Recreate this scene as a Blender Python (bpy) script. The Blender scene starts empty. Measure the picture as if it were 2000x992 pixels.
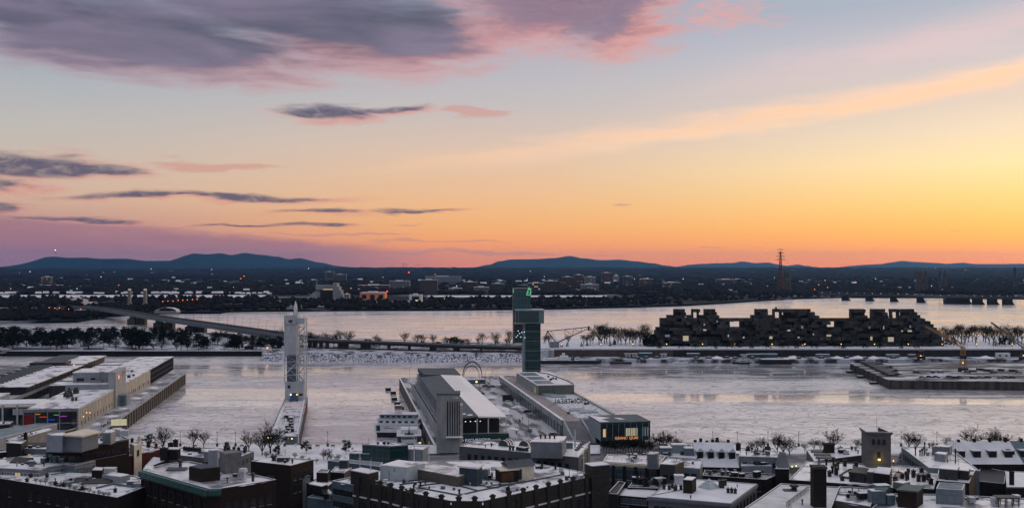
import bpy, math, random
from mathutils import Vector, Matrix, noise
R = math.radians
rnd = random.Random(7)
scene = bpy.context.scene
col = scene.collection
# ------------------------------------------------------------------ camera
H, F, HOR = 90.0, 1900.0, 517.0          # eye height above the ice, focal length and horizon row of the 2000 px photo
cam = bpy.data.cameras.new('camera')
cam.sensor_width = 36.0
cam.lens = F / 2000 * 36
cam.shift_y = (HOR - 496) / 2000
cam.clip_start = 1.0
cam.clip_end = 120000
camo = bpy.data.objects.new('camera', cam)
camo.location = (0, 0, H)
camo.rotation_euler = (R(90), 0, 0)
col.objects.link(camo)
scene.camera = camo
vs = scene.view_settings
vs.view_transform = 'Standard'
vs.look = 'None'
vs.exposure = 0.0
vs.gamma = 1.0
vs.use_curve_mapping = False
scene.render.engine = 'CYCLES'
cy = scene.cycles
cy.max_bounces = 5
cy.diffuse_bounces = 2
cy.glossy_bounces = 3
cy.transmission_bounces = 2
cy.volume_bounces = 0
cy.use_denoising = True

def lin(c):
    return tuple((v / 255 / 12.92) if v / 255 <= .04045 else ((v / 255 + .055) / 1.055) ** 2.4 for v in c)

# ------------------------------------------------------------------ sky
SUN_AZ, SUN_EL = 44, 3.0
world = bpy.data.worlds.new('World')
scene.world = world
world.use_nodes = True
wt = world.node_tree
wt.nodes.clear()

class NT:
    """Small helper that chains shader nodes."""
    def __init__(s, t): s.t = t
    def new(s, kind, **kw):
        n = s.t.nodes.new(kind)
        for k, v in kw.items(): setattr(n, k, v)
        return n
    def put(s, sock, v):
        if hasattr(v, 'is_output') or isinstance(v, bpy.types.NodeSocket): s.t.links.new(v, sock)
        elif v is not None: sock.default_value = v
    def math(s, op, a, b=None, c=None, clamp=False):
        n = s.new('ShaderNodeMath', operation=op, use_clamp=clamp)
        for i, v in enumerate((a, b, c)):
            if v is not None: s.put(n.inputs[i], v)
        return n.outputs[0]
    def ramp01(s, v, a, b, lo=0.0, hi=1.0, smooth=True):
        n = s.new('ShaderNodeMapRange', interpolation_type='SMOOTHSTEP' if smooth else 'LINEAR')
        for i, x in enumerate((v, a, b, lo, hi)): s.put(n.inputs[i], x)
        return n.outputs[0]
    def mix(s, f, a, b, blend='MIX'):
        n = s.new('ShaderNodeMix', data_type='RGBA', blend_type=blend)
        s.put(n.inputs[0], f)
        for i, v in ((6, a), (7, b)):
            if isinstance(v, tuple): v = (*v[:3], 1)
            s.put(n.inputs[i], v)
        return n.outputs[2]
    def cramp(s, f, stops, ease='LINEAR'):
        n = s.new('ShaderNodeValToRGB')
        n.color_ramp.interpolation = ease
        e = n.color_ramp.elements
        while len(e) < len(stops): e.new(.5)
        for k, (p, c) in enumerate(stops):
            e[k].position = p
            e[k].color = (*c[:3], 1)
        s.put(n.inputs[0], f)
        return n.outputs[0]
    def noise(s, vec, scale, detail=3, rough=.5, dist=0.0):
        n = s.new('ShaderNodeTexNoise')
        s.put(n.inputs['Vector'], vec)
        n.inputs['Scale'].default_value = scale
        n.inputs['Detail'].default_value = detail
        n.inputs['Roughness'].default_value = rough
        n.inputs['Distortion'].default_value = dist
        return n.outputs[0]
    def mapping(s, vec, loc=(0, 0, 0), rot=(0, 0, 0), scale=(1, 1, 1), kind='POINT'):
        n = s.new('ShaderNodeMapping', vector_type=kind)
        s.put(n.inputs[0], vec)
        n.inputs[1].default_value = loc
        n.inputs[2].default_value = rot
        n.inputs[3].default_value = scale
        return n.outputs[0]

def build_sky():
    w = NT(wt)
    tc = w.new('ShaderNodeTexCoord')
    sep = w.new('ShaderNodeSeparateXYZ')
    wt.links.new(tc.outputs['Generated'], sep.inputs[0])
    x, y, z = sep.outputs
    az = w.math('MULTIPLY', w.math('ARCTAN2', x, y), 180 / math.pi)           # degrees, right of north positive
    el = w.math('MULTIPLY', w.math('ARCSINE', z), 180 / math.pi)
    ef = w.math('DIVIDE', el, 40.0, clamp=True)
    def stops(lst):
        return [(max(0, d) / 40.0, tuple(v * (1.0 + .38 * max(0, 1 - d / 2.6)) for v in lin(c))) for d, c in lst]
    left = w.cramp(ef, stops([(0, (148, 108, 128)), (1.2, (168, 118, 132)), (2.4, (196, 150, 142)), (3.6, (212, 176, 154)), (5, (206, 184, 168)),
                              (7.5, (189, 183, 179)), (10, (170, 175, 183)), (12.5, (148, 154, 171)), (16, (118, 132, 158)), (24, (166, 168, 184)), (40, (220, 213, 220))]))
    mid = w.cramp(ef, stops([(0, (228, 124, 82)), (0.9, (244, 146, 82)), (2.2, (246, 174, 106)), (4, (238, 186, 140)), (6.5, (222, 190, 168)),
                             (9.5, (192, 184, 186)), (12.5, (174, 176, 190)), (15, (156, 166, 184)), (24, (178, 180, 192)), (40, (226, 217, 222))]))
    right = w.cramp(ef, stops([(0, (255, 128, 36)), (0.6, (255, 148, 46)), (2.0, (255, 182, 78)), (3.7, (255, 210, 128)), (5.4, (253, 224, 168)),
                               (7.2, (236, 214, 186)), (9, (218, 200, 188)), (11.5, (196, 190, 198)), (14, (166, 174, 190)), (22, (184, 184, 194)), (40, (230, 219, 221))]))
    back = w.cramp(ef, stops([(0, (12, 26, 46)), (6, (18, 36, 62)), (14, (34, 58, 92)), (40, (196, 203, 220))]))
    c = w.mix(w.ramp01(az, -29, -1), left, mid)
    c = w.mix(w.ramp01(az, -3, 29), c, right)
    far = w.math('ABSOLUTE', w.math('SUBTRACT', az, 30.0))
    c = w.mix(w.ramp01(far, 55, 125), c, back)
    # streaky noise in (azimuth, elevation), shared by the clouds
    comb = w.new('ShaderNodeCombineXYZ')
    wt.links.new(az, comb.inputs[0]); wt.links.new(el, comb.inputs[1])
    P = comb.outputs[0]
    nz = w.noise(w.mapping(P, scale=(.10, .55, 1)), 1.0, 5, .55, .4)
    nf = w.noise(w.mapping(P, rot=(0, 0, R(-8)), scale=(.22, 1.5, 1)), 1.0, 4, .6, .6)
    fine = w.noise(w.mapping(P, rot=(0, 0, R(14)), scale=(.9, 2.2, 1)), 1.0, 4, .65, .8)
    def band(cx, cy_, half, slope, soft_az, amount):
        """A veil along a slanting line; cy_ is its elevation at azimuth cx."""
        l = w.math('SUBTRACT', el, w.math('MULTIPLY_ADD', w.math('SUBTRACT', az, cx), slope, cy_))
        l = w.math('ADD', l, w.math('MULTIPLY_ADD', nz, 2.2, -1.1))
        m = w.ramp01(w.math('ABSOLUTE', l), 0, half, 1, 0)
        m = w.math('MULTIPLY', m, w.ramp01(az, soft_az[0], soft_az[1]))
        m = w.math('MULTIPLY', m, w.ramp01(nf, .22, .62, .45, 1.0))
        return w.math('MULTIPLY', m, amount)
    c = w.mix(band(14, 8.3, 1.1, .13, (-10, 10), .8), c, lin((255, 208, 178)))
    c = w.mix(band(24, 9.5, .6, .15, (-2, 16), .55), c, lin((255, 212, 172)))
    c = w.mix(band(24, 12.0, 1.6, .16, (4, 24), .5), c, lin((236, 196, 194)))
    c = w.mix(band(-2, 6.3, .5, .12, (-14, 0), .45), c, lin((250, 200, 160)))
    # low mauve bank over the left horizon, thinning to the right
    lim = w.math('MULTIPLY_ADD', az, -.078, .66)
    d = w.math('SUBTRACT', lim, el)
    d = w.math('ADD', d, w.math('MULTIPLY_ADD', nf, 1.0, -.5))
    m = w.math('MULTIPLY', w.ramp01(d, -.1, .55), w.ramp01(az, -2, -13, 0, .85))
    c = w.mix(m, c, w.mix(nf, lin((146, 98, 122)), lin((176, 124, 136))))
    # clouds: ellipses in azimuth / elevation (px, py of centre, half sizes in px, tilt)
    def dirs(px, py):
        a = math.atan2(px - 1000, F)
        return math.degrees(a), math.degrees(math.atan2(HOR - py, F / math.cos(a)))
    warp = w.new('ShaderNodeTexNoise')
    w.put(warp.inputs['Vector'], w.mapping(P, scale=(.16, .8, 1)))
    warp.inputs['Scale'].default_value = 1.0
    warp.inputs['Detail'].default_value = 4
    warp.inputs['Roughness'].default_value = .55
    wv = w.new('ShaderNodeVectorMath', operation='MULTIPLY_ADD')
    wt.links.new(warp.outputs['Color'], wv.inputs[0])
    wv.inputs[1].default_value = (8.0, 1.5, 0)
    wt.links.new(P, wv.inputs[2])
    off = w.new('ShaderNodeVectorMath', operation='ADD')
    wt.links.new(wv.outputs[0], off.inputs[0])
    off.inputs[1].default_value = (-4.0, -.75, 0)
    Q = off.outputs[0]
    def field(lst, dx=0.0, dy=0.0, k=1.0):
        """Soft union of ellipses; dx, dy shift each by a share of its half sizes."""
        out = None
        for px, py, hw, hh, tilt in lst:
            a, e = dirs(px + dx * hw, py + dy * hh)
            c2 = math.cos(R(a)) ** 2
            sx, sy = hw * k / F * 57.3 * c2, hh * k / F * 57.3 * math.cos(R(a))
            v = w.mapping(Q, loc=(a, e, 0), rot=(0, 0, R(tilt)), scale=(sx, sy, 1), kind='TEXTURE')
            n = w.new('ShaderNodeVectorMath', operation='LENGTH')
            wt.links.new(v, n.inputs[0])
            f = w.math('SUBTRACT', 1.0, n.outputs['Value'])
            out = f if out is None else w.math('SMOOTH_MAX', out, f, .25)
        return out
    streak = w.math('MULTIPLY_ADD', nf, 1.3, -.65)
    L1 = [(120, 50, 330, 84, -10), (330, 82, 400, 86, -3), (640, 48, 380, 100, -4), (790, 62, 170, 92, -10), (470, -90, 900, 150, 0)]
    big = w.math('ADD', w.math('ADD', field(L1), w.math('MULTIPLY_ADD', nz, .9, -.45)), w.math('MULTIPLY', streak, .5))
    core = w.math('ADD', field(L1, -.10, -.28, .92), w.math('ADD', w.math('MULTIPLY_ADD', nz, .9, -.45), w.math('MULTIPLY', streak, .5)))
    warm = w.ramp01(az, -26, 0)
    rim = w.mix(warm, lin((176, 126, 142)), lin((224, 128, 120)))
    slate = w.mix(w.ramp01(nz, .3, .7), lin((76, 72, 96)), lin((124, 110, 134)))
    c = w.mix(w.ramp01(big, -.18, .60, 0, .95), c, w.mix(w.ramp01(core, -.30, .40), rim, slate))
    L2 = [(1090, 4, 210, 98, 0), (1205, 40, 126, 84, 8)]
    n2 = w.math('ADD', w.math('MULTIPLY_ADD', nz, .5, -.25), w.math('MULTIPLY_ADD', fine, .7, -.35))
    two = w.math('ADD', field(L2), n2)
    core2 = w.math('ADD', field(L2, -.25, -.30, .85), n2)
    c = w.mix(w.ramp01(two, -.30, .65, 0, .9), c, w.mix(w.ramp01(core2, -.35, .40), lin((230, 142, 130)), w.mix(fine, lin((108, 92, 116)), lin((154, 122, 142)))))
    wisp = field([(1390, 34, 80, 48, 6), (1450, 30, 110, 30, -6)])
    wisp = w.math('ADD', wisp, w.math('MULTIPLY_ADD', fine, 2.2, -1.25))
    c = w.mix(w.ramp01(wisp, -.1, .9, 0, .7), c, lin((226, 160, 154)))
    L3 = [(640, 226, 84, 14, -2), (735, 218, 125, 12, 2), (60, 320, 190, 22, -2), (180, 333, 120, 13, -1), (30, 356, 110, 17, 0), (300, 386, 200, 8, 1.5), (500, 383, 190, 8, 0), (645, 412, 116, 6.5, 0), (840, 411, 80, 5.5, 0),
          (20, 404, 74, 12, -5), (170, 430, 140, 6, 0), (520, 443, 130, 4.5, 1), (630, 438, 80, 4.5, 0)]
    small = w.math('ADD', field(L3), streak)
    core3 = w.math('ADD', field(L3, -.22, -.35, .9), streak)
    c = w.mix(w.math('MULTIPLY', w.ramp01(small, -.5, .75, 0, 1.0), w.ramp01(fine, .25, .6, .62, 1.0)), c, w.mix(w.ramp01(core3, -.35, .35), lin((216, 138, 132)), lin((90, 80, 106))))
    tiny = field([(1215, 396, 32, 4, 0), (1370, 482, 40, 2, 0), (1850, 453, 26, 2, 0), (1180, 494, 60, 1.5, 0), (790, 438, 40, 2, 0), (930, 216, 70, 14, -6), (400, 323, 190, 10, 0), (840, 475, 170, 3, -1), (950, 493, 200, 4, -1), (640, 462, 160, 3, 0)])
    tiny = w.math('ADD', tiny, streak)
    c = w.mix(w.ramp01(tiny, -.05, .5, 0, .6), c, lin((206, 140, 132)))
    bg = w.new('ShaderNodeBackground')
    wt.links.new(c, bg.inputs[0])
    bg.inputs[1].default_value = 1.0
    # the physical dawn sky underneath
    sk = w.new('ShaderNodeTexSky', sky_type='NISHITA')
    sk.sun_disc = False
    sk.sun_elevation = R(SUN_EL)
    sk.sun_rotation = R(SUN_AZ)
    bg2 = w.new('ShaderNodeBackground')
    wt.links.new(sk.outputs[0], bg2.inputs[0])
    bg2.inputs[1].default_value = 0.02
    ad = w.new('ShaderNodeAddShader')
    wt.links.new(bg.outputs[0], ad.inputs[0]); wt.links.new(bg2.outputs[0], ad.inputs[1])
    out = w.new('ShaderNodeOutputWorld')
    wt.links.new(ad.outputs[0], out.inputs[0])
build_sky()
world.cycles.sampling_method = 'MANUAL'
world.cycles.sample_map_resolution = 512

# ------------------------------------------------------------------ sun: only the soft glow from under the bright horizon
sl = bpy.data.lights.new('sun', 'SUN')
sl.energy = 1.0
sl.angle = R(14)
sl.color = (1.0, .72, .46)
so = bpy.data.objects.new('sun', sl)
so.rotation_euler = (R(90 - SUN_EL), 0, R(180 - SUN_AZ))
so.location = (600, 400, 400)
col.objects.link(so)

# ------------------------------------------------------------------ materials
MATS = {}
def pmat(name, c, rough=.8, spec=.3, var=.18, scale=.6, c2=None, metal=0.0, stretch=(1, 1, 1), bump=0.0, emit=None, es=0.0, thr=None):
    """Procedural surface: two tones mixed by noise, optional bump."""
    if name in MATS: return MATS[name]
    m = bpy.data.materials.new(name)
    m.use_nodes = True
    t = NT(m.node_tree)
    b = m.node_tree.nodes['Principled BSDF']
    tc = t.new('ShaderNodeTexCoord')
    v = t.mapping(tc.outputs['Object'], scale=stretch)
    n = t.noise(v, scale, 5, .6)
    a = lin(c) if max(c) > 1 else c
    if c2 is None: bcol = tuple(x * (1 - var) for x in a); a = tuple(min(1, x * (1 + var)) for x in a)
    else: bcol = lin(c2) if max(c2) > 1 else c2
    lo, hi = thr or (.32, .68)
    t.put(b.inputs['Base Color'], t.mix(t.ramp01(n, lo, hi), bcol, a))
    b.inputs['Roughness'].default_value = rough
    b.inputs['Specular IOR Level'].default_value = spec
    b.inputs['Metallic'].default_value = metal
    if bump:
        bn = t.new('ShaderNodeBump')
        bn.inputs['Strength'].default_value = bump
        bn.inputs['Distance'].default_value = .3
        m.node_tree.links.new(n, bn.inputs['Height'])
        m.node_tree.links.new(bn.outputs[0], b.inputs['Normal'])
    if emit:
        b.inputs['Emission Color'].default_value = (*(lin(emit) if max(emit) > 1 else emit), 1)
        b.inputs['Emission Strength'].default_value = es
    MATS[name] = m
    return m

def brickmat(name, c1, c2, mortar, sx=.9, sy=.28):
    m = bpy.data.materials.new(name); m.use_nodes = True
    t = NT(m.node_tree); b = m.node_tree.nodes['Principled BSDF']
    tc = t.new('ShaderNodeTexCoord')
    sp = t.new('ShaderNodeSeparateXYZ'); m.node_tree.links.new(tc.outputs['Object'], sp.inputs[0])
    cb = t.new('ShaderNodeCombineXYZ')
    t.put(cb.inputs[0], t.math('ADD', sp.outputs[0], sp.outputs[1])); t.put(cb.inputs[1], sp.outputs[2])
    br = t.new('ShaderNodeTexBrick')
    t.put(br.inputs['Vector'], cb.outputs[0])
    br.inputs['Color1'].default_value = (*c1, 1); br.inputs['Color2'].default_value = (*c2, 1); br.inputs['Mortar'].default_value = (*mortar, 1)
    br.inputs['Scale'].default_value = 1.0
    br.inputs['Brick Width'].default_value = sx; br.inputs['Row Height'].default_value = sy
    br.inputs['Mortar Size'].default_value = .015
    n = t.noise(tc.outputs['Object'], .35, 4, .6)
    t.put(b.inputs['Base Color'], t.mix(t.ramp01(n, .3, .75, 0, .45), br.outputs[0], tuple(x * .45 for x in c1)))
    b.inputs['Roughness'].default_value = .9
    b.inputs['Specular IOR Level'].default_value = .15
    MATS[name] = m
    return m

def panelmat(name, c, seam, w=3.0, h=3.0, rough=.5, spec=.4, metal=0.0, horiz=True):
    """Panels or glazing with a regular seam grid, in object space."""
    m = bpy.data.materials.new(name); m.use_nodes = True
    t = NT(m.node_tree); b = m.node_tree.nodes['Principled BSDF']
    tc = t.new('ShaderNodeTexCoord')
    sp = t.new('ShaderNodeSeparateXYZ'); m.node_tree.links.new(tc.outputs['Object'], sp.inputs[0])
    u = t.math('ADD', sp.outputs[0], sp.outputs[1])
    fu = t.math('FRACT', t.math('DIVIDE', u, w)); fv = t.math('FRACT', t.math('DIVIDE', sp.outputs[2], h))
    line = t.math('LESS_THAN', fu, .07)
    if horiz: line = t.math('MAXIMUM', line, t.math('LESS_THAN', fv, .07))
    n = t.noise(t.mapping(tc.outputs['Object'], scale=(1, 1, .25)), .5, 4, .6)
    cell = t.new('ShaderNodeTexWhiteNoise', noise_dimensions='2D')
    cb = t.new('ShaderNodeCombineXYZ')
    t.put(cb.inputs[0], t.math('FLOOR', t.math('DIVIDE', u, w))); t.put(cb.inputs[1], t.math('FLOOR', t.math('DIVIDE', sp.outputs[2], h)))
    t.put(cell.inputs['Vector'], cb.outputs[0])
    f = t.math('MULTIPLY_ADD', cell.outputs[0], .5, t.math('MULTIPLY', n, .6))
    base = t.mix(f, tuple(x * .72 for x in c), tuple(min(1, x * 1.2) for x in c))
    t.put(b.inputs['Base Color'], t.mix(line, base, seam))
    b.inputs['Roughness'].default_value = rough
    b.inputs['Specular IOR Level'].default_value = spec
    b.inputs['Metallic'].default_value = metal
    MATS[name] = m
    return m

# ------------------------------------------------------------------ mesh helpers
class MB:
    """Collects boxes, prisms, bars and loose faces; obj() links them as ONE mesh object."""
    def __init__(s): s.v = []; s.f = []; s.m = []
    def add(s, vs_, fs, mi=0):
        o = len(s.v)
        s.v += [tuple(p) for p in vs_]
        s.f += [tuple(i + o for i in f) for f in fs]
        s.m += [mi] * len(fs)
        return s
    def box(s, x0, x1, y0, y1, z0, z1, mi=0):
        return s.add([(x0, y0, z0), (x1, y0, z0), (x1, y1, z0), (x0, y1, z0), (x0, y0, z1), (x1, y0, z1), (x1, y1, z1), (x0, y1, z1)],
                     [(3, 2, 1, 0), (4, 5, 6, 7), (0, 1, 5, 4), (1, 2, 6, 5), (2, 3, 7, 6), (3, 0, 4, 7)], mi)
    def prism(s, pts, z0, z1, mi=0, top=None):
        """pts anticlockwise (x, y); z may be a number or a list per point."""
        n = len(pts)
        a = z0 if isinstance(z0, (list, tuple)) else [z0] * n
        b = z1 if isinstance(z1, (list, tuple)) else [z1] * n
        o = len(s.v)
        s.v += [(p[0], p[1], a[i]) for i, p in enumerate(pts)] + [(p[0], p[1], b[i]) for i, p in enumerate(pts)]
        s.f.append(tuple(o + i for i in reversed(range(n)))); s.m.append(mi)
        s.f.append(tuple(o + n + i for i in range(n))); s.m.append(mi if top is None else top)
        for i in range(n):
            j = (i + 1) % n
            s.f.append((o + i, o + j, o + n + j, o + n + i)); s.m.append(mi)
        return s
    def bar(s, p, q, r0, r1=None, n=4, mi=0):
        p = Vector(p); q = Vector(q)
        r1 = r0 if r1 is None else r1
        d = (q - p)
        if d.length < 1e-6: return s
        d.normalize()
        u = d.cross(Vector((0, 0, 1)) if abs(d.z) < .95 else Vector((1, 0, 0))).normalized()
        w = d.cross(u)
        o = len(s.v)
        for c, r in ((p, r0), (q, r1)):
            for k in range(n):
                a = 2 * math.pi * (k + .5) / n
                s.v.append(tuple(c + u * (math.cos(a) * r) + w * (math.sin(a) * r)))
        for k in range(n):
            j = (k + 1) % n
            s.f.append((o + k, o + j, o + n + j, o + n + k)); s.m.append(mi)
        s.f.append(tuple(o + k for k in reversed(range(n)))); s.m.append(mi)
        s.f.append(tuple(o + n + k for k in range(n))); s.m.append(mi)
        return s
    def rot(s, ang, org=(0, 0)):
        c, d = math.cos(ang), math.sin(ang)
        s.v = [(org[0] + (x - org[0]) * c - (y - org[1]) * d, org[1] + (x - org[0]) * d + (y - org[1]) * c, z) for x, y, z in s.v]
        return s
    def mesh(s, name, mats):
        me = bpy.data.meshes.new(name)
        me.from_pydata(s.v, [], s.f)
        for m in (mats if isinstance(mats, (list, tuple)) else [mats]): me.materials.append(m)
        if len(me.materials) > 1: me.polygons.foreach_set('material_index', s.m)
        me.update()
        return me
    def obj(s, name, mats, parent=None, loc=(0, 0, 0), rz=0.0):
        return link(name, s.mesh(name, mats), parent, loc, rz)

def link(name, me, parent=None, loc=(0, 0, 0), rz=0.0):
    o = bpy.data.objects.new(name, me)
    o.location = loc; o.rotation_euler = (0, 0, rz)
    if parent: o.parent = parent
    col.objects.link(o)
    return o

def tag(o, label, cat, group=None):
    o['label'] = label; o['category'] = cat
    if group: o['group'] = group
    return o
def thing(name, label, cat, loc=(0, 0, 0), rz=0.0, group=None):
    return tag(link(name, None, None, loc, rz), label, cat, group)
def struct(o, kind='structure'):
    o['kind'] = kind
    return o
def dup(o, parent=None):
    """A thing, its parts and their sub-parts (mesh data shared)."""
    c = o.copy(); col.objects.link(c)
    if parent: c.parent = parent
    for ch in [k for k in o.children]: dup(ch, c)
    return c
def at(px, py, z):
    """Ground-plan point that the photograph shows at (px, py), for a surface at height z."""
    d = (H - z) * F / (py - HOR)
    return ((px - 1000) * d / F, d)
def ccw(p):
    a = sum(p[i][0] * p[(i + 1) % len(p)][1] - p[(i + 1) % len(p)][0] * p[i][1] for i in range(len(p)))
    return list(p) if a > 0 else list(reversed(p))
def inset(pts, d):
    """Offset a convex-ish anticlockwise polygon inwards."""
    n = len(pts); out = []
    for i in range(n):
        p0, p1, p2 = Vector(pts[i - 1]), Vector(pts[i]), Vector(pts[(i + 1) % n])
        a = (p1 - p0).normalized(); b = (p2 - p1).normalized()
        na = Vector((-a.y, a.x)); nb = Vector((-b.y, b.x))
        k = na + nb
        k = k / max(.35, k.dot(na)) if k.length > 1e-6 else na
        out.append((p1.x + k.x * d, p1.y + k.y * d))
    return out
ORD = ['first', 'second', 'third', 'fourth', 'fifth', 'sixth', 'seventh', 'eighth', 'ninth', 'tenth', 'eleventh', 'twelfth', 'thirteenth', 'fourteenth', 'fifteenth',
       'sixteenth', 'seventeenth', 'eighteenth', 'nineteenth', 'twentieth']
def nth(k):
    if k < 20: return ORD[k]
    tens = {2: 'twenty', 3: 'thirty', 4: 'forty', 5: 'fifty', 6: 'sixty', 7: 'seventy', 8: 'eighty', 9: 'ninety'}
    n = k + 1
    if n % 10 == 0: return tens[n // 10][:-1] + 'ieth'
    return tens[n // 10] + '-' + ORD[n % 10 - 1]
# ------------------------------------------------------------------ shared materials
SNOW = pmat('snow', (.78, .78, .80), .42, .6, c2=(.60, .60, .64), scale=.11, bump=.15)
ROOFSNOW = pmat('roof_snow', (.80, .80, .82), .34, .7, c2=(.13, .14, .16), scale=.13, thr=(.38, .50), bump=.3)
ICYROOF = pmat('icy_roof', (.76, .76, .78), .24, .8, c2=(.20, .21, .24), scale=.10, thr=(.40, .56))
DARKROOF = pmat('dark_roof', (.06, .07, .082), .7, .12, c2=(.09, .10, .115), scale=.3)
CONC = pmat('concrete', (.33, .33, .33), .85, .2, c2=(.23, .235, .24), scale=.25, stretch=(1, 1, .3))
PALECONC = pmat('pale_concrete', (.37, .38, .38), .85, .2, c2=(.26, .27, .27), scale=.3, stretch=(1, 1, .3))
DARKCONC = pmat('dark_concrete', (.085, .078, .072), .9, .15, c2=(.045, .042, .042), scale=.35, stretch=(1, 1, .15))
QUAYWALL = pmat('quay_wall', (.17, .145, .125), .9, .15, c2=(.075, .068, .064), scale=.35, stretch=(1, 1, .12))
ASPH = pmat('asphalt', (.05, .05, .055), .75, .3, c2=(.17, .17, .18), scale=.09, thr=(.42, .7))
SLUSH = pmat('slushy_paving', (.38, .38, .41), .6, .35, c2=(.10, .10, .11), scale=.13, thr=(.38, .56), stretch=(1, .4, 1))
BLACK = pmat('black_metal', (.015, .015, .017), .5, .4)
DARKMET = pmat('dark_metal', (.035, .04, .045), .5, .4)
GREYMET = pmat('grey_metal', (.22, .24, .26), .45, .5, metal=.2)
PALEMET = pmat('pale_metal', (.48, .50, .52), .5, .4)
WHITE = pmat('white_paint', (.72, .73, .75), .5, .4, var=.08)
GLASS = pmat('dark_glass', (.018, .024, .028), .12, .6)
TEAL = panelmat('green_glass', (.010, .040, .042), (.04, .085, .085), 1.6, 3.2, .25, .4)
LITGLASS = pmat('lit_window_glass', (.2, .15, .08), .4, .3, emit=(255, 214, 140), es=.55)
WARMLAMP = pmat('warm_lamp', (.5, .3, .1), .4, .3, emit=(255, 180, 90), es=4.0)
ORANGELAMP = pmat('orange_lamp', (.5, .2, .05), .4, .3, emit=(255, 130, 40), es=5.0)
WHITELAMP = pmat('white_lamp', (.5, .5, .5), .4, .3, emit=(240, 246, 255), es=4.0)
REDLAMP = pmat('red_lamp', (.5, .05, .03), .4, .3, emit=(255, 40, 30), es=9.0)
BARK = pmat('bark', (.018, .016, .015), .9, .1)
TWIG = pmat('twigs', (.020, .017, .016), .9, .1)
NEEDLE = pmat('pine_needles', (.010, .016, .012), .9, .1, var=.4, scale=1.5)
FARWOOD = pmat('far_wood', (.008, .008, .009), 1.0, .02, c2=(.022, .018, .017), scale=.05)
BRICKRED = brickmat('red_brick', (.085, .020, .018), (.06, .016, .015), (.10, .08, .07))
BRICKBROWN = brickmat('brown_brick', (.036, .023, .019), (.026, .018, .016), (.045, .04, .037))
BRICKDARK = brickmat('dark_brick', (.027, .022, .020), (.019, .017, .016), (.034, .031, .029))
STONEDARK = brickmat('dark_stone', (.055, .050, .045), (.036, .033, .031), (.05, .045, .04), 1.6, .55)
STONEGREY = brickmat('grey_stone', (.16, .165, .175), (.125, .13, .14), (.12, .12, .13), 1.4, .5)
PLASTER = pmat('grey_plaster', (.17, .19, .21), .85, .2, scale=.4, var=.12)
PALEPLASTER = pmat('pale_plaster', (.25, .28, .31), .85, .2, scale=.4, var=.1)
CREAM = pmat('cream_panel', (.62, .56, .44), .7, .3, scale=.5, var=.1)
COPPER = pmat('green_copper', (.045, .13, .115), .6, .35, c2=(.03, .075, .07), scale=.8)
BLUEMET = pmat('blue_grey_metal', (.12, .17, .20), .5, .45, c2=(.08, .115, .14), scale=.6)
CLADDING = panelmat('pale_cladding', (.50, .46, .41), (.25, .22, .2), 2.2, 7.0, .7, .3, horiz=False)
STUFF_EV = None

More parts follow.
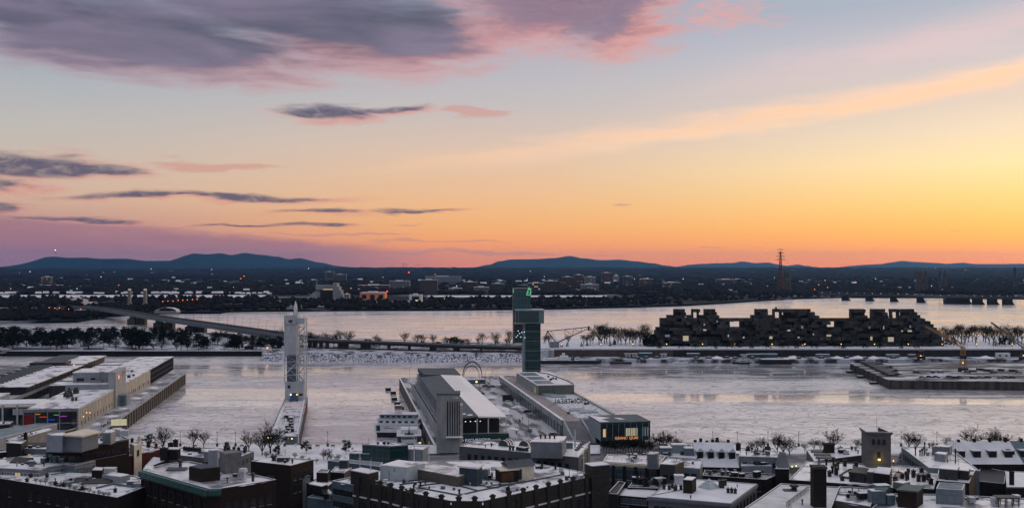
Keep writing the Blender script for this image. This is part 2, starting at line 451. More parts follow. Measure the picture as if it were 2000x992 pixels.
# ------------------------------------------------------------------ ice and ground
def ice_material():
    """Snow-crusted river ice with refrozen smooth leads running along the channel."""
    m = bpy.data.materials.new('river_ice'); m.use_nodes = True
    t = NT(m.node_tree); b = m.node_tree.nodes['Principled BSDF']
    P = t.new('ShaderNodeTexCoord').outputs['Object']
    sp = t.new('ShaderNodeSeparateXYZ'); m.node_tree.links.new(P, sp.inputs[0])
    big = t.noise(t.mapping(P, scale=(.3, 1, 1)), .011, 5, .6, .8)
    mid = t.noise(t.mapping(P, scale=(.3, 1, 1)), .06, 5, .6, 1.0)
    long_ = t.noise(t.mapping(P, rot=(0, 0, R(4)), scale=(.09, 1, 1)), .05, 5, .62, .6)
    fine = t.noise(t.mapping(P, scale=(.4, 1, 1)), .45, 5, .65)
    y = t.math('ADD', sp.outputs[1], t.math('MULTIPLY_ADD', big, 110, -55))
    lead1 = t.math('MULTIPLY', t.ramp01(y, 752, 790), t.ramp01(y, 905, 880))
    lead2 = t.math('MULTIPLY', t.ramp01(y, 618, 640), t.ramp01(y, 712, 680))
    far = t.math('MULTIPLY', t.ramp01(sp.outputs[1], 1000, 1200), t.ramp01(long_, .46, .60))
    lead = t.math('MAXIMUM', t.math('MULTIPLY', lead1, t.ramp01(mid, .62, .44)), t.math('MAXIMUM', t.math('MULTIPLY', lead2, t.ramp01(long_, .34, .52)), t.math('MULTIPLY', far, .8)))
    vor = t.new('ShaderNodeTexVoronoi', feature='DISTANCE_TO_EDGE')
    wob = t.new('ShaderNodeVectorMath', operation='MULTIPLY_ADD')
    nz = t.new('ShaderNodeTexNoise'); t.put(nz.inputs['Vector'], P); nz.inputs['Scale'].default_value = .05; nz.inputs['Detail'].default_value = 4
    t.put(wob.inputs[0], nz.outputs['Color']); wob.inputs[1].default_value = (30, 30, 0); t.put(wob.inputs[2], P)
    t.put(vor.inputs['Vector'], t.mapping(wob.outputs[0], scale=(.45, 1, 1)))
    vor.inputs['Scale'].default_value = .17
    crack = t.math('MULTIPLY', t.ramp01(vor.outputs['Distance'], .0, .06, 1, 0), t.ramp01(big, .28, .46))
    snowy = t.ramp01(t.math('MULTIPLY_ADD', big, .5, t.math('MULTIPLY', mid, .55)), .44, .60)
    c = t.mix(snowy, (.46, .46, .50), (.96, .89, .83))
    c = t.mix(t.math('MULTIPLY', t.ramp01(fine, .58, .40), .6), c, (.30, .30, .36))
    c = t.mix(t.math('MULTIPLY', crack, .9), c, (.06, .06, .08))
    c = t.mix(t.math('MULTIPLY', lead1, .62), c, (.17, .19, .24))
    t.put(b.inputs['Base Color'], c)
    t.put(b.inputs['Roughness'], t.ramp01(snowy, 0, 1, .26, .40))
    b.inputs['Specular IOR Level'].default_value = .8
    b.inputs['IOR'].default_value = 1.65
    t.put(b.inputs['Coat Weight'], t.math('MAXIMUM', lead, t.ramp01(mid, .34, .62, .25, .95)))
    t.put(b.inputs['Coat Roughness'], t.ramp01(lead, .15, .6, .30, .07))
    b.inputs['Coat IOR'].default_value = 1.75
    bn = t.new('ShaderNodeBump'); bn.inputs['Strength'].default_value = .45; bn.inputs['Distance'].default_value = .7
    t.put(bn.inputs['Height'], t.math('ADD', t.math('MULTIPLY', mid, .6), t.math('ADD', t.math('MULTIPLY', fine, .35), t.math('MULTIPLY', crack, -.3))))
    m.node_tree.links.new(bn.outputs[0], b.inputs['Normal'])
    cn = t.new('ShaderNodeBump'); cn.inputs['Distance'].default_value = .6
    t.put(cn.inputs['Strength'], t.ramp01(lead, .1, .6, .55, .02))
    t.put(cn.inputs['Height'], t.math('ADD', t.math('MULTIPLY', mid, .4), t.math('ADD', t.math('MULTIPLY', fine, .6), t.math('MULTIPLY', crack, -.5))))
    m.node_tree.links.new(cn.outputs[0], b.inputs['Coat Normal'])
    return m
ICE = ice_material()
def sheet(name, pts, z, mat, kind='structure', skirt=None):
    mb = MB(); p = ccw(pts)
    if skirt is None: mb.add([(x, y, z) for x, y in p], [tuple(range(len(p)))])
    else: mb.prism(p, skirt, z)
    return struct(mb.obj(name, mat), kind)

sheet('ground', [(-20000, -2000), (20000, -2000), (32000, 31000), (-32000, 31000)], -2.0, SNOW)
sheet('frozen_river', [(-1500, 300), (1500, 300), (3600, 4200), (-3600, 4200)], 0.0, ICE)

# near shore: city ground and waterfront promenade
def near_ground_mat():
    return pmat('snowy_street', (.36, .37, .41), .8, .25, c2=(.025, .025, .03), scale=.07, thr=(.50, .66))
sheet('street', [(-420, -60), (420, -60), (420, 418), (-420, 418)], 9.0, near_ground_mat(), skirt=-1.5)
sheet('promenade', [(-420, 418.02), (420, 418.02), (420, 441.5), (-420, 441.5)], 8.4, SNOW, skirt=-1.5)
sheet('road', [(-420, 398), (420, 398), (420, 414), (-420, 414)], 9.02, ASPH)

# far bank: park and causeway land between the channels
farbank = [(-900, 962), (-248, 962), (-236, 922), (14, 922), (14, 1068), (-120, 1065), (-300, 1180), (-620, 1330), (-900, 1380)]
sheet('far_bank', farbank, 5.0, pmat('park_snow', (.46, .48, .55), .85, .15, c2=(.06, .06, .07), scale=.09, thr=(.40, .56)), skirt=-1)
sheet('causeway', [(14.02, 918), (900, 918), (900, 1130), (330, 1085), (60, 1062), (14.02, 1065)], 9.5, pmat('bank_snow', (.60, .62, .68)), skirt=-1)
sheet('quay', [(14, 893), (900, 886), (900, 917.95), (14, 917.95)], 3.4, pmat('quay_snow', (.50, .52, .57), .8, .25, c2=(.05, .05, .055), scale=.09, thr=(.42, .56)), skirt=-1)
# mainland beyond the river
shore = [at(px, py, 0) for px, py in ((-500, 634), (0, 633), (150, 630), (215, 619), (330, 613), (430, 613), (445, 610), (560, 608.5), (700, 607.5), (850, 607), (1000, 605.5), (1100, 604), (1250, 600.5), (1350, 597), (1430, 592), (1490, 588), (1560, 584), (1640, 582), (2100, 581.5), (2500, 581))]
mainland = shore + [(30000, 30500), (-30000, 30500)]
FARGROUND = pmat('far_ground', (.24, .25, .29), .95, .1, c2=(.008, .009, .012), scale=.006, thr=(.52, .64), stretch=(.5, 1, 1))
sheet('mainland', mainland, 4.0, FARGROUND, skirt=-1)
def zfar(y):
    """Height of the gently rising plain far out."""
    t_ = min(1, max(0, (y - 6500) / 7500)); return 4 + 35 * t_ * t_ * (3 - 2 * t_)
mb = MB(); NX, NY = 60, 24
for j_ in range(NY + 1):
    for i_ in range(NX + 1):
        y_ = 6000 + 8400 * j_ / NY; x_ = (-.75 + 1.5 * i_ / NX) * y_
        mb.v.append((x_, y_, zfar(y_) + (3 * noise.noise(Vector((x_ * .0007, y_ * .0012, 2))) if j_ > 2 else -.3)))
for j_ in range(NY):
    for i_ in range(NX): a_ = j_ * (NX + 1) + i_; mb.f.append((a_, a_ + 1, a_ + NX + 2, a_ + NX + 1)); mb.m.append(0)
struct(mb.obj('terrain', FARGROUND))
# the frozen canal behind the dike shows as a white strip
def strip(pa, pb, y0, y1, z):
    return sheet('canal', [((pa - 1000) / F * y0, y0), ((pb - 1000) / F * y0, y0), ((pb - 1000) / F * y1, y1), ((pa - 1000) / F * y1, y1)], z, SNOW)
strip(-60, 525, 2560, 2760, 4.3)
strip(835, 1185, 2600, 2720, 4.3)

# ------------------------------------------------------------------ mountains
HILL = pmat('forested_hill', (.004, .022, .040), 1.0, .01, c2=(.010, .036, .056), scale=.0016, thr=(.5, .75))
def mountain(prof, dist, depth, label):
    """prof: (px, py) skyline points of the photograph; a ridge of real depth at dist metres."""
    mb = MB(); xs = []
    n = 90
    p0, p1 = prof[0][0], prof[-1][0]
    def sky_py(px):
        for (a, ya), (b, yb) in zip(prof, prof[1:]):
            if a <= px <= b:
                t = (px - a) / (b - a); t = t * t * (3 - 2 * t)
                return ya + (yb - ya) * t
        return 519
    rows = 14
    for j in range(rows + 1):
        v = j / rows * 2 - 1                                  # -1 front foot .. 0 ridge .. 1 back foot
        for i in range(n + 1):
            px = p0 + (p1 - p0) * i / n
            top = H + (HOR - sky_py(px)) * dist / F
            x = (px - 1000) / F * dist
            k = max(0.0, 1 - abs(v)) ** .8
            hgt = 4 + max(0, top - 4) * k
            if 0 < j < rows and j != rows // 2: hgt *= 1 + .10 * noise.noise(Vector((x * .0016, v * 3, 3)))
            mb.v.append((x + 120 * noise.noise(Vector((x * .002, v * 2, 9))) * (j != rows // 2), dist + v * depth, hgt))
    for j in range(rows):
        for i in range(n):
            a = j * (n + 1) + i
            mb.f.append((a, a + 1, a + n + 2, a + n + 1)); mb.m.append(0)
    o = mb.obj('hills', HILL)
    o['label'] = label
    for p in o.data.polygons: p.use_smooth = True
    return struct(o)
mountain([(-80, 522), (0, 521), (40, 517), (75, 513), (92, 504), (103, 501), (135, 503.5), (165, 503), (200, 505.5), (240, 505), (290, 509.5), (345, 509), (400, 512.5), (500, 517), (640, 521)], 13500, 1300, 'long low blue wooded ridge at the left edge of the skyline')
mountain([(330, 520), (350, 506), (362, 499), (378, 495), (405, 496.5), (430, 494.5), (452, 498), (478, 494), (510, 497.5), (540, 501), (565, 506), (585, 504), (610, 511), (645, 518), (680, 521)], 16000, 1500, 'higher blue hill with twin summits left of centre')
mountain([(925, 522), (955, 517), (975, 510), (1000, 506.5), (1045, 506), (1080, 504), (1113, 500), (1140, 504.5), (1175, 508), (1210, 507), (1240, 510), (1275, 514), (1300, 518.5), (1330, 522)], 19000, 1800, 'blue hill with a small central peak beyond the towers')
mountain([(1325, 522), (1345, 517), (1375, 515), (1400, 514), (1430, 513.5), (1450, 510.5), (1475, 513.5), (1500, 512.5), (1515, 516), (1530, 520)], 26000, 1800, 'low hazy hill left of the lattice pylon')
mountain([(1530, 521), (1545, 518), (1557, 516.5), (1575, 519), (1590, 521)], 26000, 900, 'tiny hazy hill right of the lattice pylon')
mountain([(1660, 521), (1690, 517), (1720, 515.5), (1745, 512), (1760, 509.5), (1790, 511.5), (1830, 513.5), (1850, 515), (1880, 513), (1905, 515.5), (1950, 515.5), (2000, 515), (2060, 517), (2120, 521)], 26000, 1800, 'long hazy hill range at the right edge of the skyline')

# ------------------------------------------------------------------ air
hz = bpy.data.materials.new('thin_air'); hz.use_nodes = True
hz.node_tree.nodes.clear()
vp = hz.node_tree.nodes.new('ShaderNodeVolumePrincipled')
vp.inputs['Color'].default_value = (.20, .48, .98, 1)
vp.inputs['Density'].default_value = 2.0e-5
vp.inputs['Anisotropy'].default_value = 0.45
oo = hz.node_tree.nodes.new('ShaderNodeOutputMaterial')
hz.node_tree.links.new(vp.outputs[0], oo.inputs['Volume'])
struct(MB().box(-32500, 32500, -2100, 31500, -3.0, 470.0).obj('haze', hz), 'stuff')
# ------------------------------------------------------------------ woods of the far shore (a mass nobody could count)
def ptf(px, d):  # a plan point in the direction of photo column px at depth d
    return ((px - 1000) / F * d, d)
def shore_y(x):
    for (ax, ay), (bx, by) in zip(shore, shore[1:]):
        if ax <= x <= bx: return ay + (by - ay) * (x - ax) / (bx - ax)
    return shore[0][1] if x < shore[0][0] else shore[-1][1]
def wood(name, n, d0, d1, hmin, hmax, wide, mat, seed, px0=-40, px1=2040, keep=None):
    """Crumpled crowns and thin spires scattered over a belt, one mass."""
    r = random.Random(seed); mb = MB()
    for k in range(n):
        t = r.random()
        d = 1 / (1 / d0 + (1 / d1 - 1 / d0) * t)              # even in the picture's height
        px = r.uniform(px0, px1)
        x, y = ptf(px, d)
        if y < shore_y(x) + 6: continue
        if keep and not keep(px, d, x, y): continue
        if noise.noise(Vector((x * .006, y * .0035, seed))) < -.24: continue
        h = r.uniform(hmin, hmax); w = r.uniform(.6, 1.3) * wide * (1 + d / 9000)
        z = zfar(y) - .4; q = r.random() * 6.28; m = 6
        ring = []
        for lv, rr in ((.12, .55), (.45, 1.0), (.78, .62)):
            ring.append([(x + math.cos(q + 6.283 * i / m) * w * rr * r.uniform(.6, 1.25), y + math.sin(q + 6.283 * i / m) * w * rr * r.uniform(.6, 1.25), z + h * lv * r.uniform(.85, 1.12)) for i in range(m)])
        vs_ = [(x, y, z)] + ring[0] + ring[1] + ring[2] + [(x + r.uniform(-1, 1) * w * .3, y, z + h)]
        fs = [(0, 1 + (i + 1) % m, 1 + i) for i in range(m)]
        for a, b in ((1, 1 + m), (1 + m, 1 + 2 * m)):
            fs += [(a + i, a + (i + 1) % m, b + (i + 1) % m, b + i) for i in range(m)]
        fs += [(1 + 2 * m + i, 1 + 2 * m + (i + 1) % m, 1 + 3 * m) for i in range(m)]
        mb.add(vs_, fs)
    return struct(mb.obj(name, mat), 'stuff')
def dike(px, d, x, y): return y < (2545 if px < 540 else shore_y(x) + 520) and not (px < 540 and 2520 < y < 2790) and not (800 < px < 1240 and 2440 < y < 2740)
wood('shore_wood', 6600, 1480, 3000, 6, 13, 6, FARWOOD, 3, keep=dike)
wood('suburb_wood', 5200, 2800, 6000, 7, 15, 14, FARWOOD, 5)
wood('distant_wood', 5200, 6000, 14300, 8, 20, 50, pmat('distant_wood_tone', (.005, .006, .009), 1, .02, c2=(.012, .012, .016), scale=.01), 6)
# thin upright stems that give the shore woods their winter texture
def stems(name, n, d0, d1, hmax, seed, px0=-40, px1=2040, keep=None, rad=.35):
    r = random.Random(seed); mb = MB()
    for k in range(n):
        d = 1 / (1 / d0 + (1 / d1 - 1 / d0) * r.random()); px = r.uniform(px0, px1)
        x, y = ptf(px, d)
        if y < shore_y(x) + 3 or (keep and not keep(px, d, x, y)): continue
        h = r.uniform(.5, 1) * hmax
        mb.bar((x, y, 3.8), (x + r.uniform(-1, 1), y, 3.8 + h), rad, .05, 3)
        for j in range(5):
            zz = 3.8 + h * r.uniform(.35, .8); a = r.uniform(0, 6.28)
            mb.bar((x, y, zz), (x + math.cos(a) * h * .3, y + math.sin(a) * h * .3, zz + h * r.uniform(.12, .3)), rad * .5, .04, 3)
    return struct(mb.obj(name, TWIG), 'stuff')
stems('shore_thicket', 2600, 1480, 2700, 15, 11, keep=lambda px, d, x, y: y < shore_y(x) + 260)

# ------------------------------------------------------------------ suburb houses: snow roofs among the trees
def house_mesh(w, l, h, rf):
    mb = MB()
    mb.box(-w / 2, w / 2, -l / 2, l / 2, 0, h, 0)
    o = .5
    mb.add([(-w / 2 - o, -l / 2 - o, h), (w / 2 + o, -l / 2 - o, h), (w / 2 + o, l / 2 + o, h), (-w / 2 - o, l / 2 + o, h), (-w / 2 - o, 0, h + rf), (w / 2 + o, 0, h + rf)],
           [(0, 1, 5, 4), (2, 3, 4, 5), (1, 2, 5), (3, 0, 4), (3, 2, 1, 0)], 1)
    mb.box(w * .2, w * .2 + 1.2, .6, 1.8, h + rf * .3, h + rf + 1.6, 0)
    return mb
WALLS = [pmat('house_wall_grey', (.09, .09, .10)), pmat('house_wall_brick', (.06, .035, .03)), pmat('house_wall_white', (.22, .22, .23))]
HM = [house_mesh(14, 10, 6, 5).mesh('house', [WALLS[0], SNOW]), house_mesh(18, 12, 6.5, 6).mesh('house', [WALLS[1], SNOW]), house_mesh(24, 13, 8, 5).mesh('house', [WALLS[2], SNOW])]
def flat_mesh(w, l, h):
    mb = MB().box(-w / 2, w / 2, -l / 2, l / 2, 0, h, 0)
    mb.box(-w / 2 - .3, w / 2 + .3, -l / 2 - .3, l / 2 + .3, h, h + .8, 1)
    mb.box(-w * .1, w * .12, -l * .1, l * .2, h + .8, h + 3.5, 0)
    k = int(w // 6)
    for i in range(k):
        for zz in range(2, int(h) - 1, 4):
            mb.box(-w / 2 + (i + .25) * w / k, -w / 2 + (i + .7) * w / k, -l / 2 - .12, -l / 2 - .004, zz, zz + 1.8, 2)
    return mb
FLATS = [flat_mesh(46, 22, 9).mesh('warehouse', [WALLS[2], SNOW, GLASS]), flat_mesh(80, 26, 8).mesh('warehouse', [WALLS[0], SNOW, GLASS])]
r = random.Random(21)
def far_house(me, name, px, d, lab, cat, grp, s=1.0):
    x, y = ptf(px, d)
    o = link(name, me, None, (x, y, zfar(y) - .2), r.uniform(-.5, .5))
    o.scale = (s, s, s)
    tag(o, lab, cat, grp)
    return o
bands = [(2760, 2830, -40, 530, 62, 'small snow-roofed house in the row along the white canal on the left'), (3000, 3500, -40, 900, 26, 'small snow-roofed house scattered in the woods behind the canal, left half'),
         (3000, 3600, 900, 2040, 22, 'small snow-roofed house scattered in the woods beyond the far shore, right half'), (3700, 5200, -40, 2040, 62, 'tiny snow-roofed house in the middle of the distant suburb'),
         (5500, 9000, -40, 1300, 58, 'tiny pale house near the skyline in the distant suburb')]
for d0, d1, p0, p1, n, lab in bands:
    for k in range(n):
        d = r.uniform(d0, d1)
        far_house(HM[r.randrange(3)], 'house', r.uniform(p0, p1), d, lab, 'house', lab.split(' house')[0].replace('small', 'houses').replace('tiny', 'houses') + ' ' + str(d0) + ' m out', r.uniform(.5, .85) if d < 4000 else r.uniform(.7, 1.15))
for k in range(26):
    d = r.uniform(4000, 8500)
    far_house(FLATS[k % 2], 'warehouse', r.choice([r.uniform(200, 700), r.uniform(800, 1300), r.uniform(1300, 1900)]), d, 'long low flat-roofed building with a white roof far out in the suburb', 'warehouse', 'long low buildings of the distant suburb', r.uniform(.5, .9))
for px, d, s in ((105, 3640, 1.2), (60, 3900, 1.0), (150, 3560, .9)):
    far_house(FLATS[1], 'warehouse', px, d, 'long pale institutional building in the woods left of the two slim towers', 'warehouse', 'pale institutional buildings on the left', s)

# ------------------------------------------------------------------ notable far buildings
def slab(name, label, px0, px1, pyt, d, depth, wall, z0=4.0, floors=None, cols=None, lit=0, roof=SNOW, cat='building', rz=0.0, seed=1):
    """An upright block placed by its photo columns and top row at depth d: wall, roof and a window part per storey band."""
    x0, x1 = (px0 - 1000) / F * d, (px1 - 1000) / F * d
    zt = H + (HOR - pyt) * d / F
    w = x1 - x0
    z0 = zfar(d) if d > 6000 else z0
    t = thing(name, label, cat, ((x0 + x1) / 2, d + depth / 2, z0), rz)
    h = zt - z0
    MB().box(-w / 2, w / 2, -depth / 2, depth / 2, 0, h).obj('wall', wall, t)
    rf = MB().box(-w / 2 - .3, w / 2 + .3, -depth / 2 - .3, depth / 2 + .3, h, h + .7)
    rf.box(-w * .2, w * .15, -depth * .2, depth * .25, h + .7, h + 3.4)
    rf.obj('roof', roof, t)
    q = random.Random(seed)
    fl = floors or max(2, int(h / 3.6)); cl = cols or max(3, int(w / 5))
    k = 0
    mw = w / cl * .55; mh = h / fl * .5
    pane = MB().box(-mw / 2, mw / 2, -.12, 0, 0, mh).mesh('window', GLASS)
    lpane = MB().box(-mw / 2, mw / 2, -.12, 0, 0, mh).mesh('window', LITGLASS)
    for i in range(fl):
        for j in range(cl):
            if k >= 96: break
            k += 1
            link('window', lpane if q.random() < lit else pane, t, (-w / 2 + (j + .5) * w / cl, -depth / 2 - .005, h * (i + .3) / fl))
    return t
LIGHTWALL = pmat('pale_block', (.20, .21, .23)); DARKWALL = pmat('dark_block', (.07, .075, .085)); BROWNWALL = pmat('brown_block', (.095, .06, .052))
slab('apartment_block', 'dark ribbed apartment slab standing right of the white floodlit building', 821, 854, 547, 2900, 22, pmat('brown_slab', (.10, .085, .08)), floors=12, cols=8, seed=3)
slab('apartment_block', 'grey flat-roofed block just right of the top of the glass tower', 1031, 1063, 553, 3000, 20, DARKWALL, floors=4, cols=8, roof=SNOW, lit=.08)
slab('apartment_block', 'brown block with a taller wing right of the grey flat-roofed block', 1063, 1090, 549, 3100, 26, BROWNWALL, seed=4)
for a, b, t_, d, lab, wl in ((1098, 1120, 541, 3500, 'brown mid-rise standing left in the pair below the right hill', BROWNWALL), (1122, 1140, 537, 3700, 'taller brown mid-rise standing right in the pair below the right hill', BROWNWALL),
                             (1142, 1164, 541, 3600, 'pale mid-rise with a stepped top right of the brown pair', LIGHTWALL), (1175, 1196, 533, 4200, 'wide brown block beside the small lit dome', BROWNWALL),
                             (1218, 1236, 540, 3900, 'grey block right of the small lit dome', DARKWALL), (960, 985, 554, 3000, 'dark low block left of the glass tower top', DARKWALL), (905, 932, 551, 3300, 'brown low block in the woods left of the glass tower', BROWNWALL),
                             (876, 902, 563, 2950, 'long pale low block right of the dark ribbed slab', LIGHTWALL), (925, 955, 561, 2900, 'pale low block in front of the woods left of the glass tower', LIGHTWALL), (632, 652, 531, 5200, 'grey tower block near the skyline above the stepped building', DARKWALL),
                             (652, 676, 536, 4800, 'low grey block right of the tower block near the skyline', DARKWALL), (80, 98, 541, 4000, 'dark block among the woods on the far left', DARKWALL), (700, 760, 557, 3200, 'long low brown block behind the orange building', BROWNWALL),
                             (1250, 1276, 545, 3800, 'brown block between the tower and the terraced complex, near the skyline', BROWNWALL), (830, 900, 540, 4300, 'very long pale low hall near the skyline, centre', LIGHTWALL), (760, 800, 549, 3500, 'pale hall left of the dark ribbed slab', LIGHTWALL),
                             (1135, 1170, 556, 3050, 'pale stepped low block on the shore right of the glass tower', LIGHTWALL), (1295, 1330, 552, 3300, 'dark low hall beyond the terraced complex', DARKWALL), (1400, 1440, 546, 3900, 'dark low hall under the lattice pylon', DARKWALL)):
    slab('apartment_block' if b - a < 30 else 'hall', lab, a, b, t_, d, 24, wl, lit=.05, seed=int(a))
# stepped pale building (pyramid-like terraces with a dark glass middle)
d = 2350.0
sx = lambda px: (px - 1000) / F * d
sz = lambda py: H + (HOR - py) * d / F
t = thing('stepped_building', 'large pale stepped building with terraces left and a dark glass centre, far shore', 'building', (sx(630), d, 4))
ox, oz = sx(630), 4.0
mb = MB()
for i in range(9):
    a = 595 + i * 3.2; b = 625; top = 584 - i * 2.9
    mb.box(sx(a) - ox, sx(b) - ox, i * 3.0, 40, (sz(top + 3.2) - oz if i else 0), sz(top) - oz, 0)
mb.obj('terrace', PALECONC, t)
MB().box(sx(625) - ox, sx(650) - ox, 2, 40, 0, sz(566) - oz).obj('glass_front', GLASS, t)
MB().box(sx(614) - ox, sx(650) - ox, 12, 38, sz(566) - oz, sz(557) - oz).obj('upper_block', PALECONC, t)
mb = MB()
for i, (a, b, tp) in enumerate(((650, 658, 553), (658, 662, 560), (662, 666, 567), (666, 668, 574))): mb.box(sx(a) - ox, sx(b) - ox, 0 + i * 2, 34, 0, sz(tp) - oz)
mb.obj('stair_tower', PALECONC, t)
MB().bar((sx(615.5) - ox, 20, sz(557) - oz), (sx(615.5) - ox, 20, sz(543) - oz), .7, .2, 5).obj('mast', PALEMET, t)
MB().box(sx(629) - ox, sx(650) - ox, 11.8, 12, sz(566.5) - oz, sz(564.5) - oz).obj('window_band', LITGLASS, t)
slab('annex', 'small white block just right of the stepped building', 672, 682, 575, 2350, 14, PALECONC, floors=2, cols=2, cat='building')
# hall whose orange floodlighting is put into the facade colour, no lamp
ORANGE = pmat('floodlight_tint_facade', (.80, .26, .10), .7, .3, scale=.05)
t = slab('orange_hall', 'hall with orange floodlight painted into its front and a row of pale roof units behind bare trees', 703, 752, 572, 2280, 34, ORANGE, floors=1, cols=3)
for k in range(8): MB().box(-26 + k * 6.6, -21.4 + k * 6.6, -10, 8, 0, 2.6).obj('roof_unit', WHITE, t, (0, 0, sz(571) - 4))
# white floodlit building with spread wings
t = slab('floodlit_hall', 'white hall with a glowing yellow centre, left of the dark ribbed slab', 799, 824, 576, 2250, 18, WHITE, floors=1, cols=1)
mb = MB(); mb.add([(6 * math.cos(k * .524), -9.1, 4.6 + 4.4 * math.sin(k * .524)) for k in range(12)], [tuple(range(12))]); mb.obj('lit_window', pmat('yellow_glow', (.6, .5, .3), emit=(255, 225, 150), es=.8), t)
MB().box(-38, -15.2, -12, 6, 0, 2.6).obj('snowy_wing', WHITE, t)
MB().box(15.2, 40, -12, 6, 0, 2.8).obj('snowy_wing', WHITE, t)
# twin slim concrete towers on the island
for k, px in enumerate((253, 283.5)):
    d = 1950; x = (px - 1000) / F * d
    t = thing('beacon_tower', ('left' if k == 0 else 'right') + ' one of two slim pale concrete towers beside the bridge end', 'tower', (x, d, 4), 0, 'twin slim towers')
    zt = H + (HOR - 564) * d / F - 4
    mb = MB(); mb.prism([(-4, -4), (4, -4), (4, 4), (-4, 4)], 0, zt * .25); mb.prism([(-2.8, -2.8), (2.8, -2.8), (2.8, 2.8), (-2.8, 2.8)], zt * .25, zt * .93)
    mb.obj('shaft', pmat('tower_shaft', (.26, .24, .22)), t)
    MB().prism([(-2.2, -2.2), (2.2, -2.2), (2.2, 2.2), (-2.2, 2.2)], zt * .93, zt).obj('lit_head', pmat('lit_head', (.6, .6, .55), emit=(235, 230, 215), es=.25), t)
# dome near the skyline
t = thing('domed_church', 'small domed church catching light near the skyline right of centre', 'church', (*ptf(1203, 5000), 4))
MB().box(-16, 16, -14, 14, 0, 26).obj('nave', LIGHTWALL, t)
mb = MB()
for i in range(6):
    a0, a1 = i / 6 * math.pi / 2, (i + 1) / 6 * math.pi / 2
    mb.prism([(11 * math.cos(a0) * math.cos(q * .785), 11 * math.cos(a0) * math.sin(q * .785)) for q in range(8)], 26 + 11 * math.sin(a0), 26 + 11 * math.sin(a1))
mb.obj('dome', pmat('pale_dome', (.6, .55, .45)), t)
MB().bar((0, 0, 36), (0, 0, 46), .8, .2, 5).obj('finial', PALEMET, t)

# ------------------------------------------------------------------ lattice pylons
def lattice(px, pyt, d, base, mat, label, arms=3, name='lattice_pylon', taper=.16):
    x, y = ptf(px, d); zt = H + (HOR - pyt) * d / F - 4
    t = thing(name, label, 'pylon', (x, y, 4))
    mb = MB(); n = 9; lv = []
    for i in range(n + 1):
        s = base / 2 * ((1 - i / n) ** 1.3 * (1 - taper) + taper); lv.append((s, zt * i / n))
    for (s0, z0), (s1, z1) in zip(lv, lv[1:]):
        c0 = [(-s0, -s0), (s0, -s0), (s0, s0), (-s0, s0)]; c1 = [(-s1, -s1), (s1, -s1), (s1, s1), (-s1, s1)]
        for k in range(4):
            j = (k + 1) % 4
            mb.bar((*c0[k], z0), (*c1[k], z1), d / 4200, n=3)
            mb.bar((*c0[k], z0), (*c1[j], z1), d / 7000, n=3); mb.bar((*c0[j], z0), (*c1[k], z1), d / 7000, n=3)
            mb.bar((*c1[k], z1), (*c1[j], z1), d / 7000, n=3)
    mb.obj('lattice_frame', mat, t)
    for k in range(arms):
        zz = zt * (.80 + .08 * k); L = base * (.85 - .12 * k)
        a = MB(); a.bar((-L, 0, zz), (L, 0, zz), d / 4500, n=3); a.bar((-L, 0, zz), (0, 0, zz + zt * .035), d / 7000, n=3); a.bar((L, 0, zz), (0, 0, zz + zt * .035), d / 7000, n=3)
        a.obj('crossarm', mat, t)
    return t
RUST = pmat('red_lead_paint', (.12, .03, .022), .7, .3)
lattice(1524.5, 491, 2950, 17, RUST, 'tall reddish lattice pylon breaking the orange skyline', 4)
for k, (px, t_, d) in enumerate(((1534, 530, 3000), (1541, 531, 3000), (1792, 527, 3000), (1800, 527, 3000), (1808, 528, 3000), (1836, 529, 3400), (1846, 529, 3400), (1982, 522, 3300))):
    lattice(px, t_, d, 9, DARKMET, ('shorter dark lattice mast, ' + (ORD[k] + ' from the left of the row right of the reddish pylon')), 2, 'lattice_mast', .5)
for k, (px, t_) in enumerate(((788, 515.5), (794, 516.5), (817, 517.5))):
    d = 7000; x, y = ptf(px, d); zt = H + (HOR - t_) * d / F - zfar(d)
    t = thing('tower_crane', ORD[k] + ' from the left of three tiny tower cranes on the central skyline', 'crane', (x, y, zfar(d)))
    MB().bar((0, 0, 0), (0, 0, zt), 1.4, n=4).obj('mast', DARKMET, t)
    MB().bar((-14, 0, zt), (38 - 60 * (k == 1), 0, zt + 3), 1.1, .7, 4).obj('jib', DARKMET, t)
t = thing('summit_mast', 'tiny antenna mast with a light on the left ridge summit', 'mast', (*ptf(108, 13500), 240))
MB().bar((0, 0, 0), (0, 0, 48), 5, 2.5, 4).obj('pole', DARKMET, t)
MB().box(-5, 5, -5, 5, 48, 56).obj('lamp', WHITELAMP, t)

# ------------------------------------------------------------------ small lights of the far shore: lamp posts with a glowing head
def lamp_mesh(h, rr, mats):
    mb = MB(); mb.bar((0, 0, 0), (0, 0, h), rr * .22, n=4)
    mb.prism([(rr * math.cos(q * 1.047), rr * math.sin(q * 1.047)) for q in range(6)], h, h + rr * 1.6, 1)
    return mb.mesh('street_lamp', mats)
LM = {'o': lamp_mesh(11, 1.25, [DARKMET, ORANGELAMP]), 'w': lamp_mesh(11, 1.0, [DARKMET, WHITELAMP]), 'y': lamp_mesh(11, 1.1, [DARKMET, WARMLAMP]), 'r': lamp_mesh(14, 2.0, [DARKMET, REDLAMP])}
def far_lamp(kind, px, py, lab, grp, z=15, sc=None):
    d = (H - z) * F / max(6, (py - HOR)); x, y = ptf(px, d)
    s = sc or max(.35, d / 4200)
    o = link('street_lamp', LM[kind], None, (x, y, z - 11 * s))
    o.scale = (s, s, s)
    tag(o, lab, 'street lamp', grp)
for px, py in ((318, 589), (328, 588.5), (338, 588), (348, 587), (357, 586.5), (366, 586), (376, 585.5), (385, 584.8)): far_lamp('o', px, py, 'orange street lamp in the row on the island right of the twin towers', 'orange lamps right of the twin towers')
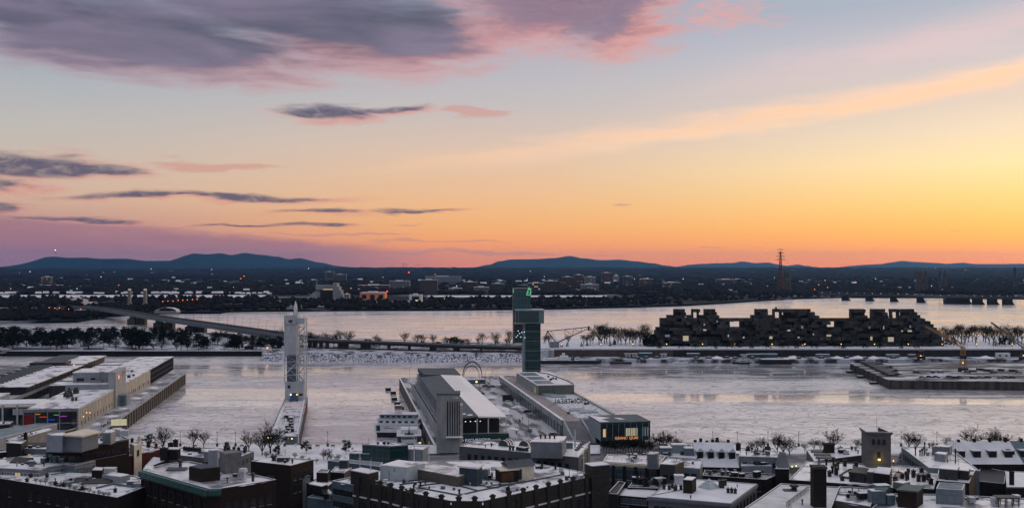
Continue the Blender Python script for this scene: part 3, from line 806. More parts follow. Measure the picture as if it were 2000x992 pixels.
for px, py in ((96, 601), (107, 602), (116, 601.5), (134, 604), (158, 604)): far_lamp('o', px, py, 'orange street lamp low among the dark trees left of the bridge end', 'orange lamps left of the bridge end')
for k in range(50):
    px = r.uniform(20, 1990); d = 1 / (1 / 2900 + (1 / 12500 - 1 / 2900) * r.random() ** .8); z = zfar(d) + 11; py = HOR + (H - z) * F / d
    far_lamp(r.choice('wwwyo'), px, py, 'tiny point of light scattered through the distant suburb', 'scattered lights of the distant suburb', z)
far_lamp('r', 798.5, 534, 'bright red warning light near the skyline, centre', None, 40)
far_lamp('r', 756, 571, 'small red light at the right end of the orange hall', None, 24, .6)
far_lamp('y', 868, 583.5, 'single yellow lamp in the dark wood right of the white hall', None, 22)

# ------------------------------------------------------------------ railway bridge on the right with cut-water piers
t = thing('railway_bridge', 'long dark low bridge on tall cut-water piers crossing the ice at the right', 'bridge', (*at(1600, 584, 0), 0))
O = Vector(t.location)
pl = [(1598, 573.5, 15.5), (1660, 575, 15.5), (1770, 577, 15.8), (1845, 579.5, 16), (1900, 580.5, 16.3), (2080, 582, 16.6)]
P3 = []
for px, py, z in pl:
    d = (H - z) * F / (py - HOR); P3.append(Vector(((px - 1000) / F * d, d, z)) - O)
girder = MB(); truss = MB(); rail = MB()
for p, q in zip(P3, P3[1:]):
    dirv = (q - p).normalized(); nrm = Vector((-dirv.y, dirv.x, 0)).normalized() * 5
    girder.add([p - nrm, q - nrm, q + nrm, p + nrm, p - nrm - Vector((0, 0, 4)), q - nrm - Vector((0, 0, 4)), q + nrm - Vector((0, 0, 4)), p + nrm - Vector((0, 0, 4))],
               [(0, 1, 2, 3), (7, 6, 5, 4), (4, 5, 1, 0), (5, 6, 2, 1), (6, 7, 3, 2), (7, 4, 0, 3)])
    n = int((q - p).length / 9)
    for i in range(n):
        a = p.lerp(q, i / n) - nrm; b = p.lerp(q, (i + 1) / n) - nrm
        truss.bar(a, b + Vector((0, 0, 5)), .35, n=3); truss.bar(b, b + Vector((0, 0, 5)), .35, n=3)
    rail.bar(p - nrm + Vector((0, 0, 5)), q - nrm + Vector((0, 0, 5)), .5, n=4)
girder.obj('girder', BLACK, t); truss.obj('truss', DARKMET, t); rail.obj('top_chord', DARKMET, t)
def deck_at(px):
    for p, q, a, b in zip(P3, P3[1:], pl, pl[1:]):
        if a[0] <= px <= b[0]: return p.lerp(q, (px - a[0]) / (b[0] - a[0]))
    return P3[-1]
for a, b, wide in ((1645.5, 1655, 8), (1693, 1703, 8), (1741, 1750, 8), (1793, 1803, 8), (1845, 1892, 9), (1901, 1917, 9), (1931, 1946, 9), (1961, 1976, 9)):
    c = deck_at((a + b) / 2); half = (b - a) / 2 / F * (c.y + O.y)
    mb = MB()
    mb.prism([(c.x - half, c.y - 7), (c.x + half, c.y - 7), (c.x + half, c.y + 7), (c.x - half, c.y + 7)], 0, c.z - 4.01)
    mb.add([(c.x + half + .01, c.y - 5, 0), (c.x + half + 9, c.y, 0), (c.x + half + .01, c.y + 5, 0), (c.x + half + .01, c.y - 5, 9), (c.x + half + .01, c.y + 5, 9), (c.x + half + 2, c.y, 8)], [(0, 1, 5, 3), (1, 2, 4, 5), (3, 5, 4), (0, 2, 1), (0, 3, 4, 2)])
    mb.obj('pier', pmat('black_stone', (.022, .02, .02), .95, .1), t)
for k in range(24):
    px = 1606 + k * 16.5; c = deck_at(px) + O
    o = link('street_lamp', LM['w'], None, (c.x, c.y, c.z)); o.scale = (.28, .28, .32)
    tag(o, 'tiny white light in the row along the railway bridge', 'street lamp', 'lights along the railway bridge')

# ------------------------------------------------------------------ road bridge from the island, continuing as the viaduct behind the conveyor tower
rb = [(150, 598, 12), (182, 600.5, 15), (227.5, 606, 15.5), (315, 620, 15.5), (420, 634.5, 15), (525, 649.5, 14.5), (570, 657, 14), (600, 661.5, 13.6), (680, 665, 13), (770, 668, 12.3), (850, 671.5, 11.5), (931, 674.5, 10.6), (1022, 677, 9.9)]
def rpt(px, py, z):
    d = (H - z) * F / (py - HOR); return Vector(((px - 1000) / F * d, d, z))
RP = [rpt(*p) for p in rb]
t = thing('road_bridge', 'long pale road bridge sweeping down from the island and on as a dark viaduct', 'bridge', RP[3])
O = Vector(t.location)
deck, side, rail = MB(), MB(), MB()
W = 11.0
def ribbon(mb, pts, off0, off1, dz0, dz1):
    n = len(pts); L = []
    for i in range(n):
        dv = (pts[min(i + 1, n - 1)] - pts[max(i - 1, 0)]); dv.z = 0; dv.normalize()
        nr = Vector((dv.y, -dv.x, 0))                       # towards the viewer's side
        p = pts[i] - O
        L.append([tuple(p + nr * off0 + Vector((0, 0, dz0))), tuple(p + nr * off1 + Vector((0, 0, dz0))), tuple(p + nr * off1 + Vector((0, 0, dz1))), tuple(p + nr * off0 + Vector((0, 0, dz1)))])
    for a, b in zip(L, L[1:]):
        mb.add(a + b, [(0, 1, 5, 4), (1, 2, 6, 5), (2, 3, 7, 6), (3, 0, 4, 7)])
    mb.add(L[0], [(3, 2, 1, 0)]); mb.add(L[-1], [(0, 1, 2, 3)])
ribbon(deck, RP, -W, W, -.6, 0)
ribbon(side, RP[:8], W + .003, W + .6, -3.4, .9)
ribbon(side, RP[:8], -W - .6, -W - .003, -3.4, .9)
gird2 = MB(); ribbon(gird2, RP[7:], -W + 1, W - .4, -2.6, -.603)
for off in (W - .2, -W + .2): ribbon(rail, RP, off - .08, off + .08, .95, 1.5)
deck.obj('deck', pmat('salted_road', (.06, .06, .065), .95, .05, c2=(.035, .035, .04), scale=.05), t)
side.obj('parapet', pmat('weathered_parapet', (.13, .15, .16), .9, .1), t)
gird2.obj('girder', BLACK, t); rail.obj('railing', GREYMET, t)
for px, py, half_w, dep in ((267, 634, 17, 12), (320, 642.5, 19, 12), (382, 651, 17, 10)):
    c = rpt(px, py, 0) - O; dz = min((p - O - c).xy.length for p in RP)
    near = min(RP, key=lambda p: abs((p - O).x - c.x)) - O
    top = near.z - 3.3
    base = -O.z
    mb = MB()
    for s in (-1, 1):
        hw = half_w
        mb.prism([(c.x + s * hw * .4 - 6, c.y - 4), (c.x + s * hw * .4 + 6, c.y - 4), (c.x + s * hw * .4 + 6, c.y + 8), (c.x + s * hw * .4 - 6, c.y + 8)], base, -O.z + 9)
        mb.prism([(c.x + s * hw * .36 - 4, c.y - 3), (c.x + s * hw * .36 + 4, c.y - 3), (c.x + s * hw * .36 + 4, c.y + 7), (c.x + s * hw * .36 - 4, c.y + 7)], -O.z + 9.003, top)
    mb.obj('pier', DARKCONC, t)
for i, px in enumerate((606, 616, 628, 640, 668, 674, 712, 718, 760, 800, 846, 892, 940)):
    for a, b, p, q in zip(rb, rb[1:], RP, RP[1:]):
        if a[0] <= px <= b[0]:
            c = p.lerp(q, (px - a[0]) / (b[0] - a[0])) - O
            wv = 6 if px in (668, 674, 712, 718, 846, 892) else 1.6
            MB().box(c.x - wv / 2, c.x + wv / 2, c.y - 8, c.y + 6, 4.5 - O.z, c.z - 2.6).obj('column', DARKCONC, t)
POLE = MB().bar((0, 0, 0), (0, 0, 12), .16, .1, 5).bar((0, 0, 12), (1.8, 0, 12.2), .09, n=4).box(1.2, 2.3, -.2, .2, 12.0, 12.25).mesh('street_lamp', DARKMET)
for k in range(22):
    px = 240 + k * 15.2 + (k > 12) * 4
    for a, b, p, q in zip(rb, rb[1:], RP, RP[1:]):
        if a[0] <= px <= b[0]:
            c = p.lerp(q, (px - a[0]) / (b[0] - a[0]))
            o = link('street_lamp', POLE, None, (c.x, c.y + 9, c.z), .4); tag(o, 'slim unlit street lamp in the row along the road bridge', 'street lamp', 'slim lamps along the road bridge')
# the approach ramp on the island and a low vaulted hall beside it
t = thing('ramp', 'straight snowy ramp rising through dark woods at the left end of the bridge', 'ramp', (*at(160, 588, 6), 4))
a, b = Vector((*at(143, 580, 12), 12)), Vector((*at(180, 594, 8), 8)); O = Vector(t.location)
mb = MB(); n_ = Vector((18, 0, 0))
mb.add([a - O - n_, a - O + n_, b - O + n_, b - O - n_] + [v_ - Vector((0, 0, 9)) for v_ in (a - O - n_, a - O + n_, b - O + n_, b - O - n_)], [(0, 3, 2, 1), (4, 5, 6, 7), (0, 1, 5, 4), (1, 2, 6, 5), (2, 3, 7, 6), (3, 0, 4, 7)])
mb.obj('ramp_slab', pmat('ramp_snow', (.34, .30, .28)), t)
t = thing('vaulted_hall', 'low pale barrel-roofed hall under the bridge on the island', 'hall', (*at(327, 611, 4), 3.9))
mb = MB()
for i in range(6):
    a0, a1 = math.pi * i / 6, math.pi * (i + 1) / 6
    mb.add([(math.cos(a0) * 20, -10, 3 + math.sin(a0) * 7), (math.cos(a1) * 20, -10, 3 + math.sin(a1) * 7), (math.cos(a1) * 20, 10, 3 + math.sin(a1) * 7), (math.cos(a0) * 20, 10, 3 + math.sin(a0) * 7)], [(3, 2, 1, 0)])
mb.obj('roof', PALEMET, t)
MB().box(-19.9, 19.9, -9.8, 9.8, 0, 3).obj('wall', GREYMET, t)
# ------------------------------------------------------------------ trees
def bare_tree_mesh(seed, h, spread=.5, levels=4, limbs=6, tw=.035, upright=.5):
    """Trunk mesh and crown-of-branches mesh of a leafless tree."""
    q = random.Random(seed); tr = MB(); cr = MB()
    th = h * q.uniform(.12, .2)
    tr.bar((0, 0, -.3), (0, 0, th), h * .024, h * .018, 6)
    def grow(p, d, L, rad, lv):
        e = p + d * L
        mb = tr if lv == 0 else cr
        mid = p + d * (L * .5) + Vector((q.uniform(-1, 1), q.uniform(-1, 1), q.uniform(-.3, .5))) * L * .06
        mb.bar(p, mid, rad, rad * .8, 4 if lv < 2 else 3); mb.bar(mid, e, rad * .8, rad * .6, 4 if lv < 2 else 3)
        if lv >= levels: return
        for k in range(limbs - lv if lv < 2 else 3):
            a = q.uniform(0, 6.283); s = q.uniform(.45, .95) * spread * 1.5
            nd = (d + Vector((math.cos(a) * s, math.sin(a) * s, q.uniform(-.15, .45) * upright))).normalized()
            st = p + d * L * q.uniform(.45, 1.0)
            grow(st, nd, L * q.uniform(.55, .8), max(tw, rad * .5), lv + 1)
    for k in range(limbs):
        a = 6.283 * k / limbs + q.uniform(-.4, .4); s = spread * q.uniform(.5, 1.2)
        d = Vector((math.cos(a) * s, math.sin(a) * s, 1)).normalized()
        grow(Vector((0, 0, th * q.uniform(.8, 1.0))), d, h * q.uniform(.26, .36), h * .011, 1)
    grow(Vector((0, 0, th * .95)), Vector((q.uniform(-.1, .1), q.uniform(-.1, .1), 1)).normalized(), h * .34, h * .013, 1)
    return tr.mesh('trunk', BARK), cr.mesh('crown', TWIG)
def pine_mesh(seed, h, w, kind='round'):
    """Evergreen: trunk and a crown of many small needle tufts gathered in uneven clumps."""
    q = random.Random(seed); tr = MB(); cr = MB()
    tr.bar((0, 0, -.3), (0, 0, h * .9), h * .022, h * .008, 6)
    clumps = []
    if kind == 'cone':
        for i in range(26):
            t = i / 26; zz = h * (.10 + .86 * t); rr = w * (1 - t) ** .85
            for k in range(3 + int(5 * (1 - t))):
                a = q.uniform(0, 6.283); clumps.append((math.cos(a) * rr * q.uniform(.5, 1), math.sin(a) * rr * q.uniform(.5, 1), zz, h * .05 * (1.3 - t * .7)))
    else:
        for i in range(34):
            a = q.uniform(0, 6.283); t = q.random(); rr = w * math.sqrt(q.random()) * (1 - .45 * t)
            clumps.append((math.cos(a) * rr, math.sin(a) * rr, h * (.24 + .70 * t), h * q.uniform(.08, .13)))
            if i % 4 == 0: tr.bar((0, 0, h * (.3 + .4 * t)), clumps[-1][:3], h * .008, h * .003, 3)
    for cx, cy_, cz, s in clumps:
        for k in range(40 if kind != 'cone' else 12):
            v = Vector((q.gauss(0, 1), q.gauss(0, 1), q.gauss(0, .7))).normalized() * s * q.uniform(.5, 1.15)
            c = Vector((cx, cy_, cz)) + v
            u = Vector((q.uniform(-1, 1), q.uniform(-1, 1), q.uniform(-.5, .8))).normalized() * s * .42
            n = Vector((q.uniform(-1, 1), q.uniform(-1, 1), q.uniform(-1, 1))).normalized() * s * .22
            cr.add([c - u, c + n, c + u, c - n], [(0, 1, 2, 3)])
    return tr.mesh('trunk', BARK), cr.mesh('crown', NEEDLE)
BARE = [bare_tree_mesh(31 + k, 12, .62 + .1 * (k % 3), tw=.05) for k in range(5)]
TALL = [bare_tree_mesh(51 + k, 16, .6, tw=.05, upright=.8) for k in range(4)]
PINE = [pine_mesh(61 + k, 10, 4.2) for k in range(4)]
UMB = [pine_mesh(71 + k, 8, 4.6) for k in range(2)]
CONE = [pine_mesh(81 + k, 12, 3.2, 'cone') for k in range(2)]
ROUND = [pine_mesh(91 + k, 5, 4.0) for k in range(2)]
tr_rnd = random.Random(5)
def tree(kind, x, y, z, h, name, label, group=None, h0=12.0):
    tm, cm = kind[tr_rnd.randrange(len(kind))]
    t = thing(name, label, 'tree', (x, y, z), tr_rnd.uniform(0, 6.28), group)
    s = h / h0 * (1.3 if kind in (BARE, TALL) else 1.0); t.scale = (s * tr_rnd.uniform(.9, 1.12), s * tr_rnd.uniform(.9, 1.12), s)
    link('trunk', tm, t); link('crown', cm, t)
    return t

# park on the far bank, left: dark pines above the snow, bare trees between
q = random.Random(17)
park = []
for k in range(84):
    px = -10 + k * 6.7 + q.uniform(-6, 6); py = q.uniform(656, 672) if q.random() < .72 else q.uniform(676, 688)
    park.append((px, py, 'p'))
for k in range(58): park.append((q.uniform(0, 560), q.uniform(660, 690), 'b'))
park += [(388, 688, 'p'), (398, 690, 'p'), (122, 680, 'p'), (112, 678, 'p'), (272, 682, 'p'), (265, 684, 'p'), (455, 684, 'p'), (468, 684, 'p'), (462, 686, 'p'), (545, 680, 'p'), (520, 676, 'p'), (535, 674, 'p'), (505, 676, 'p')]
park.sort()
npn = nb = 0
for px, py, kd in park:
    x, y = at(px, py, 5)
    if y < 966: y = 966 + q.uniform(0, 6); x = (px - 1000) / F * y
    if kd == 'p':
        tp = q.uniform(637, 650) if px < 385 else q.uniform(653, 664)
        tree(PINE, x, y, 4.9, max(7.5, min(23, (HOR + (H - 5) * F / y - tp) * y / F)), 'pine_tree', f'dark pine in the snowy far park, {nth(npn)} pine from the left', 'dark pines of the far park', 10); npn += 1
    else:
        tree(BARE, x, y, 4.9, q.uniform(8, 13), 'bare_tree', f'leafless tree in the far park, {nth(nb)} bare one from the left', 'bare trees of the far park'); nb += 1
# row of tall bare trees behind the viaduct, in front of the bright ice
row = [602, 611, 620, 633, 641, 652, 662, 681, 735, 741, 790, 815, 826, 846, 870, 880, 890, 905, 914, 934, 942, 968, 972, 990, 995]
for k, px in enumerate(row):
    x, y = ptf(px, 1010 + q.uniform(-14, 14))
    hh = {681: 17, 735: 11, 968: 16, 995: 15}.get(px, q.uniform(6.5, 13.5) if px > 700 else q.uniform(12, 15))
    tree(TALL, x, y, 4.9, hh, 'bare_tree', f'leafless tree behind the dark viaduct, {nth(k)} from the left of that row', 'bare trees behind the viaduct', 16)
for k, (px, h) in enumerate(((718, 5.5), (724, 5.0), (884, 7.5), (892, 6.5), (898, 5), (825, 3.5), (856, 3), (777, 3))):
    x, y = ptf(px, 1000); tree(ROUND, x, y, 5.2, h + 3, 'evergreen_bush', f'dark rounded evergreen behind the viaduct, {nth(k)} from the left', 'evergreens behind the viaduct', 5)
row = [1066, 1072, 1110, 1140, 1146, 1153, 1158, 1170, 1174, 1181, 1185, 1191, 1200, 1207, 1213, 1222, 1230, 1236, 1242, 1250, 1256, 1262, 1268]
for k, px in enumerate(row):
    x, y = ptf(px, 985 + q.uniform(-22, 22))
    tree(TALL, x, y, 9.3, q.uniform(12, 20) if px > 1160 else q.uniform(8, 13), 'bare_tree', f'leafless tree between the derrick and the terraced complex, {nth(k)} from the left', 'bare trees beside the derrick', 16)
for k, px in enumerate((1097, 1108, 1136, 1147, 1192, 1200, 1262, 1272, 1279)):
    x, y = ptf(px, 958 + q.uniform(-4, 8)); tree(CONE if px < 1200 else PINE, x, y, 9.3, 6 if px < 1260 else 12, 'evergreen_tree', f'small dark evergreen left of the terraced complex, {nth(k)} from the left', 'evergreens beside the derrick', 12 if px < 1200 else 10)
row = [1843, 1850, 1858, 1864, 1871, 1878, 1885, 1892, 1899, 1906, 1921, 1925, 1932, 1940, 1952, 1962, 1972, 1980, 1988, 1996]
for k, px in enumerate(row):
    x, y = ptf(px, 1000 + q.uniform(-24, 24))
    tree(TALL, x, y, 9.3, q.uniform(13, 19), 'bare_tree', f'leafless tree right of the terraced complex, {nth(k)} from the left', 'bare trees right of the terraced complex', 16)
for k, px in enumerate((1850, 1862, 1944, 1956, 1964, 1976)):
    x, y = ptf(px, 962); tree(PINE if k != 2 else CONE, x, y, 9.3, 9, 'evergreen_tree', f'dark evergreen on the bank right of the terraced complex, {nth(k)} from the left', 'evergreens right of the terraced complex', 10)
for k, px in enumerate((1288, 1330, 1358, 1398, 1420, 1440, 1468, 1500, 1530, 1556, 1590, 1634, 1648, 1690, 1720, 1760, 1790)):
    x, y = ptf(px, 934 + q.uniform(-4, 4)); tree(ROUND if k % 3 else CONE, x, y, 9.3, q.uniform(4, 7) if k % 3 else q.uniform(8, 11), 'evergreen_bush', f'dark evergreen at the foot of the terraced complex, {nth(k)} from the left', 'evergreens in front of the terraced complex', 5 if k % 3 else 12)

# ------------------------------------------------------------------ far bank: walls, rocks, pavilion
def wall_thing(name, label, cat, x0, x1, y, z0, z1, th, mat, cap=True, panel=0):
    t = thing(name, label, cat, ((x0 + x1) / 2, y, z0))
    w = x1 - x0
    MB().box(-w / 2, w / 2, 0, th, 0, z1 - z0).obj('wall', mat, t)
    if cap: MB().box(-w / 2, w / 2, -.15, th + .15, z1 - z0 + .002, z1 - z0 + .35).obj('snow_cap', SNOW, t)
    if panel:
        mb = MB(); k = int(w / panel)
        for i in range(k + 1): mb.box(-w / 2 + i * w / k - .2, -w / 2 + i * w / k + .2, -.25, -.003, 0, z1 - z0 - .1)
        mb.obj('buttress', mat, t)
    return t
wall_thing('quay_wall', 'long black quay wall below the snowy park on the left', 'quay wall', -497, -236, 957, -.2, 5.2, 4.9, pmat('black_quay', (.02, .02, .024), .9, .1), panel=9)
wall_thing('quay_wall', 'low broken black breakwater left of the long quay wall', 'quay wall', -580, -500, 958, -.2, 3.0, 3, pmat('black_quay', (.02, .02, .024)))
for k, (a, b) in enumerate(((30, 100), (165, 203))):
    x0, x1 = (a - 1000) / F * 975, (b - 1000) / F * 975
    t = thing('pontoon', ('long' if k == 0 else 'short') + ' grey snow-dusted pontoon stored behind the quay wall', 'pontoon', ((x0 + x1) / 2, 973, 5))
    MB().box(-(x1 - x0) / 2, (x1 - x0) / 2, -1.5, 1.5, 0, 2.2).obj('hull', BLUEMET, t)
    MB().box(-(x1 - x0) / 2, (x1 - x0) / 2, -1.6, 1.6, 2.204, 2.5).obj('snow', SNOW, t)
# rocky snow slope under the viaduct
mb = MB(); nx, ny = 240, 14
for j in range(ny + 1):
    for i in range(nx + 1):
        x = -236 + 256 * i / nx; y = 900 + 24 * j / ny
        t_ = j / ny
        z = -0.4 + 5.6 * t_ ** .8 + (.9 * noise.noise(Vector((x * .35, y * .35, 1))) + .6 * noise.noise(Vector((x * .9, y * .9, 4)))) * math.sin(math.pi * min(1, t_ * 1.1)) - (x < -225) * 3 * (1 - t_)
        mb.v.append((x, y, z))
for j in range(ny):
    for i in range(nx):
        a = j * (nx + 1) + i; mb.f.append((a, a + 1, a + nx + 2, a + nx + 1)); mb.m.append(0)
struct(mb.obj('bank', pmat('rocky_snow', (.58, .60, .67), .9, .15, c2=(.03, .032, .04), scale=.75, thr=(.40, .58), stretch=(1, .5, 1))))
for k in range(34):
    px = q.uniform(605, 1005); x, y = ptf(px, 908 + q.uniform(0, 10))
    tree(BARE, x, y, 1.5 + (y - 906) * .25, q.uniform(2, 4), 'bare_shrub', 'low leafless shrub on the rocky snow slope under the viaduct', 'shrubs on the rocky slope')
# octagonal kiosk in the park
t = thing('park_pavilion', 'small snow-roofed pavilion with a lantern top in the far park', 'pavilion', (*at(487, 681, 5), 5))
oct_ = lambda rr: [(rr * math.cos(k * .785 + .39), rr * math.sin(k * .785 + .39)) for k in range(8)]
MB().prism(oct_(5), 0, 3.4).obj('wall', DARKWALL, t)
mb = MB(); pts = oct_(6.4); mb.add([(x, y, 3.41) for x, y in pts] + [(0, 0, 6.4)], [(k, (k + 1) % 8, 8) for k in range(8)] + [tuple(reversed(range(8)))]); rf = mb.obj('roof', SNOW, t)
MB().prism(oct_(1), 6.0, 7.6).obj('lantern', WHITE, rf)
far_lamp('o', 522, 680.5, 'orange lamp low among the pines left of the conveyor tower', None, 8, .5)
far_lamp('o', 281, 657, 'reddish lamp among the pines under the road bridge', None, 10, .5)

# ------------------------------------------------------------------ right quay: retaining wall, road guard, sheds, boats
wall_thing('retaining_wall', 'brown retaining wall below the road behind the barge', 'wall', 36, 152, 917.4, 3.4, 9.9, .5, pmat('brown_wall', (.095, .075, .07), .9, .15, scale=.2), panel=12)
wall_thing('retaining_wall', 'long dark retaining wall below the road in front of the terraced complex', 'wall', 152.1, 560, 917.4, 3.4, 9.9, .5, pmat('dark_wall', (.035, .034, .036), .9, .15, scale=.2), panel=12)
t = thing('guard_rail', 'long snow-topped road guard rail in front of the terraced complex', 'guard rail', (300, 921, 9.5))
MB().box(-262, 262, 0, .3, .5, 1.0).obj('rail', PALEMET, t)
mb = MB()
for k in range(66): mb.box(-262 + k * 8, -261.7 + k * 8, .05, .3, 0, .5)
mb.obj('post', GREYMET, t)['kind'] = 'stuff'
MB().box(-262, 262, -.1, .4, 1.003, 1.25).obj('snow_cap', SNOW, t)
struct(MB().box(14, 560, 923, 934, 9.504, 9.51).obj('road', ASPH))
far_pole = MB().bar((0, 0, 0), (0, 0, 9), .12, .07, 4).mesh('light_pole', DARKMET)
for k in range(19):
    x, y = ptf(1090 + k * 50, 936)
    tag(link('light_pole', far_pole, None, (x, y, 9.5)), 'slim dark light pole in the row along the snowy road on the right bank', 'light pole', 'light poles on the right bank')
glow = MB(); glow.bar((0, 0, 0), (0, 0, 3.6), .1, n=4); glow.prism([(.36 * math.cos(k * 1.047), .36 * math.sin(k * 1.047)) for k in range(6)], 3.6, 4.3, 1)
glow = glow.mesh('street_lamp', [DARKMET, WARMLAMP])
lamps = [1097, 1174, 1236, 1302, 1372, 1435, 1508, 1572, 1643, 1708, 1774, 1840, 1907, 1977]
for k, px in enumerate(lamps):
    x, y = ptf(px, 940)
    tag(link('street_lamp', glow, None, (x, y, 9.5)), f'warm glowing lamp along the snowy right bank, {nth(k)} from the left', 'street lamp', 'warm lamps on the right bank')
def container(px0, px1, y, z, h, mat, label, win=0):
    x0, x1 = (px0 - 1000) / F * y, (px1 - 1000) / F * y; w = x1 - x0
    t = thing('site_cabin', label, 'cabin', ((x0 + x1) / 2, y, z))
    MB().box(-w / 2, w / 2, 0, 4, 0, h).obj('body', mat, t)
    MB().box(-w / 2 - .1, w / 2 + .1, -.1, 4.1, h + .003, h + .3).obj('roof_snow', SNOW, t)
    for i in range(win): MB().box(-w / 2 + (i + .15) * w / win, -w / 2 + (i + .85) * w / win, -.06, -.004, h * .2, h * .8).obj('door', PALEMET, t)
    return t
TEALBOX = pmat('teal_box', (.025, .085, .12), .6, .3)
container(1220, 1233, 908, 3.4, 3.4, DARKWALL, 'dark cabin with two pale doors on the right quay, leftmost of the cabins', 2)
container(1234, 1246, 908, 3.4, 3.4, DARKWALL, 'dark cabin with two pale doors, second of the cabins on the quay', 2)
container(1248.5, 1274, 909, 3.4, 4, TEALBOX, 'long teal cabin beside the two dark cabins on the quay')
container(1290, 1303, 908, 3.4, 3.2, TEALBOX, 'small teal cabin with two pale doors on the quay', 2)
container(1342, 1367, 909, 3.4, 3.6, DARKWALL, 'dark cabin under the second wing of the terraced complex')
container(1447, 1461, 906, 3.4, 2.6, DARKWALL, 'low cabin with one lit pale wall on the quay', 1)
container(1460, 1494, 907, 3.4, 3.2, TEALBOX, 'long low teal cabin in the middle of the quay')
container(1488, 1519, 906, 3.4, 3.4, TEALBOX, 'long teal cabin right of the low one')
container(1595, 1621, 907, 3.4, 3.0, BLUEMET, 'grey-blue cabin with snow on top right of the dark barge')
container(1733, 1757, 907, 3.4, 2.8, BLUEMET, 'grey-blue cabin between the dark barge and the yellow crane')
container(1776, 1789, 907, 3.4, 2.8, DARKWALL, 'small dark cabin just left of the short crane')
t = container(1948, 1973, 903, 3.4, 4.4, WHITE, 'white site cabin with dark windows on the quay at the right')
for i in range(2): MB().box(-4.5 + i * 6, -2.5 + i * 6, -.06, -.004, 1.6, 3.0).obj('window', GLASS, t)
def heap_mesh(seed, w, h):
    qq = random.Random(seed); mb = MB(); n, m = 14, 6
    for j in range(m + 1):
        for i in range(n):
            a = 6.283 * i / n; rr = w * (1 - j / m); mb.v.append((math.cos(a) * rr * qq.uniform(.85, 1.15), math.sin(a) * rr * .7 * qq.uniform(.85, 1.15), h * (j / m) ** .8 * qq.uniform(.85, 1.1)))
    for j in range(m):
        for i in range(n): mb.f.append((j * n + i, j * n + (i + 1) % n, (j + 1) * n + (i + 1) % n, (j + 1) * n + i)); mb.m.append(0)
    return mb.mesh('snow_heap', SNOW)
HEAP = [heap_mesh(3, 6, 2.4), heap_mesh(4, 9, 2.6)]
for k, px in enumerate((1400, 1550, 1635, 1676, 1706, 1925)):
    x, y = ptf(px, 902); o = link('snow_heap', HEAP[k % 2], None, (x, y, 3.3)); tag(o, f'ploughed snow heap on the right quay, {nth(k)} from the left', 'snow heap', 'snow heaps on the right quay')
def hull(mb, L, B, h, mi=0, bow=.2, flare=.85, z0=0.0, sgn=1):
    """Boat hull along x, bow at +x*sgn."""
    pts = [(-L / 2, -B / 2), (L / 2 - L * bow, -B / 2), (L / 2, 0), (L / 2 - L * bow, B / 2), (-L / 2, B / 2)]
    lo = [(x * .97, y * flare) for x, y in pts]
    if sgn < 0: pts = [(-x, -y) for x, y in pts]; lo = [(-x, -y) for x, y in lo]
    n = 5
    mb.add([(x, y, z0) for x, y in lo] + [(x, y, z0 + h) for x, y in pts], [tuple(reversed(range(n))), tuple(range(n, 2 * n))] + [(i, (i + 1) % n, n + (i + 1) % n, n + i) for i in range(n)], mi)
    return mb
t = thing('work_barge', 'long black work barge with a white wheelhouse moored right of the glass tower', 'barge', (*ptf(1113, 886), 0))
hull(MB(), 58, 9, 3.2, bow=.08).obj('hull', BLACK, t)
MB().box(-26, 24, -3.8, 3.8, 3.203, 3.4).obj('deck_snow', SNOW, t)
MB().box(-9, -1.5, -3, 3, 3.404, 7.2).box(-7, -4.6, -1.5, 1.5, 7.203, 9.6).obj('wheelhouse', WHITE, t)
MB().box(-29, -26, -3, 2, 3.404, 8).obj('winch_house', WHITE, t)
MB().prism([(-20, -3), (-12, -3), (-10, 2), (-20, 2)], 3.404, 5.2).obj('hatch_cover', WHITE, t)
mb = MB().box(1, 4, -3, 2, 3.404, 5.6); mb.bar((2.5, 0, 5.6), (9, 0, 7.0), .8, .4, 6); mb.obj('deck_gear', TEALBOX, t)
MB().box(8, 24, -2.5, 2, 3.404, 4.1).obj('deck_cargo', PALEMET, t)
def small_boat(px, y, L, lab, hm, cabin=True):
    t = thing('small_boat', lab, 'boat', (*ptf(px, y), 0))
    hull(MB(), L, L * .22, 1.8, bow=.25, sgn=-1).obj('hull', hm, t)
    if cabin:
        MB().box(-L * .1, L * .35, -L * .07, L * .07, 1.803, 4).obj('cabin', WHITE, t)
        MB().box(-L * .06, L * .3, -L * .075, -L * .071, 2.6, 3.4).obj('window', GLASS, t)
        MB().bar((L * .2, 0, 4), (L * .2, 0, 7), .12, n=4).obj('mast', PALEMET, t)
small_boat(1212, 884, 20, 'low black boat with white trim frozen in beside the barge', BLACK, False)
small_boat(1328, 883, 14, 'small white cabin boat moored below the terraced complex', WHITE)
small_boat(1447, 883, 16, 'dark boat with a white cabin moored at mid quay', BLACK)
t = thing('black_barge', 'black snow-topped hopper barge tied up at the middle of the right quay', 'barge', (*ptf(1515, 884), 0))
hull(MB(), 30, 9, 4.2, bow=.04).obj('hull', BLACK, t); MB().box(-13, 12, -3.5, 3.5, 4.203, 4.5).obj('cargo_snow', SNOW, t)
for k, px in enumerate((1246, 1262, 1283, 1360, 1385, 1420, 1436, 1470, 1545, 1560, 1605, 1655, 1690, 1745)):
    t = thing('equipment_crate', f'dark piece of gear lying on the right quay edge, {nth(k)} from the left', 'gear', (*ptf(px, 897 + (k % 3) * 3), 3.4), .2 * (k % 4), 'gear on the right quay')
    MB().box(-2.2 - (k % 3), 2.2, -1, 1, 0, 1.2 + .4 * (k % 2)).obj('body', DARKMET, t); MB().box(-1.6, 1.4, -.8, .8, 1.7, 1.95).obj('snow_cap', SNOW, t)

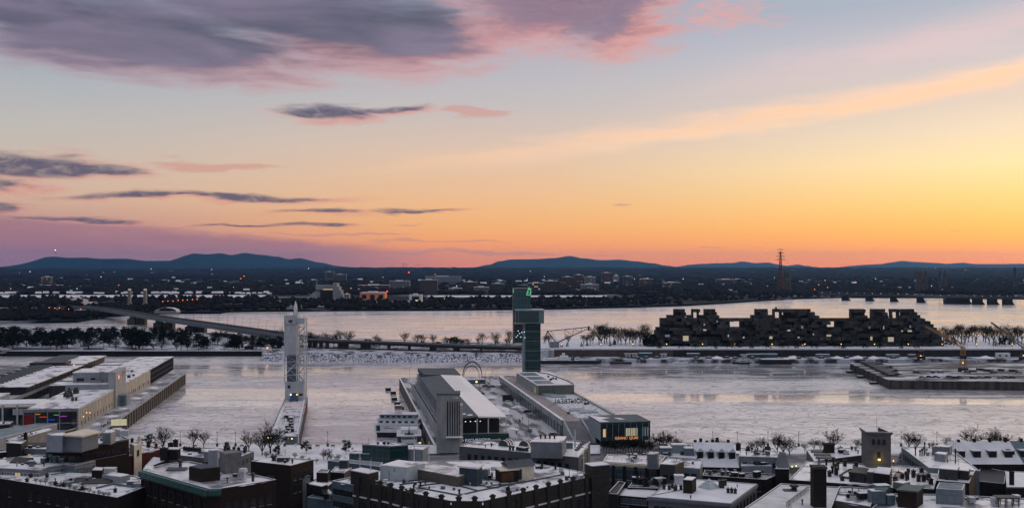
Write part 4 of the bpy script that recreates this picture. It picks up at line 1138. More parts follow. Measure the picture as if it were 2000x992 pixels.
# ------------------------------------------------------------------ floating derrick at the bank beside the glass tower
dd = 948.0
dx = lambda px: (px - 1000) / F * dd
dz = lambda py: H + (HOR - py) * dd / F
t = thing('derrick_crane', 'old dark derrick crane with a long lattice boom behind the barge', 'crane', (dx(1088), dd, 9.5))
ox, oz = dx(1088), 9.5
V = lambda px, py, y=0: (dx(px) - ox, y, dz(py) - oz)
mb = MB()
for s in (-2, 2):
    mb.bar(V(1090, 668, s), V(1150, 641, s * .4), .55, .35, 4); mb.bar(V(1069, 646.5, s * .3), V(1150, 638.5, s * .4), .45, n=4)
for a, b in (((1076, 645.8), (1088, 668)), ((1103, 643), (1104, 661)), ((1103, 643), (1118, 655)), ((1121, 641.2), (1118, 655)), ((1121, 641.2), (1133, 649)), ((1137, 639.8), (1133, 649))): mb.bar(V(*a), V(*b), .28, n=4)
mb.obj('boom', DARKMET, t)
mb = MB().bar(V(1069, 646.5), V(1086, 669), .8, .6, 4); mb.bar(V(1069, 646.5), V(1062, 670), .7, .6, 4); mb.obj('mast_frame', DARKMET, t)
MB().box(*(V(1073, 0)[0], V(1092, 0)[0]), -3, 3, 0, dz(669) - oz + 1).obj('machine_house', GREYMET, t)
MB().box(V(1148, 0)[0], V(1151.5, 0)[0], -1, 1, V(0, 645)[2], V(0, 637.5)[2]).obj('boom_head', BLACK, t)
MB().bar(V(1151, 641), V(1159, 644.5), .4, .3, 4).obj('jib_tip', BLACK, t)
t = thing('round_tank', 'squat round concrete tower at the wall end beside the glass tower', 'tank', (*ptf(1077, 905), 3.4))
MB().prism([(2.6 * math.cos(k * .524), 2.6 * math.sin(k * .524)) for k in range(12)], 0, 7.4).obj('drum', CONC, t)
MB().prism([(2.7 * math.cos(k * .524), 2.7 * math.sin(k * .524)) for k in range(12)], 7.404, 7.7).obj('snow_cap', SNOW, t)

# ------------------------------------------------------------------ terraced concrete housing complex (three heaps of stacked modules)
hd = 958.0
hx = lambda px: (px - 1000) / F * hd
sil = [(1262, 668), (1283, 649), (1285, 639), (1292.5, 626), (1308, 618.5), (1322, 605), (1347, 620.5), (1356, 605), (1374, 620.5), (1381, 605), (1405, 614), (1409, 619.5), (1413, 625.5), (1475, 617), (1483.5, 605), (1510, 620.5), (1519, 605.5), (1537, 620.5), (1542, 605), (1597, 614), (1605, 625.5),
       (1664.7, 621), (1674, 605), (1703, 621), (1714, 606), (1744.5, 621), (1752, 605.5), (1772, 621), (1775.5, 605.5), (1802, 610), (1807, 617), (1813.5, 623.5), (1819.5, 629.5), (1833, 638), (1838, 645), (1847, 652), (1853, 676), (1860, 700)]
def top_px(px):
    t_ = 700
    for a, p in sil:
        if px >= a: t_ = p
    return t_
t = thing('terraced_housing', 'dark concrete housing complex of three stepped heaps of stacked box modules', 'building', (hx(1560), hd, 9.5))
ox = hx(1560)
MODC = pmat('module_concrete', (.085, .078, .074), .9, .15, c2=(.032, .031, .031), scale=.11, thr=(.40, .6))
def module_mesh(w, d, h, seed):
    qq = random.Random(seed); mb = MB()
    mb.box(-w / 2, w / 2, 0, d, .22, h - .22); mb.box(-w / 2 - .12, w / 2 + .12, -.15, d, 0, .217); mb.box(-w / 2 - .12, w / 2 + .12, -.15, d, h - .217, h)
    a = qq.uniform(-w * .3, w * .05); mb.box(a, a + w * .32, -.06, -.004, .7, h - .55, 1)
    if w > 8: mb.box(a + w * .42, a + w * .55, -.06, -.004, .9, h - .8, 1)
    return mb.mesh('module', [MODC, GLASS])
MODS = [module_mesh(5.6, 11, 2.95, 1), module_mesh(11, 5.6, 2.95, 2), module_mesh(8, 9, 2.95, 3), module_mesh(5.6, 11, 2.95, 4)]
qh = random.Random(12)
ztop0 = H + (HOR - 605) * hd / F - 9.5
lev = 12; lh = ztop0 / lev
holes = [(1361, 1369, 609, 624), (1525, 1532, 609, 624), (1434, 1441, 629, 641), (1445, 1452, 629, 641), (1627, 1634, 629, 641), (1637, 1644, 629, 641), (1759, 1766, 609, 624)]
back = MB(); nmod = 0
for L in range(lev):
    z = L * lh; pyc = HOR + (H - 9.5 - z - lh * .5) * F / hd
    px = 1262 + qh.uniform(0, 3)
    while px < 1856:
        k = qh.randrange(4); wm = (5.6, 11, 8, 5.6)[k]; wpx = wm * F / hd
        c = px + wpx / 2
        ok = all(top_px(c + wpx * e) <= pyc for e in (-.46, -.2, .2, .46)) and not any(a - wpx / 2 < c < b + wpx / 2 and u < pyc < v for a, b, u, v in holes)
        if ok:
            y = qh.choice((0, 0, 2.5, 4.5, 6.5)) + L * .9
            front = qh.random() < .86
            if front and nmod < 100 and (L > 2 or qh.random() < .45):
                o = link('module', MODS[k], t, (hx(c) - ox, y, z)); nmod += 1; o.scale = (.985, 1, lh / 2.95 * .985)
            elif front:
                back.box(hx(c) - ox - wm * .49, hx(c) - ox + wm * .49, y, y + 8, z, z + lh * .97, 0)
                a = qh.uniform(-.3, .1) * wm; back.box(hx(c) - ox + a, hx(c) - ox + a + wm * .25, y - .05, y - .004, z + lh * .25, z + lh * .75, 1)
        px += wpx * qh.uniform(.9, 1.12)
    px = 1262
    while px < 1856:                                           # inner rows fill the depth
        if top_px(px) <= pyc + 1 and top_px(px + 2.6) <= pyc + 1 and not any(a - 2.7 < px < b and u < pyc < v for a, b, u, v in holes):
            back.box(hx(px) - ox, hx(px + 2.72) - ox, 11 + L * .7, 24, z + .01, z + lh * 1.0, 0)
        px += 2.75
for px in (1524, 1521.5): back.box(hx(px) - ox, hx(px + 1.2) - ox, 14, 16, ztop0 - .2, ztop0 + 2.2, 0)
bo = back.obj('module_stack', [MODC, GLASS], t); bo['kind'] = 'stuff'
for px, py, w, h_, em in ((1303, 656, 9, 4, 0), (1339, 661, 11, 10, 1), (1376, 644.5, 6, 3, 1), (1422, 656, 2.5, 4, 1), (1505, 659.5, 6, 5, 1), (1540, 645.5, 6, 3, 1), (1559, 659, 3.5, 2.5, 1), (1618, 655.5, 9, 3.5, 1), (1701, 661, 4, 7, 1), (1739, 663, 11, 9, 1),
                           (1776, 646.5, 8, 3.5, 1), (1761, 646.5, 3, 3, 1), (1725, 640, 1.8, 6, 1), (1339, 619, 3, 3, 0), (1452, 659, 3, 3, 1), (1588, 653, 2, 3, 1), (1567, 674, 3, 2, 1), (1508, 677, 7, 2, 1), (1435, 677, 5, 2, 1), (1375, 634, 2, 3, 1), (1400, 628, 3, 4, 0), (1566, 639, 4, 5, 0), (1697, 640, 2.5, 4, 0), (1777, 638, 2.5, 5, 0)):
    zc = H + (HOR - py) * (hd - 4) / F - 9.5
    o = MB().box(-w / F * hd / 2, w / F * hd / 2, -.3, -.2, -h_ / F * hd / 2, h_ / F * hd / 2).obj('lit_window', pmat('bright_window', (.5, .45, .35), emit=(255, 232, 190), es=.26) if em else pmat('dim_window', (.2, .22, .24), emit=(190, 205, 215), es=.15), t, (hx(px) - ox, -1.0, zc))

# ------------------------------------------------------------------ right pier with stacked beams and cranes
PZ = 6.5
pc = [at(1660, 708.6, PZ), at(1737, 742, PZ), at(2140, 746, PZ), at(2140, 706.5, PZ)]
t = thing('cargo_pier', 'dark concrete cargo pier dusted with snow jutting in from the right', 'pier', (*pc[1], 0))
L = [(x - pc[1][0], y - pc[1][1]) for x, y in pc]
MB().prism(ccw(L), -.5, PZ - .3).obj('wall', pmat('pier_wall', (.10, .085, .075), .9, .15, c2=(.035, .032, .032), scale=.3, stretch=(1, 1, .12)), t)
MB().prism(inset(ccw(L), -.3), PZ - .297, PZ).obj('deck', pmat('pier_deck', (.52, .53, .57), .7, .3, c2=(.05, .05, .055), scale=.08, thr=(.46, .60), stretch=(.35, 1.2, 1)), t)
a, b = Vector(L[0]), Vector(L[1])
for k in range(9):
    p = a.lerp(b, (k + .5) / 9); MB().box(p.x - .5, p.x + .5, p.y - 1.2, p.y + 1.0, .6, PZ - 1.4).obj('fender', BLACK, t)
MB().box(Vector(L[1]).x + 24, Vector(L[1]).x + 25.6, -.5, .6, PZ - 2.2, PZ - .9).obj('sign_board', WHITE, t)
for k, f_ in enumerate((.12, .42, .75)):
    p = a.lerp(b, f_); x, y = p.x + pc[1][0] - 4, p.y + pc[1][1] - 1
    tt = thing('fender_float', f'dark snow-topped float against the pier side, {nth(k)} from the far corner', 'float', (x, y, 0), 0, 'floats beside the cargo pier')
    MB().box(-2.6, 2.6, -2, 2, -.1, 1.6).obj('float_body', BLACK, tt); MB().box(-2.3, 2.2, -1.8, 1.8, 1.603, 1.8).obj('snow_cap', SNOW, tt)
WOODB = pmat('weathered_timber', (.075, .065, .058), .9, .15, scale=1)
k2 = 0
for k in range(11):
    f_ = k / 10
    px0 = 1677 + f_ * 52; py = 709 + f_ * 25; wpx = (40, 44, 30, 50, 46, 34, 48, 40, 30, 36, 26)[k]
    x0, y0 = at(px0, py, PZ); x1 = (px0 + wpx - 1000) / F * y0
    tt = thing('beam_stack', f'stack of long dark beams on the cargo pier, {nth(k)} from far end', 'beam stack', ((x0 + x1) / 2, y0, PZ), R(-5), 'beam stacks on the cargo pier')
    for j in range(3): MB().box(-(x1 - x0) / 2 + j * .7, (x1 - x0) / 2 - j * .9, -.7 + j * .3, .7 - j * .25, .02 + j * .5, .47 + j * .5).obj('beam', WOODB, tt)
    MB().box(-(x1 - x0) / 2 + 2, (x1 - x0) / 2 - 3, -.3, .4, 1.49, 1.7).obj('snow_cap', SNOW, tt)
CARM = []
def car_mesh(c):
    body = MB(); body.prism([(-2.1, -.85), (2.1, -.85), (2.2, 0), (2.1, .85), (-2.1, .85)], .35, .95)
    body.add([(-1.7, -.8, .953), (1.2, -.8, .953), (1.2, .8, .953), (-1.7, .8, .953), (-1.2, -.68, 1.5), (.5, -.68, 1.5), (.5, .68, 1.5), (-1.2, .68, 1.5)], [(4, 5, 6, 7), (0, 1, 5, 4), (1, 2, 6, 5), (2, 3, 7, 6), (3, 0, 4, 7)], 1)
    for sx_ in (-1.3, 1.3):
        for sy_ in (-.86, .7): body.prism([(sx_ + .33 * math.cos(i * .785), sy_) for i in range(0)] or [(sx_ - .33, sy_), (sx_ + .33, sy_), (sx_ + .33, sy_ + .16), (sx_ - .33, sy_ + .16)], 0, .62, 2)
    body.box(-1.15, .45, -.62, .62, 1.503, 1.6, 3)
    return body.mesh('parked_car', [c, GLASS, BLACK, SNOW])
CARM = [car_mesh(BLACK), car_mesh(GREYMET), car_mesh(DARKMET), car_mesh(WHITE)]
for k in range(17):
    px = 1790 + k * 12.5 + q.uniform(-3, 3); py = (738 + q.uniform(-1, 1)) if k % 4 else 728
    x, y = at(px, py, PZ)
    o = link('parked_car', CARM[k % 3], None, (x, y, PZ), R(-30 + q.uniform(-8, 8))); o.scale = (1.25, 1.1, 1.1)
    tag(o, f'dark snow-covered vehicle parked on the cargo pier, {nth(k)} from the left', 'car', 'vehicles on the cargo pier')
for k, (px, py, w) in enumerate(((1822, 728, 7), (1838, 727.5, 8), (1900, 726, 14), (1915, 722.5, 16), (1930, 724.5, 18), (1955, 724, 12), (1978, 725, 14))):
    x, y = at(px, py, PZ); tt = thing('cargo_bundle', f'low dark bundle with snow on top behind the parked vehicles, {nth(k)} from the left', 'cargo', (x, y, PZ), R(-20), 'cargo bundles on the pier')
    MB().box(-w / 5, w / 5, -1.2, 1.2, 0, 1.6).obj('bundle', DARKMET, tt); MB().box(-w / 6, w / 6, -1, 1, 1.603, 1.8).obj('snow_cap', SNOW, tt)
YEL = pmat('ochre_crane_paint', (.34, .19, .07), .6, .35)
def jib_crane(px, pyb, z0, pyk, tip, mat, label, mast_top=None, dist=None):
    x, y = at(px, pyb, z0)
    if dist: y = dist; x = (px - 1000) / F * y
    Z = lambda py: H + (HOR - py) * y / F - z0
    X = lambda p: (p - 1000) / F * y - x
    t = thing('dock_crane', label, 'crane', (x, y, z0))
    MB().box(-3, 3, -2.5, 2.5, 1.2, 3.2).obj('carriage', BLACK, t)
    for s in (-2.6, 2.6): MB().box(s - .5, s + .5, -2.2, 2.2, 0, 1.197).obj('bogie', BLACK, t)
    mb = MB(); zk = Z(pyk)
    for sx_ in (-1, 1):
        for sy_ in (-1, 1): mb.bar((sx_ * 1.8, sy_ * 1.6, 3.2), (sx_ * 1.1, sy_ * .8, zk), .36, .28, 4)
    for i in range(5):
        z_a, z_b = 3.2 + (zk - 3.2) * i / 5, 3.2 + (zk - 3.2) * (i + 1) / 5
        s0, s1 = 1.6 - .8 * i / 5, 1.6 - .8 * (i + 1) / 5
        mb.bar((-s0, -s0, z_a), (s1, -s1, z_b), .1, n=3); mb.bar((s0, -s0, z_a), (-s1, -s1, z_b), .1, n=3)
    mb.obj('mast', mat, t)
    MB().box(-2, 2, -1.8, 1.8, zk * .52, zk * .52 + 2.6).obj('cab', BLACK, t)
    if tip:
        mb = MB(); A = Vector((0, 0, zk)); B = Vector((X(tip[0]), -2, Z(tip[1])))
        up = Vector((0, 0, 1))
        n = 9
        for i in range(n):
            f0, f1 = i / n, (i + 1) / n
            p0, p1 = A.lerp(B, f0), A.lerp(B, f1); g0, g1 = 2.3 * (1 - f0) + .6, 2.3 * (1 - f1) + .6
            for s in (-1, 1):
                off = Vector((0, s * .7, 0))
                mb.bar(p0 + off + up * g0 * .6, p1 + off + up * g1 * .6, .34, n=4); mb.bar(p0 + off - up * g0 * .6, p1 + off - up * g1 * .6, .34, n=4)
                mb.bar(p0 + off - up * g0 * .6, p1 + off + up * g1 * .6, .24, n=3)
        mb.obj('jib', mat, t)
        MB().bar(B, B - Vector((0, 0, 4)), .12, n=3).box(B.x - .5, B.x + .5, B.y - .5, B.y + .5, B.z - 5, B.z - 4).obj('hook_line', BLACK, t)
        mb = MB().bar(A, A + Vector((1.5, 0, 5)), .3, n=4); mb.bar(A + Vector((1.5, 0, 5)), A.lerp(B, .6) + up, .1, n=3); mb.obj('stay', mat, t)
    if mast_top: MB().bar((0, 0, zk), (0, 0, Z(mast_top)), .25, .2, 4).obj('light_mast', PALEMET, t)
    MB().prism([(-1.2 + .38 * math.cos(k * 1.047), -2.4 + .38 * math.sin(k * 1.047)) for k in range(6)], zk * .35, zk * .35 + .6).obj('lamp', WARMLAMP, t)
    return t
jib_crane(1881, 726, PZ, 676, (1806, 637), YEL, 'tall ochre dock crane with its jib reaching left over the cargo pier', 644)
jib_crane(1999, 708, 3.4, 676, (1934, 629.5), pmat('grey_green_crane', (.16, .16, .12), .6, .35), 'grey-green dock crane at the right edge with its jib raised left', None, 880)
jib_crane(1799, 709, 3.4, 681, None, YEL, 'short ochre crane mast with a yellow lamp in front of the terraced complex', None, 888)
# ------------------------------------------------------------------ piers of the old port (axis turned about ten degrees left of the view)
QZ = 8.0
TURN = R(10)
AX = Vector((-math.sin(TURN), math.cos(TURN)))               # along a pier, away from the city
BX = Vector((math.cos(TURN), math.sin(TURN)))                # across, to the right
def pier_frame(ox, oy):
    """Pier plan: u across (right), v along (out), measured from (ox, oy)."""
    return lambda u, v: (ox + BX.x * u + AX.x * v, oy + BX.y * u + AX.y * v)
def inv_frame(ox, oy, x, y):
    d = Vector((x - ox, y - oy)); return d.dot(BX), d.dot(AX)
def snow_strip(mb, *a): return mb

# ---- left pier: quay, science hall, sheds
K = (-211.0, 531.0)                                          # point on the right quay edge
def kp(px, py, z):
    return inv_frame(*K, *at(px, py, z))
t = thing('left_pier', 'long left pier with a ribbed brown quay wall on its right side', 'pier', (*K, 0), TURN)
MB().box(-170, 0, -115, 210, -1, QZ - .3).obj('wall', QUAYWALL, t)
MB().box(-170, -.6, -115, 209.4, QZ - .297, QZ).obj('deck', SLUSH, t)
MB().box(-.55, .35, -115, 210.3, QZ - .297, QZ + .25).obj('kerb', PALECONC, t)
me = MB().box(.003, .4, -.35, .35, -.5, QZ - .6).mesh('pilaster', DARKCONC)
for k in range(46): link('pilaster', me, t, (0, -111.6 + k * 7, 0))
A0 = K
def kthing(name, label, cat, u, v, z=QZ, group=None):
    f = pier_frame(*K); return thing(name, label, cat, (*f(u, v), z), TURN, group)
# hall: near block, tall middle block, far block
nl, nr = kp(51, 800, 18), kp(152.5, 799, 18)
wA = 25.6; uR = nr[0]; v0 = nr[1]
v1 = v0 + 77; v2 = v1 + 28; v3 = v2 + 80; v4 = kp(352, 696.6, 18)[1]
print('hall', uR, v0, v1, v2, v3, v4, nl)
uL = uR - wA
t = kthing('science_hall', 'long pale exhibition hall on the left pier with coloured light bars on its front', 'building', uL, v0)
hh = 10.0
LB = v1 - v0
def wallbox(mb, x0, x1, y0, y1, z0, z1, mi=0): return mb.box(x0, x1, y0, y1, z0, z1, mi)
MB().box(0, wA, 0, LB, 0, hh).obj('near_block', CLADDING, t)
rf = MB().box(.4, wA - .4, .4, LB, hh + .003, hh + .35).obj('roof', ROOFSNOW, t)
MB().box(-.25, wA + .25, -.3, -.003, hh - .9, hh + .6).obj('front_cornice', GREYMET, t)
MB().box(wA + .003, wA + .3, -.3, LB, hh - .4, hh + .5).obj('side_cornice', PALEMET, t)
# glazed front with red panel and light bars
fr = MB().box(.2, wA - .2, -.25, -.003, 0, hh - .95).obj('glass_front', GLASS, t)
MB().box(.3, 4.6, -.4, -.26, 1.2, hh - 2.0).obj('red_panel', pmat('dark_red', (.20, .018, .018), .5, .3), t)
mb = MB()
for x in (-.05, 5.4, 11.2, 16.8, wA - .45): mb.box(x, x + .5, -.55, -.26, 0, hh - .9)
mb.box(4.9, wA, -.5, -.26, 3.1, 3.7); mb.obj('mullion', GREYMET, t)
for x, w, z, c in ((5.9, 2.2, 8.0, (255, 170, 40)), (7.8, 3.2, 6.6, (255, 84, 30)), (14.4, 2.3, 7.4, (60, 220, 70)), (11.4, 3.5, 5.1, (30, 100, 255)), (17.3, 3.2, 6.7, (215, 70, 230))):
    MB().box(x, x + w, -.62, -.56, z, z + .32).obj('light_bar', pmat('bar_%d_%d_%d' % c, c, .4, .3, emit=c, es=.4), t)
# side piers (buttresses) and lower windows along the right wall
wm = MB().box(0, .09, -1.2, 1.2, 1.0, 3.4).mesh('window', GLASS)
mb = MB()
for k in range(23): mb.box(wA + .003, wA + .32, 1 + k * 3.3, 1.45 + k * 3.3, 0, hh - .5)
mb.obj('pilaster', CREAM, t)
for k in range(11): link('window', wm, t, (wA + .004, 6 + k * 6.6, 0))
for k in range(10): MB().box(wA + .35, wA + .6, 8 + k * 6.6, 8.4 + k * 6.6, 5.0 + (k % 2), 5.3 + (k % 2)).obj('wall_lamp', WARMLAMP, t) if k < 3 else None
for u, v, s in ((7.5, 47, 1.5), (9.6, 44, 1.2), (10.4, 47, 1.3), (15.4, 30, 1), (17, 30.5, .9), (6, 60, 1.6), (8.5, 62, 1.4), (9.8, 61, 1.5)):
    MB().box(u - s * .6, u + s * .6, v - s * .8, v + s * .8, hh + .35, hh + .35 + s * 1.5).box(u - s * .3, u + s * .3, v - s * .3, v + s * .3, hh + .35 + s * 1.5, hh + .5 + s * 2.1).obj('roof_vent', DARKMET, rf)
# middle block: lower step, upper box, right fin with a round emblem
MB().box(-.5, wA - 3.0, LB + .01, LB + 8, 0, 13.2).obj('step_block', PALEPLASTER, t)
MB().box(-.4, wA - 3.1, LB + .1, LB + 8, 13.203, 13.5).obj('step_snow', SNOW, t)
MB().box(1.5, wA - .5, LB + 8.01, LB + 30, 0, 19.2).obj('upper_block', PALEPLASTER, t)
MB().box(1.3, wA - .3, LB + 7.8, LB + 30.2, 19.203, 19.6).obj('upper_roof', ROOFSNOW, t)
MB().box(wA - 2.9, wA + 1.2, LB + .02, LB + 27, 0, 20.2).obj('fin_wall', PALECONC, t)
em = MB(); em.prism([(1.6 * math.cos(k * .39), 1.6 * math.sin(k * .39)) for k in range(16)], 0, .12)
o = em.obj('emblem', WHITE, t, (wA + 1.21, LB + 7, 16.6)); o.rotation_euler = (0, R(90), 0)
em = MB(); em.prism([(1.0 * math.cos(k * 1.047), .8 * math.sin(k * 1.047)) for k in range(3)], .125, .2)
o = em.obj('emblem_mark', REDLAMP, t, (wA + 1.21, LB + 7, 16.6)); o.rotation_euler = (0, R(90), 0)
MB().box(wA + 1.21, wA + 1.3, LB + 16, LB + 24, 16.2, 18.6).obj('window', GLASS, t)
for x, w in ((3.5, 4.2), (11.2, 2.6)): MB().box(x, x + w, LB + 7.9, LB + 8.0, 14.4, 16.2).obj('window', GLASS, t)
MB().box(11, 18, LB + 5.5, LB + 7.8, 13.6, 15).obj('roof_hut', GREYMET, t)
for i, x in enumerate((16.5, 17.2)): MB().bar((x, LB + 6.5, 13.5), (x, LB + 6.5, 22), .08, n=4).obj('aerial', DARKMET, t)
MB().box(wA + 1.203, wA + 6, LB + 6, LB + 16, 0, 6.2).obj('porch', PALEPLASTER, t)
MB().box(wA + 2.2, wA + 5, LB + 5.9, LB + 5.997, 0, 5.6).obj('porch_door', BLUEMET, t)
# far block
y0, y1, y2 = LB + 30.3, LB + 30 + (v3 - v2), v4 - v0
MB().box(0, wA, y0, y1, 0, hh).obj('far_block', CLADDING, t)
mb = MB()
for k in range(int((y1 - y0) / 4.4)): mb.box(wA + .003, wA + .32, y0 + k * 4.4, y0 + .5 + k * 4.4, 0, hh - .3)
mb.obj('pilaster', CREAM, t)
for k in range(12): link('window', wm, t, (wA + .004, y0 + 6 + k * 6.2, 0))
MB().box(0, wA, y1 + .01, y2, 0, hh).obj('glazed_end', GLASS, t)
mb = MB()
for k in range(int((y2 - y1) / 4) + 1): mb.box(wA + .003, wA + .35, y1 + k * 4, y1 + .35 + k * 4, 0, hh - .2)
for z in (3.2, 6.6): mb.box(wA + .36, wA + .5, y1, y2, z, z + .3)
mb.obj('steel_frame', DARKMET, t)
rf = MB().box(.3, wA + .2, y0, y2 + .3, hh + .003, hh + .4).obj('far_roof', ROOFSNOW, t)
for u, v, s in ((8, 120, .9), (12, 124, .8), (20, 131, .7), (22, 136, .9), (23, 145, .7), (9, 158, .8), (20, 114, .8), (17, 170, .7)): MB().box(u - s, u + s, v - s, v + s, hh + .4, hh + .4 + s * 1.6).obj('roof_vent', DARKMET, rf)
# lower parallel roof on the left of the far block
MB().box(-22, -.5, y0 + 16, y2 - 8, 0, 7.6).obj('side_wing', DARKCONC, t)
mb = MB()
n = 6; Lw = (y2 - 8 - y0 - 16) / n
for k in range(n):
    mb.box(-22, -.5, y0 + 16 + k * Lw, y0 + 16 + (k + .72) * Lw, 7.603, 8.0, 0); mb.box(-22, -.5, y0 + 16 + (k + .72) * Lw, y0 + 16 + (k + 1) * Lw, 7.603, 8.02, 1)
mb.obj('wing_roof', [ROOFSNOW, DARKROOF], t)

# left shed: long dark shed with rows of skylights
a = kp(52, 754, 18); b = kp(210, 695, 18)
uS, vS = a; wS = 34
SL = b[1] - vS
print('shed', a, b)
t = kthing('long_shed', 'long dark two-part shed with a snow roof and rows of tilted skylights', 'shed', uS - wS, vS)
MB().box(0, wS, 0, SL * .64, 0, 9.6).obj('near_shed', BLACK, t)
rf = MB().box(-.6, wS + 1.5, -1.2, SL * .64, 9.603, 10.0).obj('near_roof', ROOFSNOW, t)
sk = MB(); sk.prism([(-5.5, -.9), (5.5, -.9), (5.5, .9), (-5.5, .9)], 0, [.3, .3, 1.3, 1.3]); sk = sk.mesh('skylight', DARKMET)
for k in range(17):
    link('skylight', sk, rf, (10.5, 3 + k * SL * .64 / 17.5, 10.0)); 
    if k % 2 == 0: MB().box(-.4, 4.2, 2 + k * SL * .64 / 17.5, 6 + k * SL * .64 / 17.5, 10.003, 10.8).obj('gutter_box', DARKROOF, rf)
MB().box(0, wS, SL * .64 + 6, SL, 0, 10).obj('far_shed', BLACK, t)
rf = MB().box(-.6, wS + 1.2, SL * .64 + 6, SL + .8, 10.003, 10.4).obj('far_roof', ROOFSNOW, t)
MB().box(2, 16, SL * .64 + 16, SL - 4, 10.404, 11.6).obj('roof_platform', DARKROOF, rf)
MB().box(-.4, wS - 10, SL * .64 - 2, SL * .64 + 12, 10.41, 12.2).obj('dark_lantern', BLACK, t)
for k in range(24): MB().box(wS + .003, wS + .25, 3 + k * SL / 24.5, 3.5 + k * SL / 24.5, 0, 9.2).obj('post', DARKMET, t)
MB().box(wS * .8, wS * .8 + .5, SL * .64 + 5.4, SL * .64 + 5.9, 9, 9.8).obj('lamp', WARMLAMP, t)
# elevated walkway between shed and hall
a = kp(22, 783, 13); b = kp(142, 742, 13)
t = kthing('raised_walkway', 'raised grey walkway on posts between the dark shed and the pale hall', 'walkway', a[0] - 9, a[1] - 4)
Lw = b[1] - a[1] + 30
MB().box(0, 9, 0, Lw, 4.4, 5.0).obj('deck', SLUSH, t)
MB().box(9.003, 9.3, 0, Lw, 4.2, 6.1).obj('parapet', CONC, t)
for k in range(22): MB().box(8.3, 8.9, 2 + k * Lw / 22.5, 3 + k * Lw / 22.5, 0, 4.397).obj('column', DARKCONC, t)
MB().box(-2, 7.4, 0, Lw, 0, 4.0).obj('back_wall', BLACK, t)
lw = MB().box(7.41, 7.5, -.8, .8, .8, 2.8).mesh('lit_bay', pmat('lit_bay', (.4, .38, .3), emit=(235, 225, 190), es=.35))
for k in (1, 3, 5, 7, 9, 11): link('lit_bay', lw, t, (0, 5.6 + k * Lw / 22.5, 0))
# beige box and link canopy at the left frame edge
t = kthing('beige_hall', 'beige-sided hall end with snow roof at the left edge beside the dark shed', 'building', kp(19, 765, 18)[0] - 24, kp(19, 765, 18)[1] - 26)
MB().box(0, 24, 0, 26, 0, 9).obj('wall', CLADDING, t); MB().box(-.2, 24.2, -.2, 26.2, 9.003, 9.5).obj('roof', ROOFSNOW, t)
a = kp(74, 786, 19)
t = kthing('canopy_hall', 'glazed entrance hall with red interior under a flat white canopy, far left', 'building', a[0] - 46, a[1] - 2)
MB().box(0, 45, 2, 16, 0, 8.6).obj('glass_hall', GLASS, t)
MB().box(-1, 46, 0, 17, 10.2, 11).obj('canopy', WHITE, t)
mb = MB()
for x in (1, 16, 29, 36, 44): mb.box(x, x + .8, .8, 1.6, 0, 10.197)
mb.obj('column', PALEMET, t)
for z in (2.6, 5.6, 7.4): MB().box(5, 27, 1.7, 1.98, z, z + 1.0).obj('red_panel', pmat('dark_red', (.20, .018, .018)), t)
MB().box(34, 40, 1.7, 1.98, 5, 8.2).obj('pale_screen', PALEMET, t)

# people-size things and parked cars along the left quay
q = random.Random(44)
f = pier_frame(*K)
for k in range(7):
    x, y = f(-6 - q.uniform(0, 5), -30 + k * 31 + q.uniform(-6, 6)); h = q.uniform(.5, .9)
    o = link('snow_heap', HEAP[k % 2], None, (x, y, QZ)); o.scale = (.45, .6, h * .5); tag(o, f'low ploughed snow ridge on the left quay, {nth(k)} from the near end', 'snow heap', 'snow ridges on the left quay')
def person_mesh(seed, coat):
    qq = random.Random(seed); mb = MB()
    ring = lambda z, a, b, ox=0: [(ox + a * math.cos(k * .785), b * math.sin(k * .785), z) for k in range(8)]
    def loft(rs, mi):
        n = 8; vs_ = [p for r_ in rs for p in r_]; fs = [(i * n + k, i * n + (k + 1) % n, (i + 1) * n + (k + 1) % n, (i + 1) * n + k) for i in range(len(rs) - 1) for k in range(n)]
        mb.add(vs_, fs + [tuple(reversed(range(n))), tuple((len(rs) - 1) * n + k for k in range(n))], mi)
    for s in (-.1, .1): loft([ring(0, .07, .12, s), ring(.1, .06, .07, s), ring(.5, .075, .08, s), ring(.85, .10, .11, s)], 1)
    loft([ring(.78, .20, .15), ring(1.05, .18, .13), ring(1.35, .23, .15), ring(1.46, .16, .11), ring(1.52, .06, .06), ring(1.56, .075, .085), ring(1.66, .10, .11), ring(1.75, .085, .095), ring(1.79, .03, .03)], 0)
    for s in (-1, 1): loft([ring(.75, .045, .05, s * .29), ring(1.1, .055, .06, s * .27), ring(1.42, .07, .07, s * .23)], 0)
    return mb.mesh('person', [coat, BLACK])
PPL = [person_mesh(1, BLACK), person_mesh(2, pmat('dark_blue_coat', (.02, .03, .06)))]
def person(x, y, z, lab, grp):
    o = link('person', PPL[q.randrange(2)], None, (x, y, z), q.uniform(0, 6)); tag(o, lab, 'person', grp)
for k, (px, py) in enumerate(((198, 833), (202, 835), (205, 833), (210, 828), (213, 829))): person(*at(px, py, QZ), QZ, f'small figure in a dark coat on the left quay, {nth(k)} from the left', 'people on the left quay')

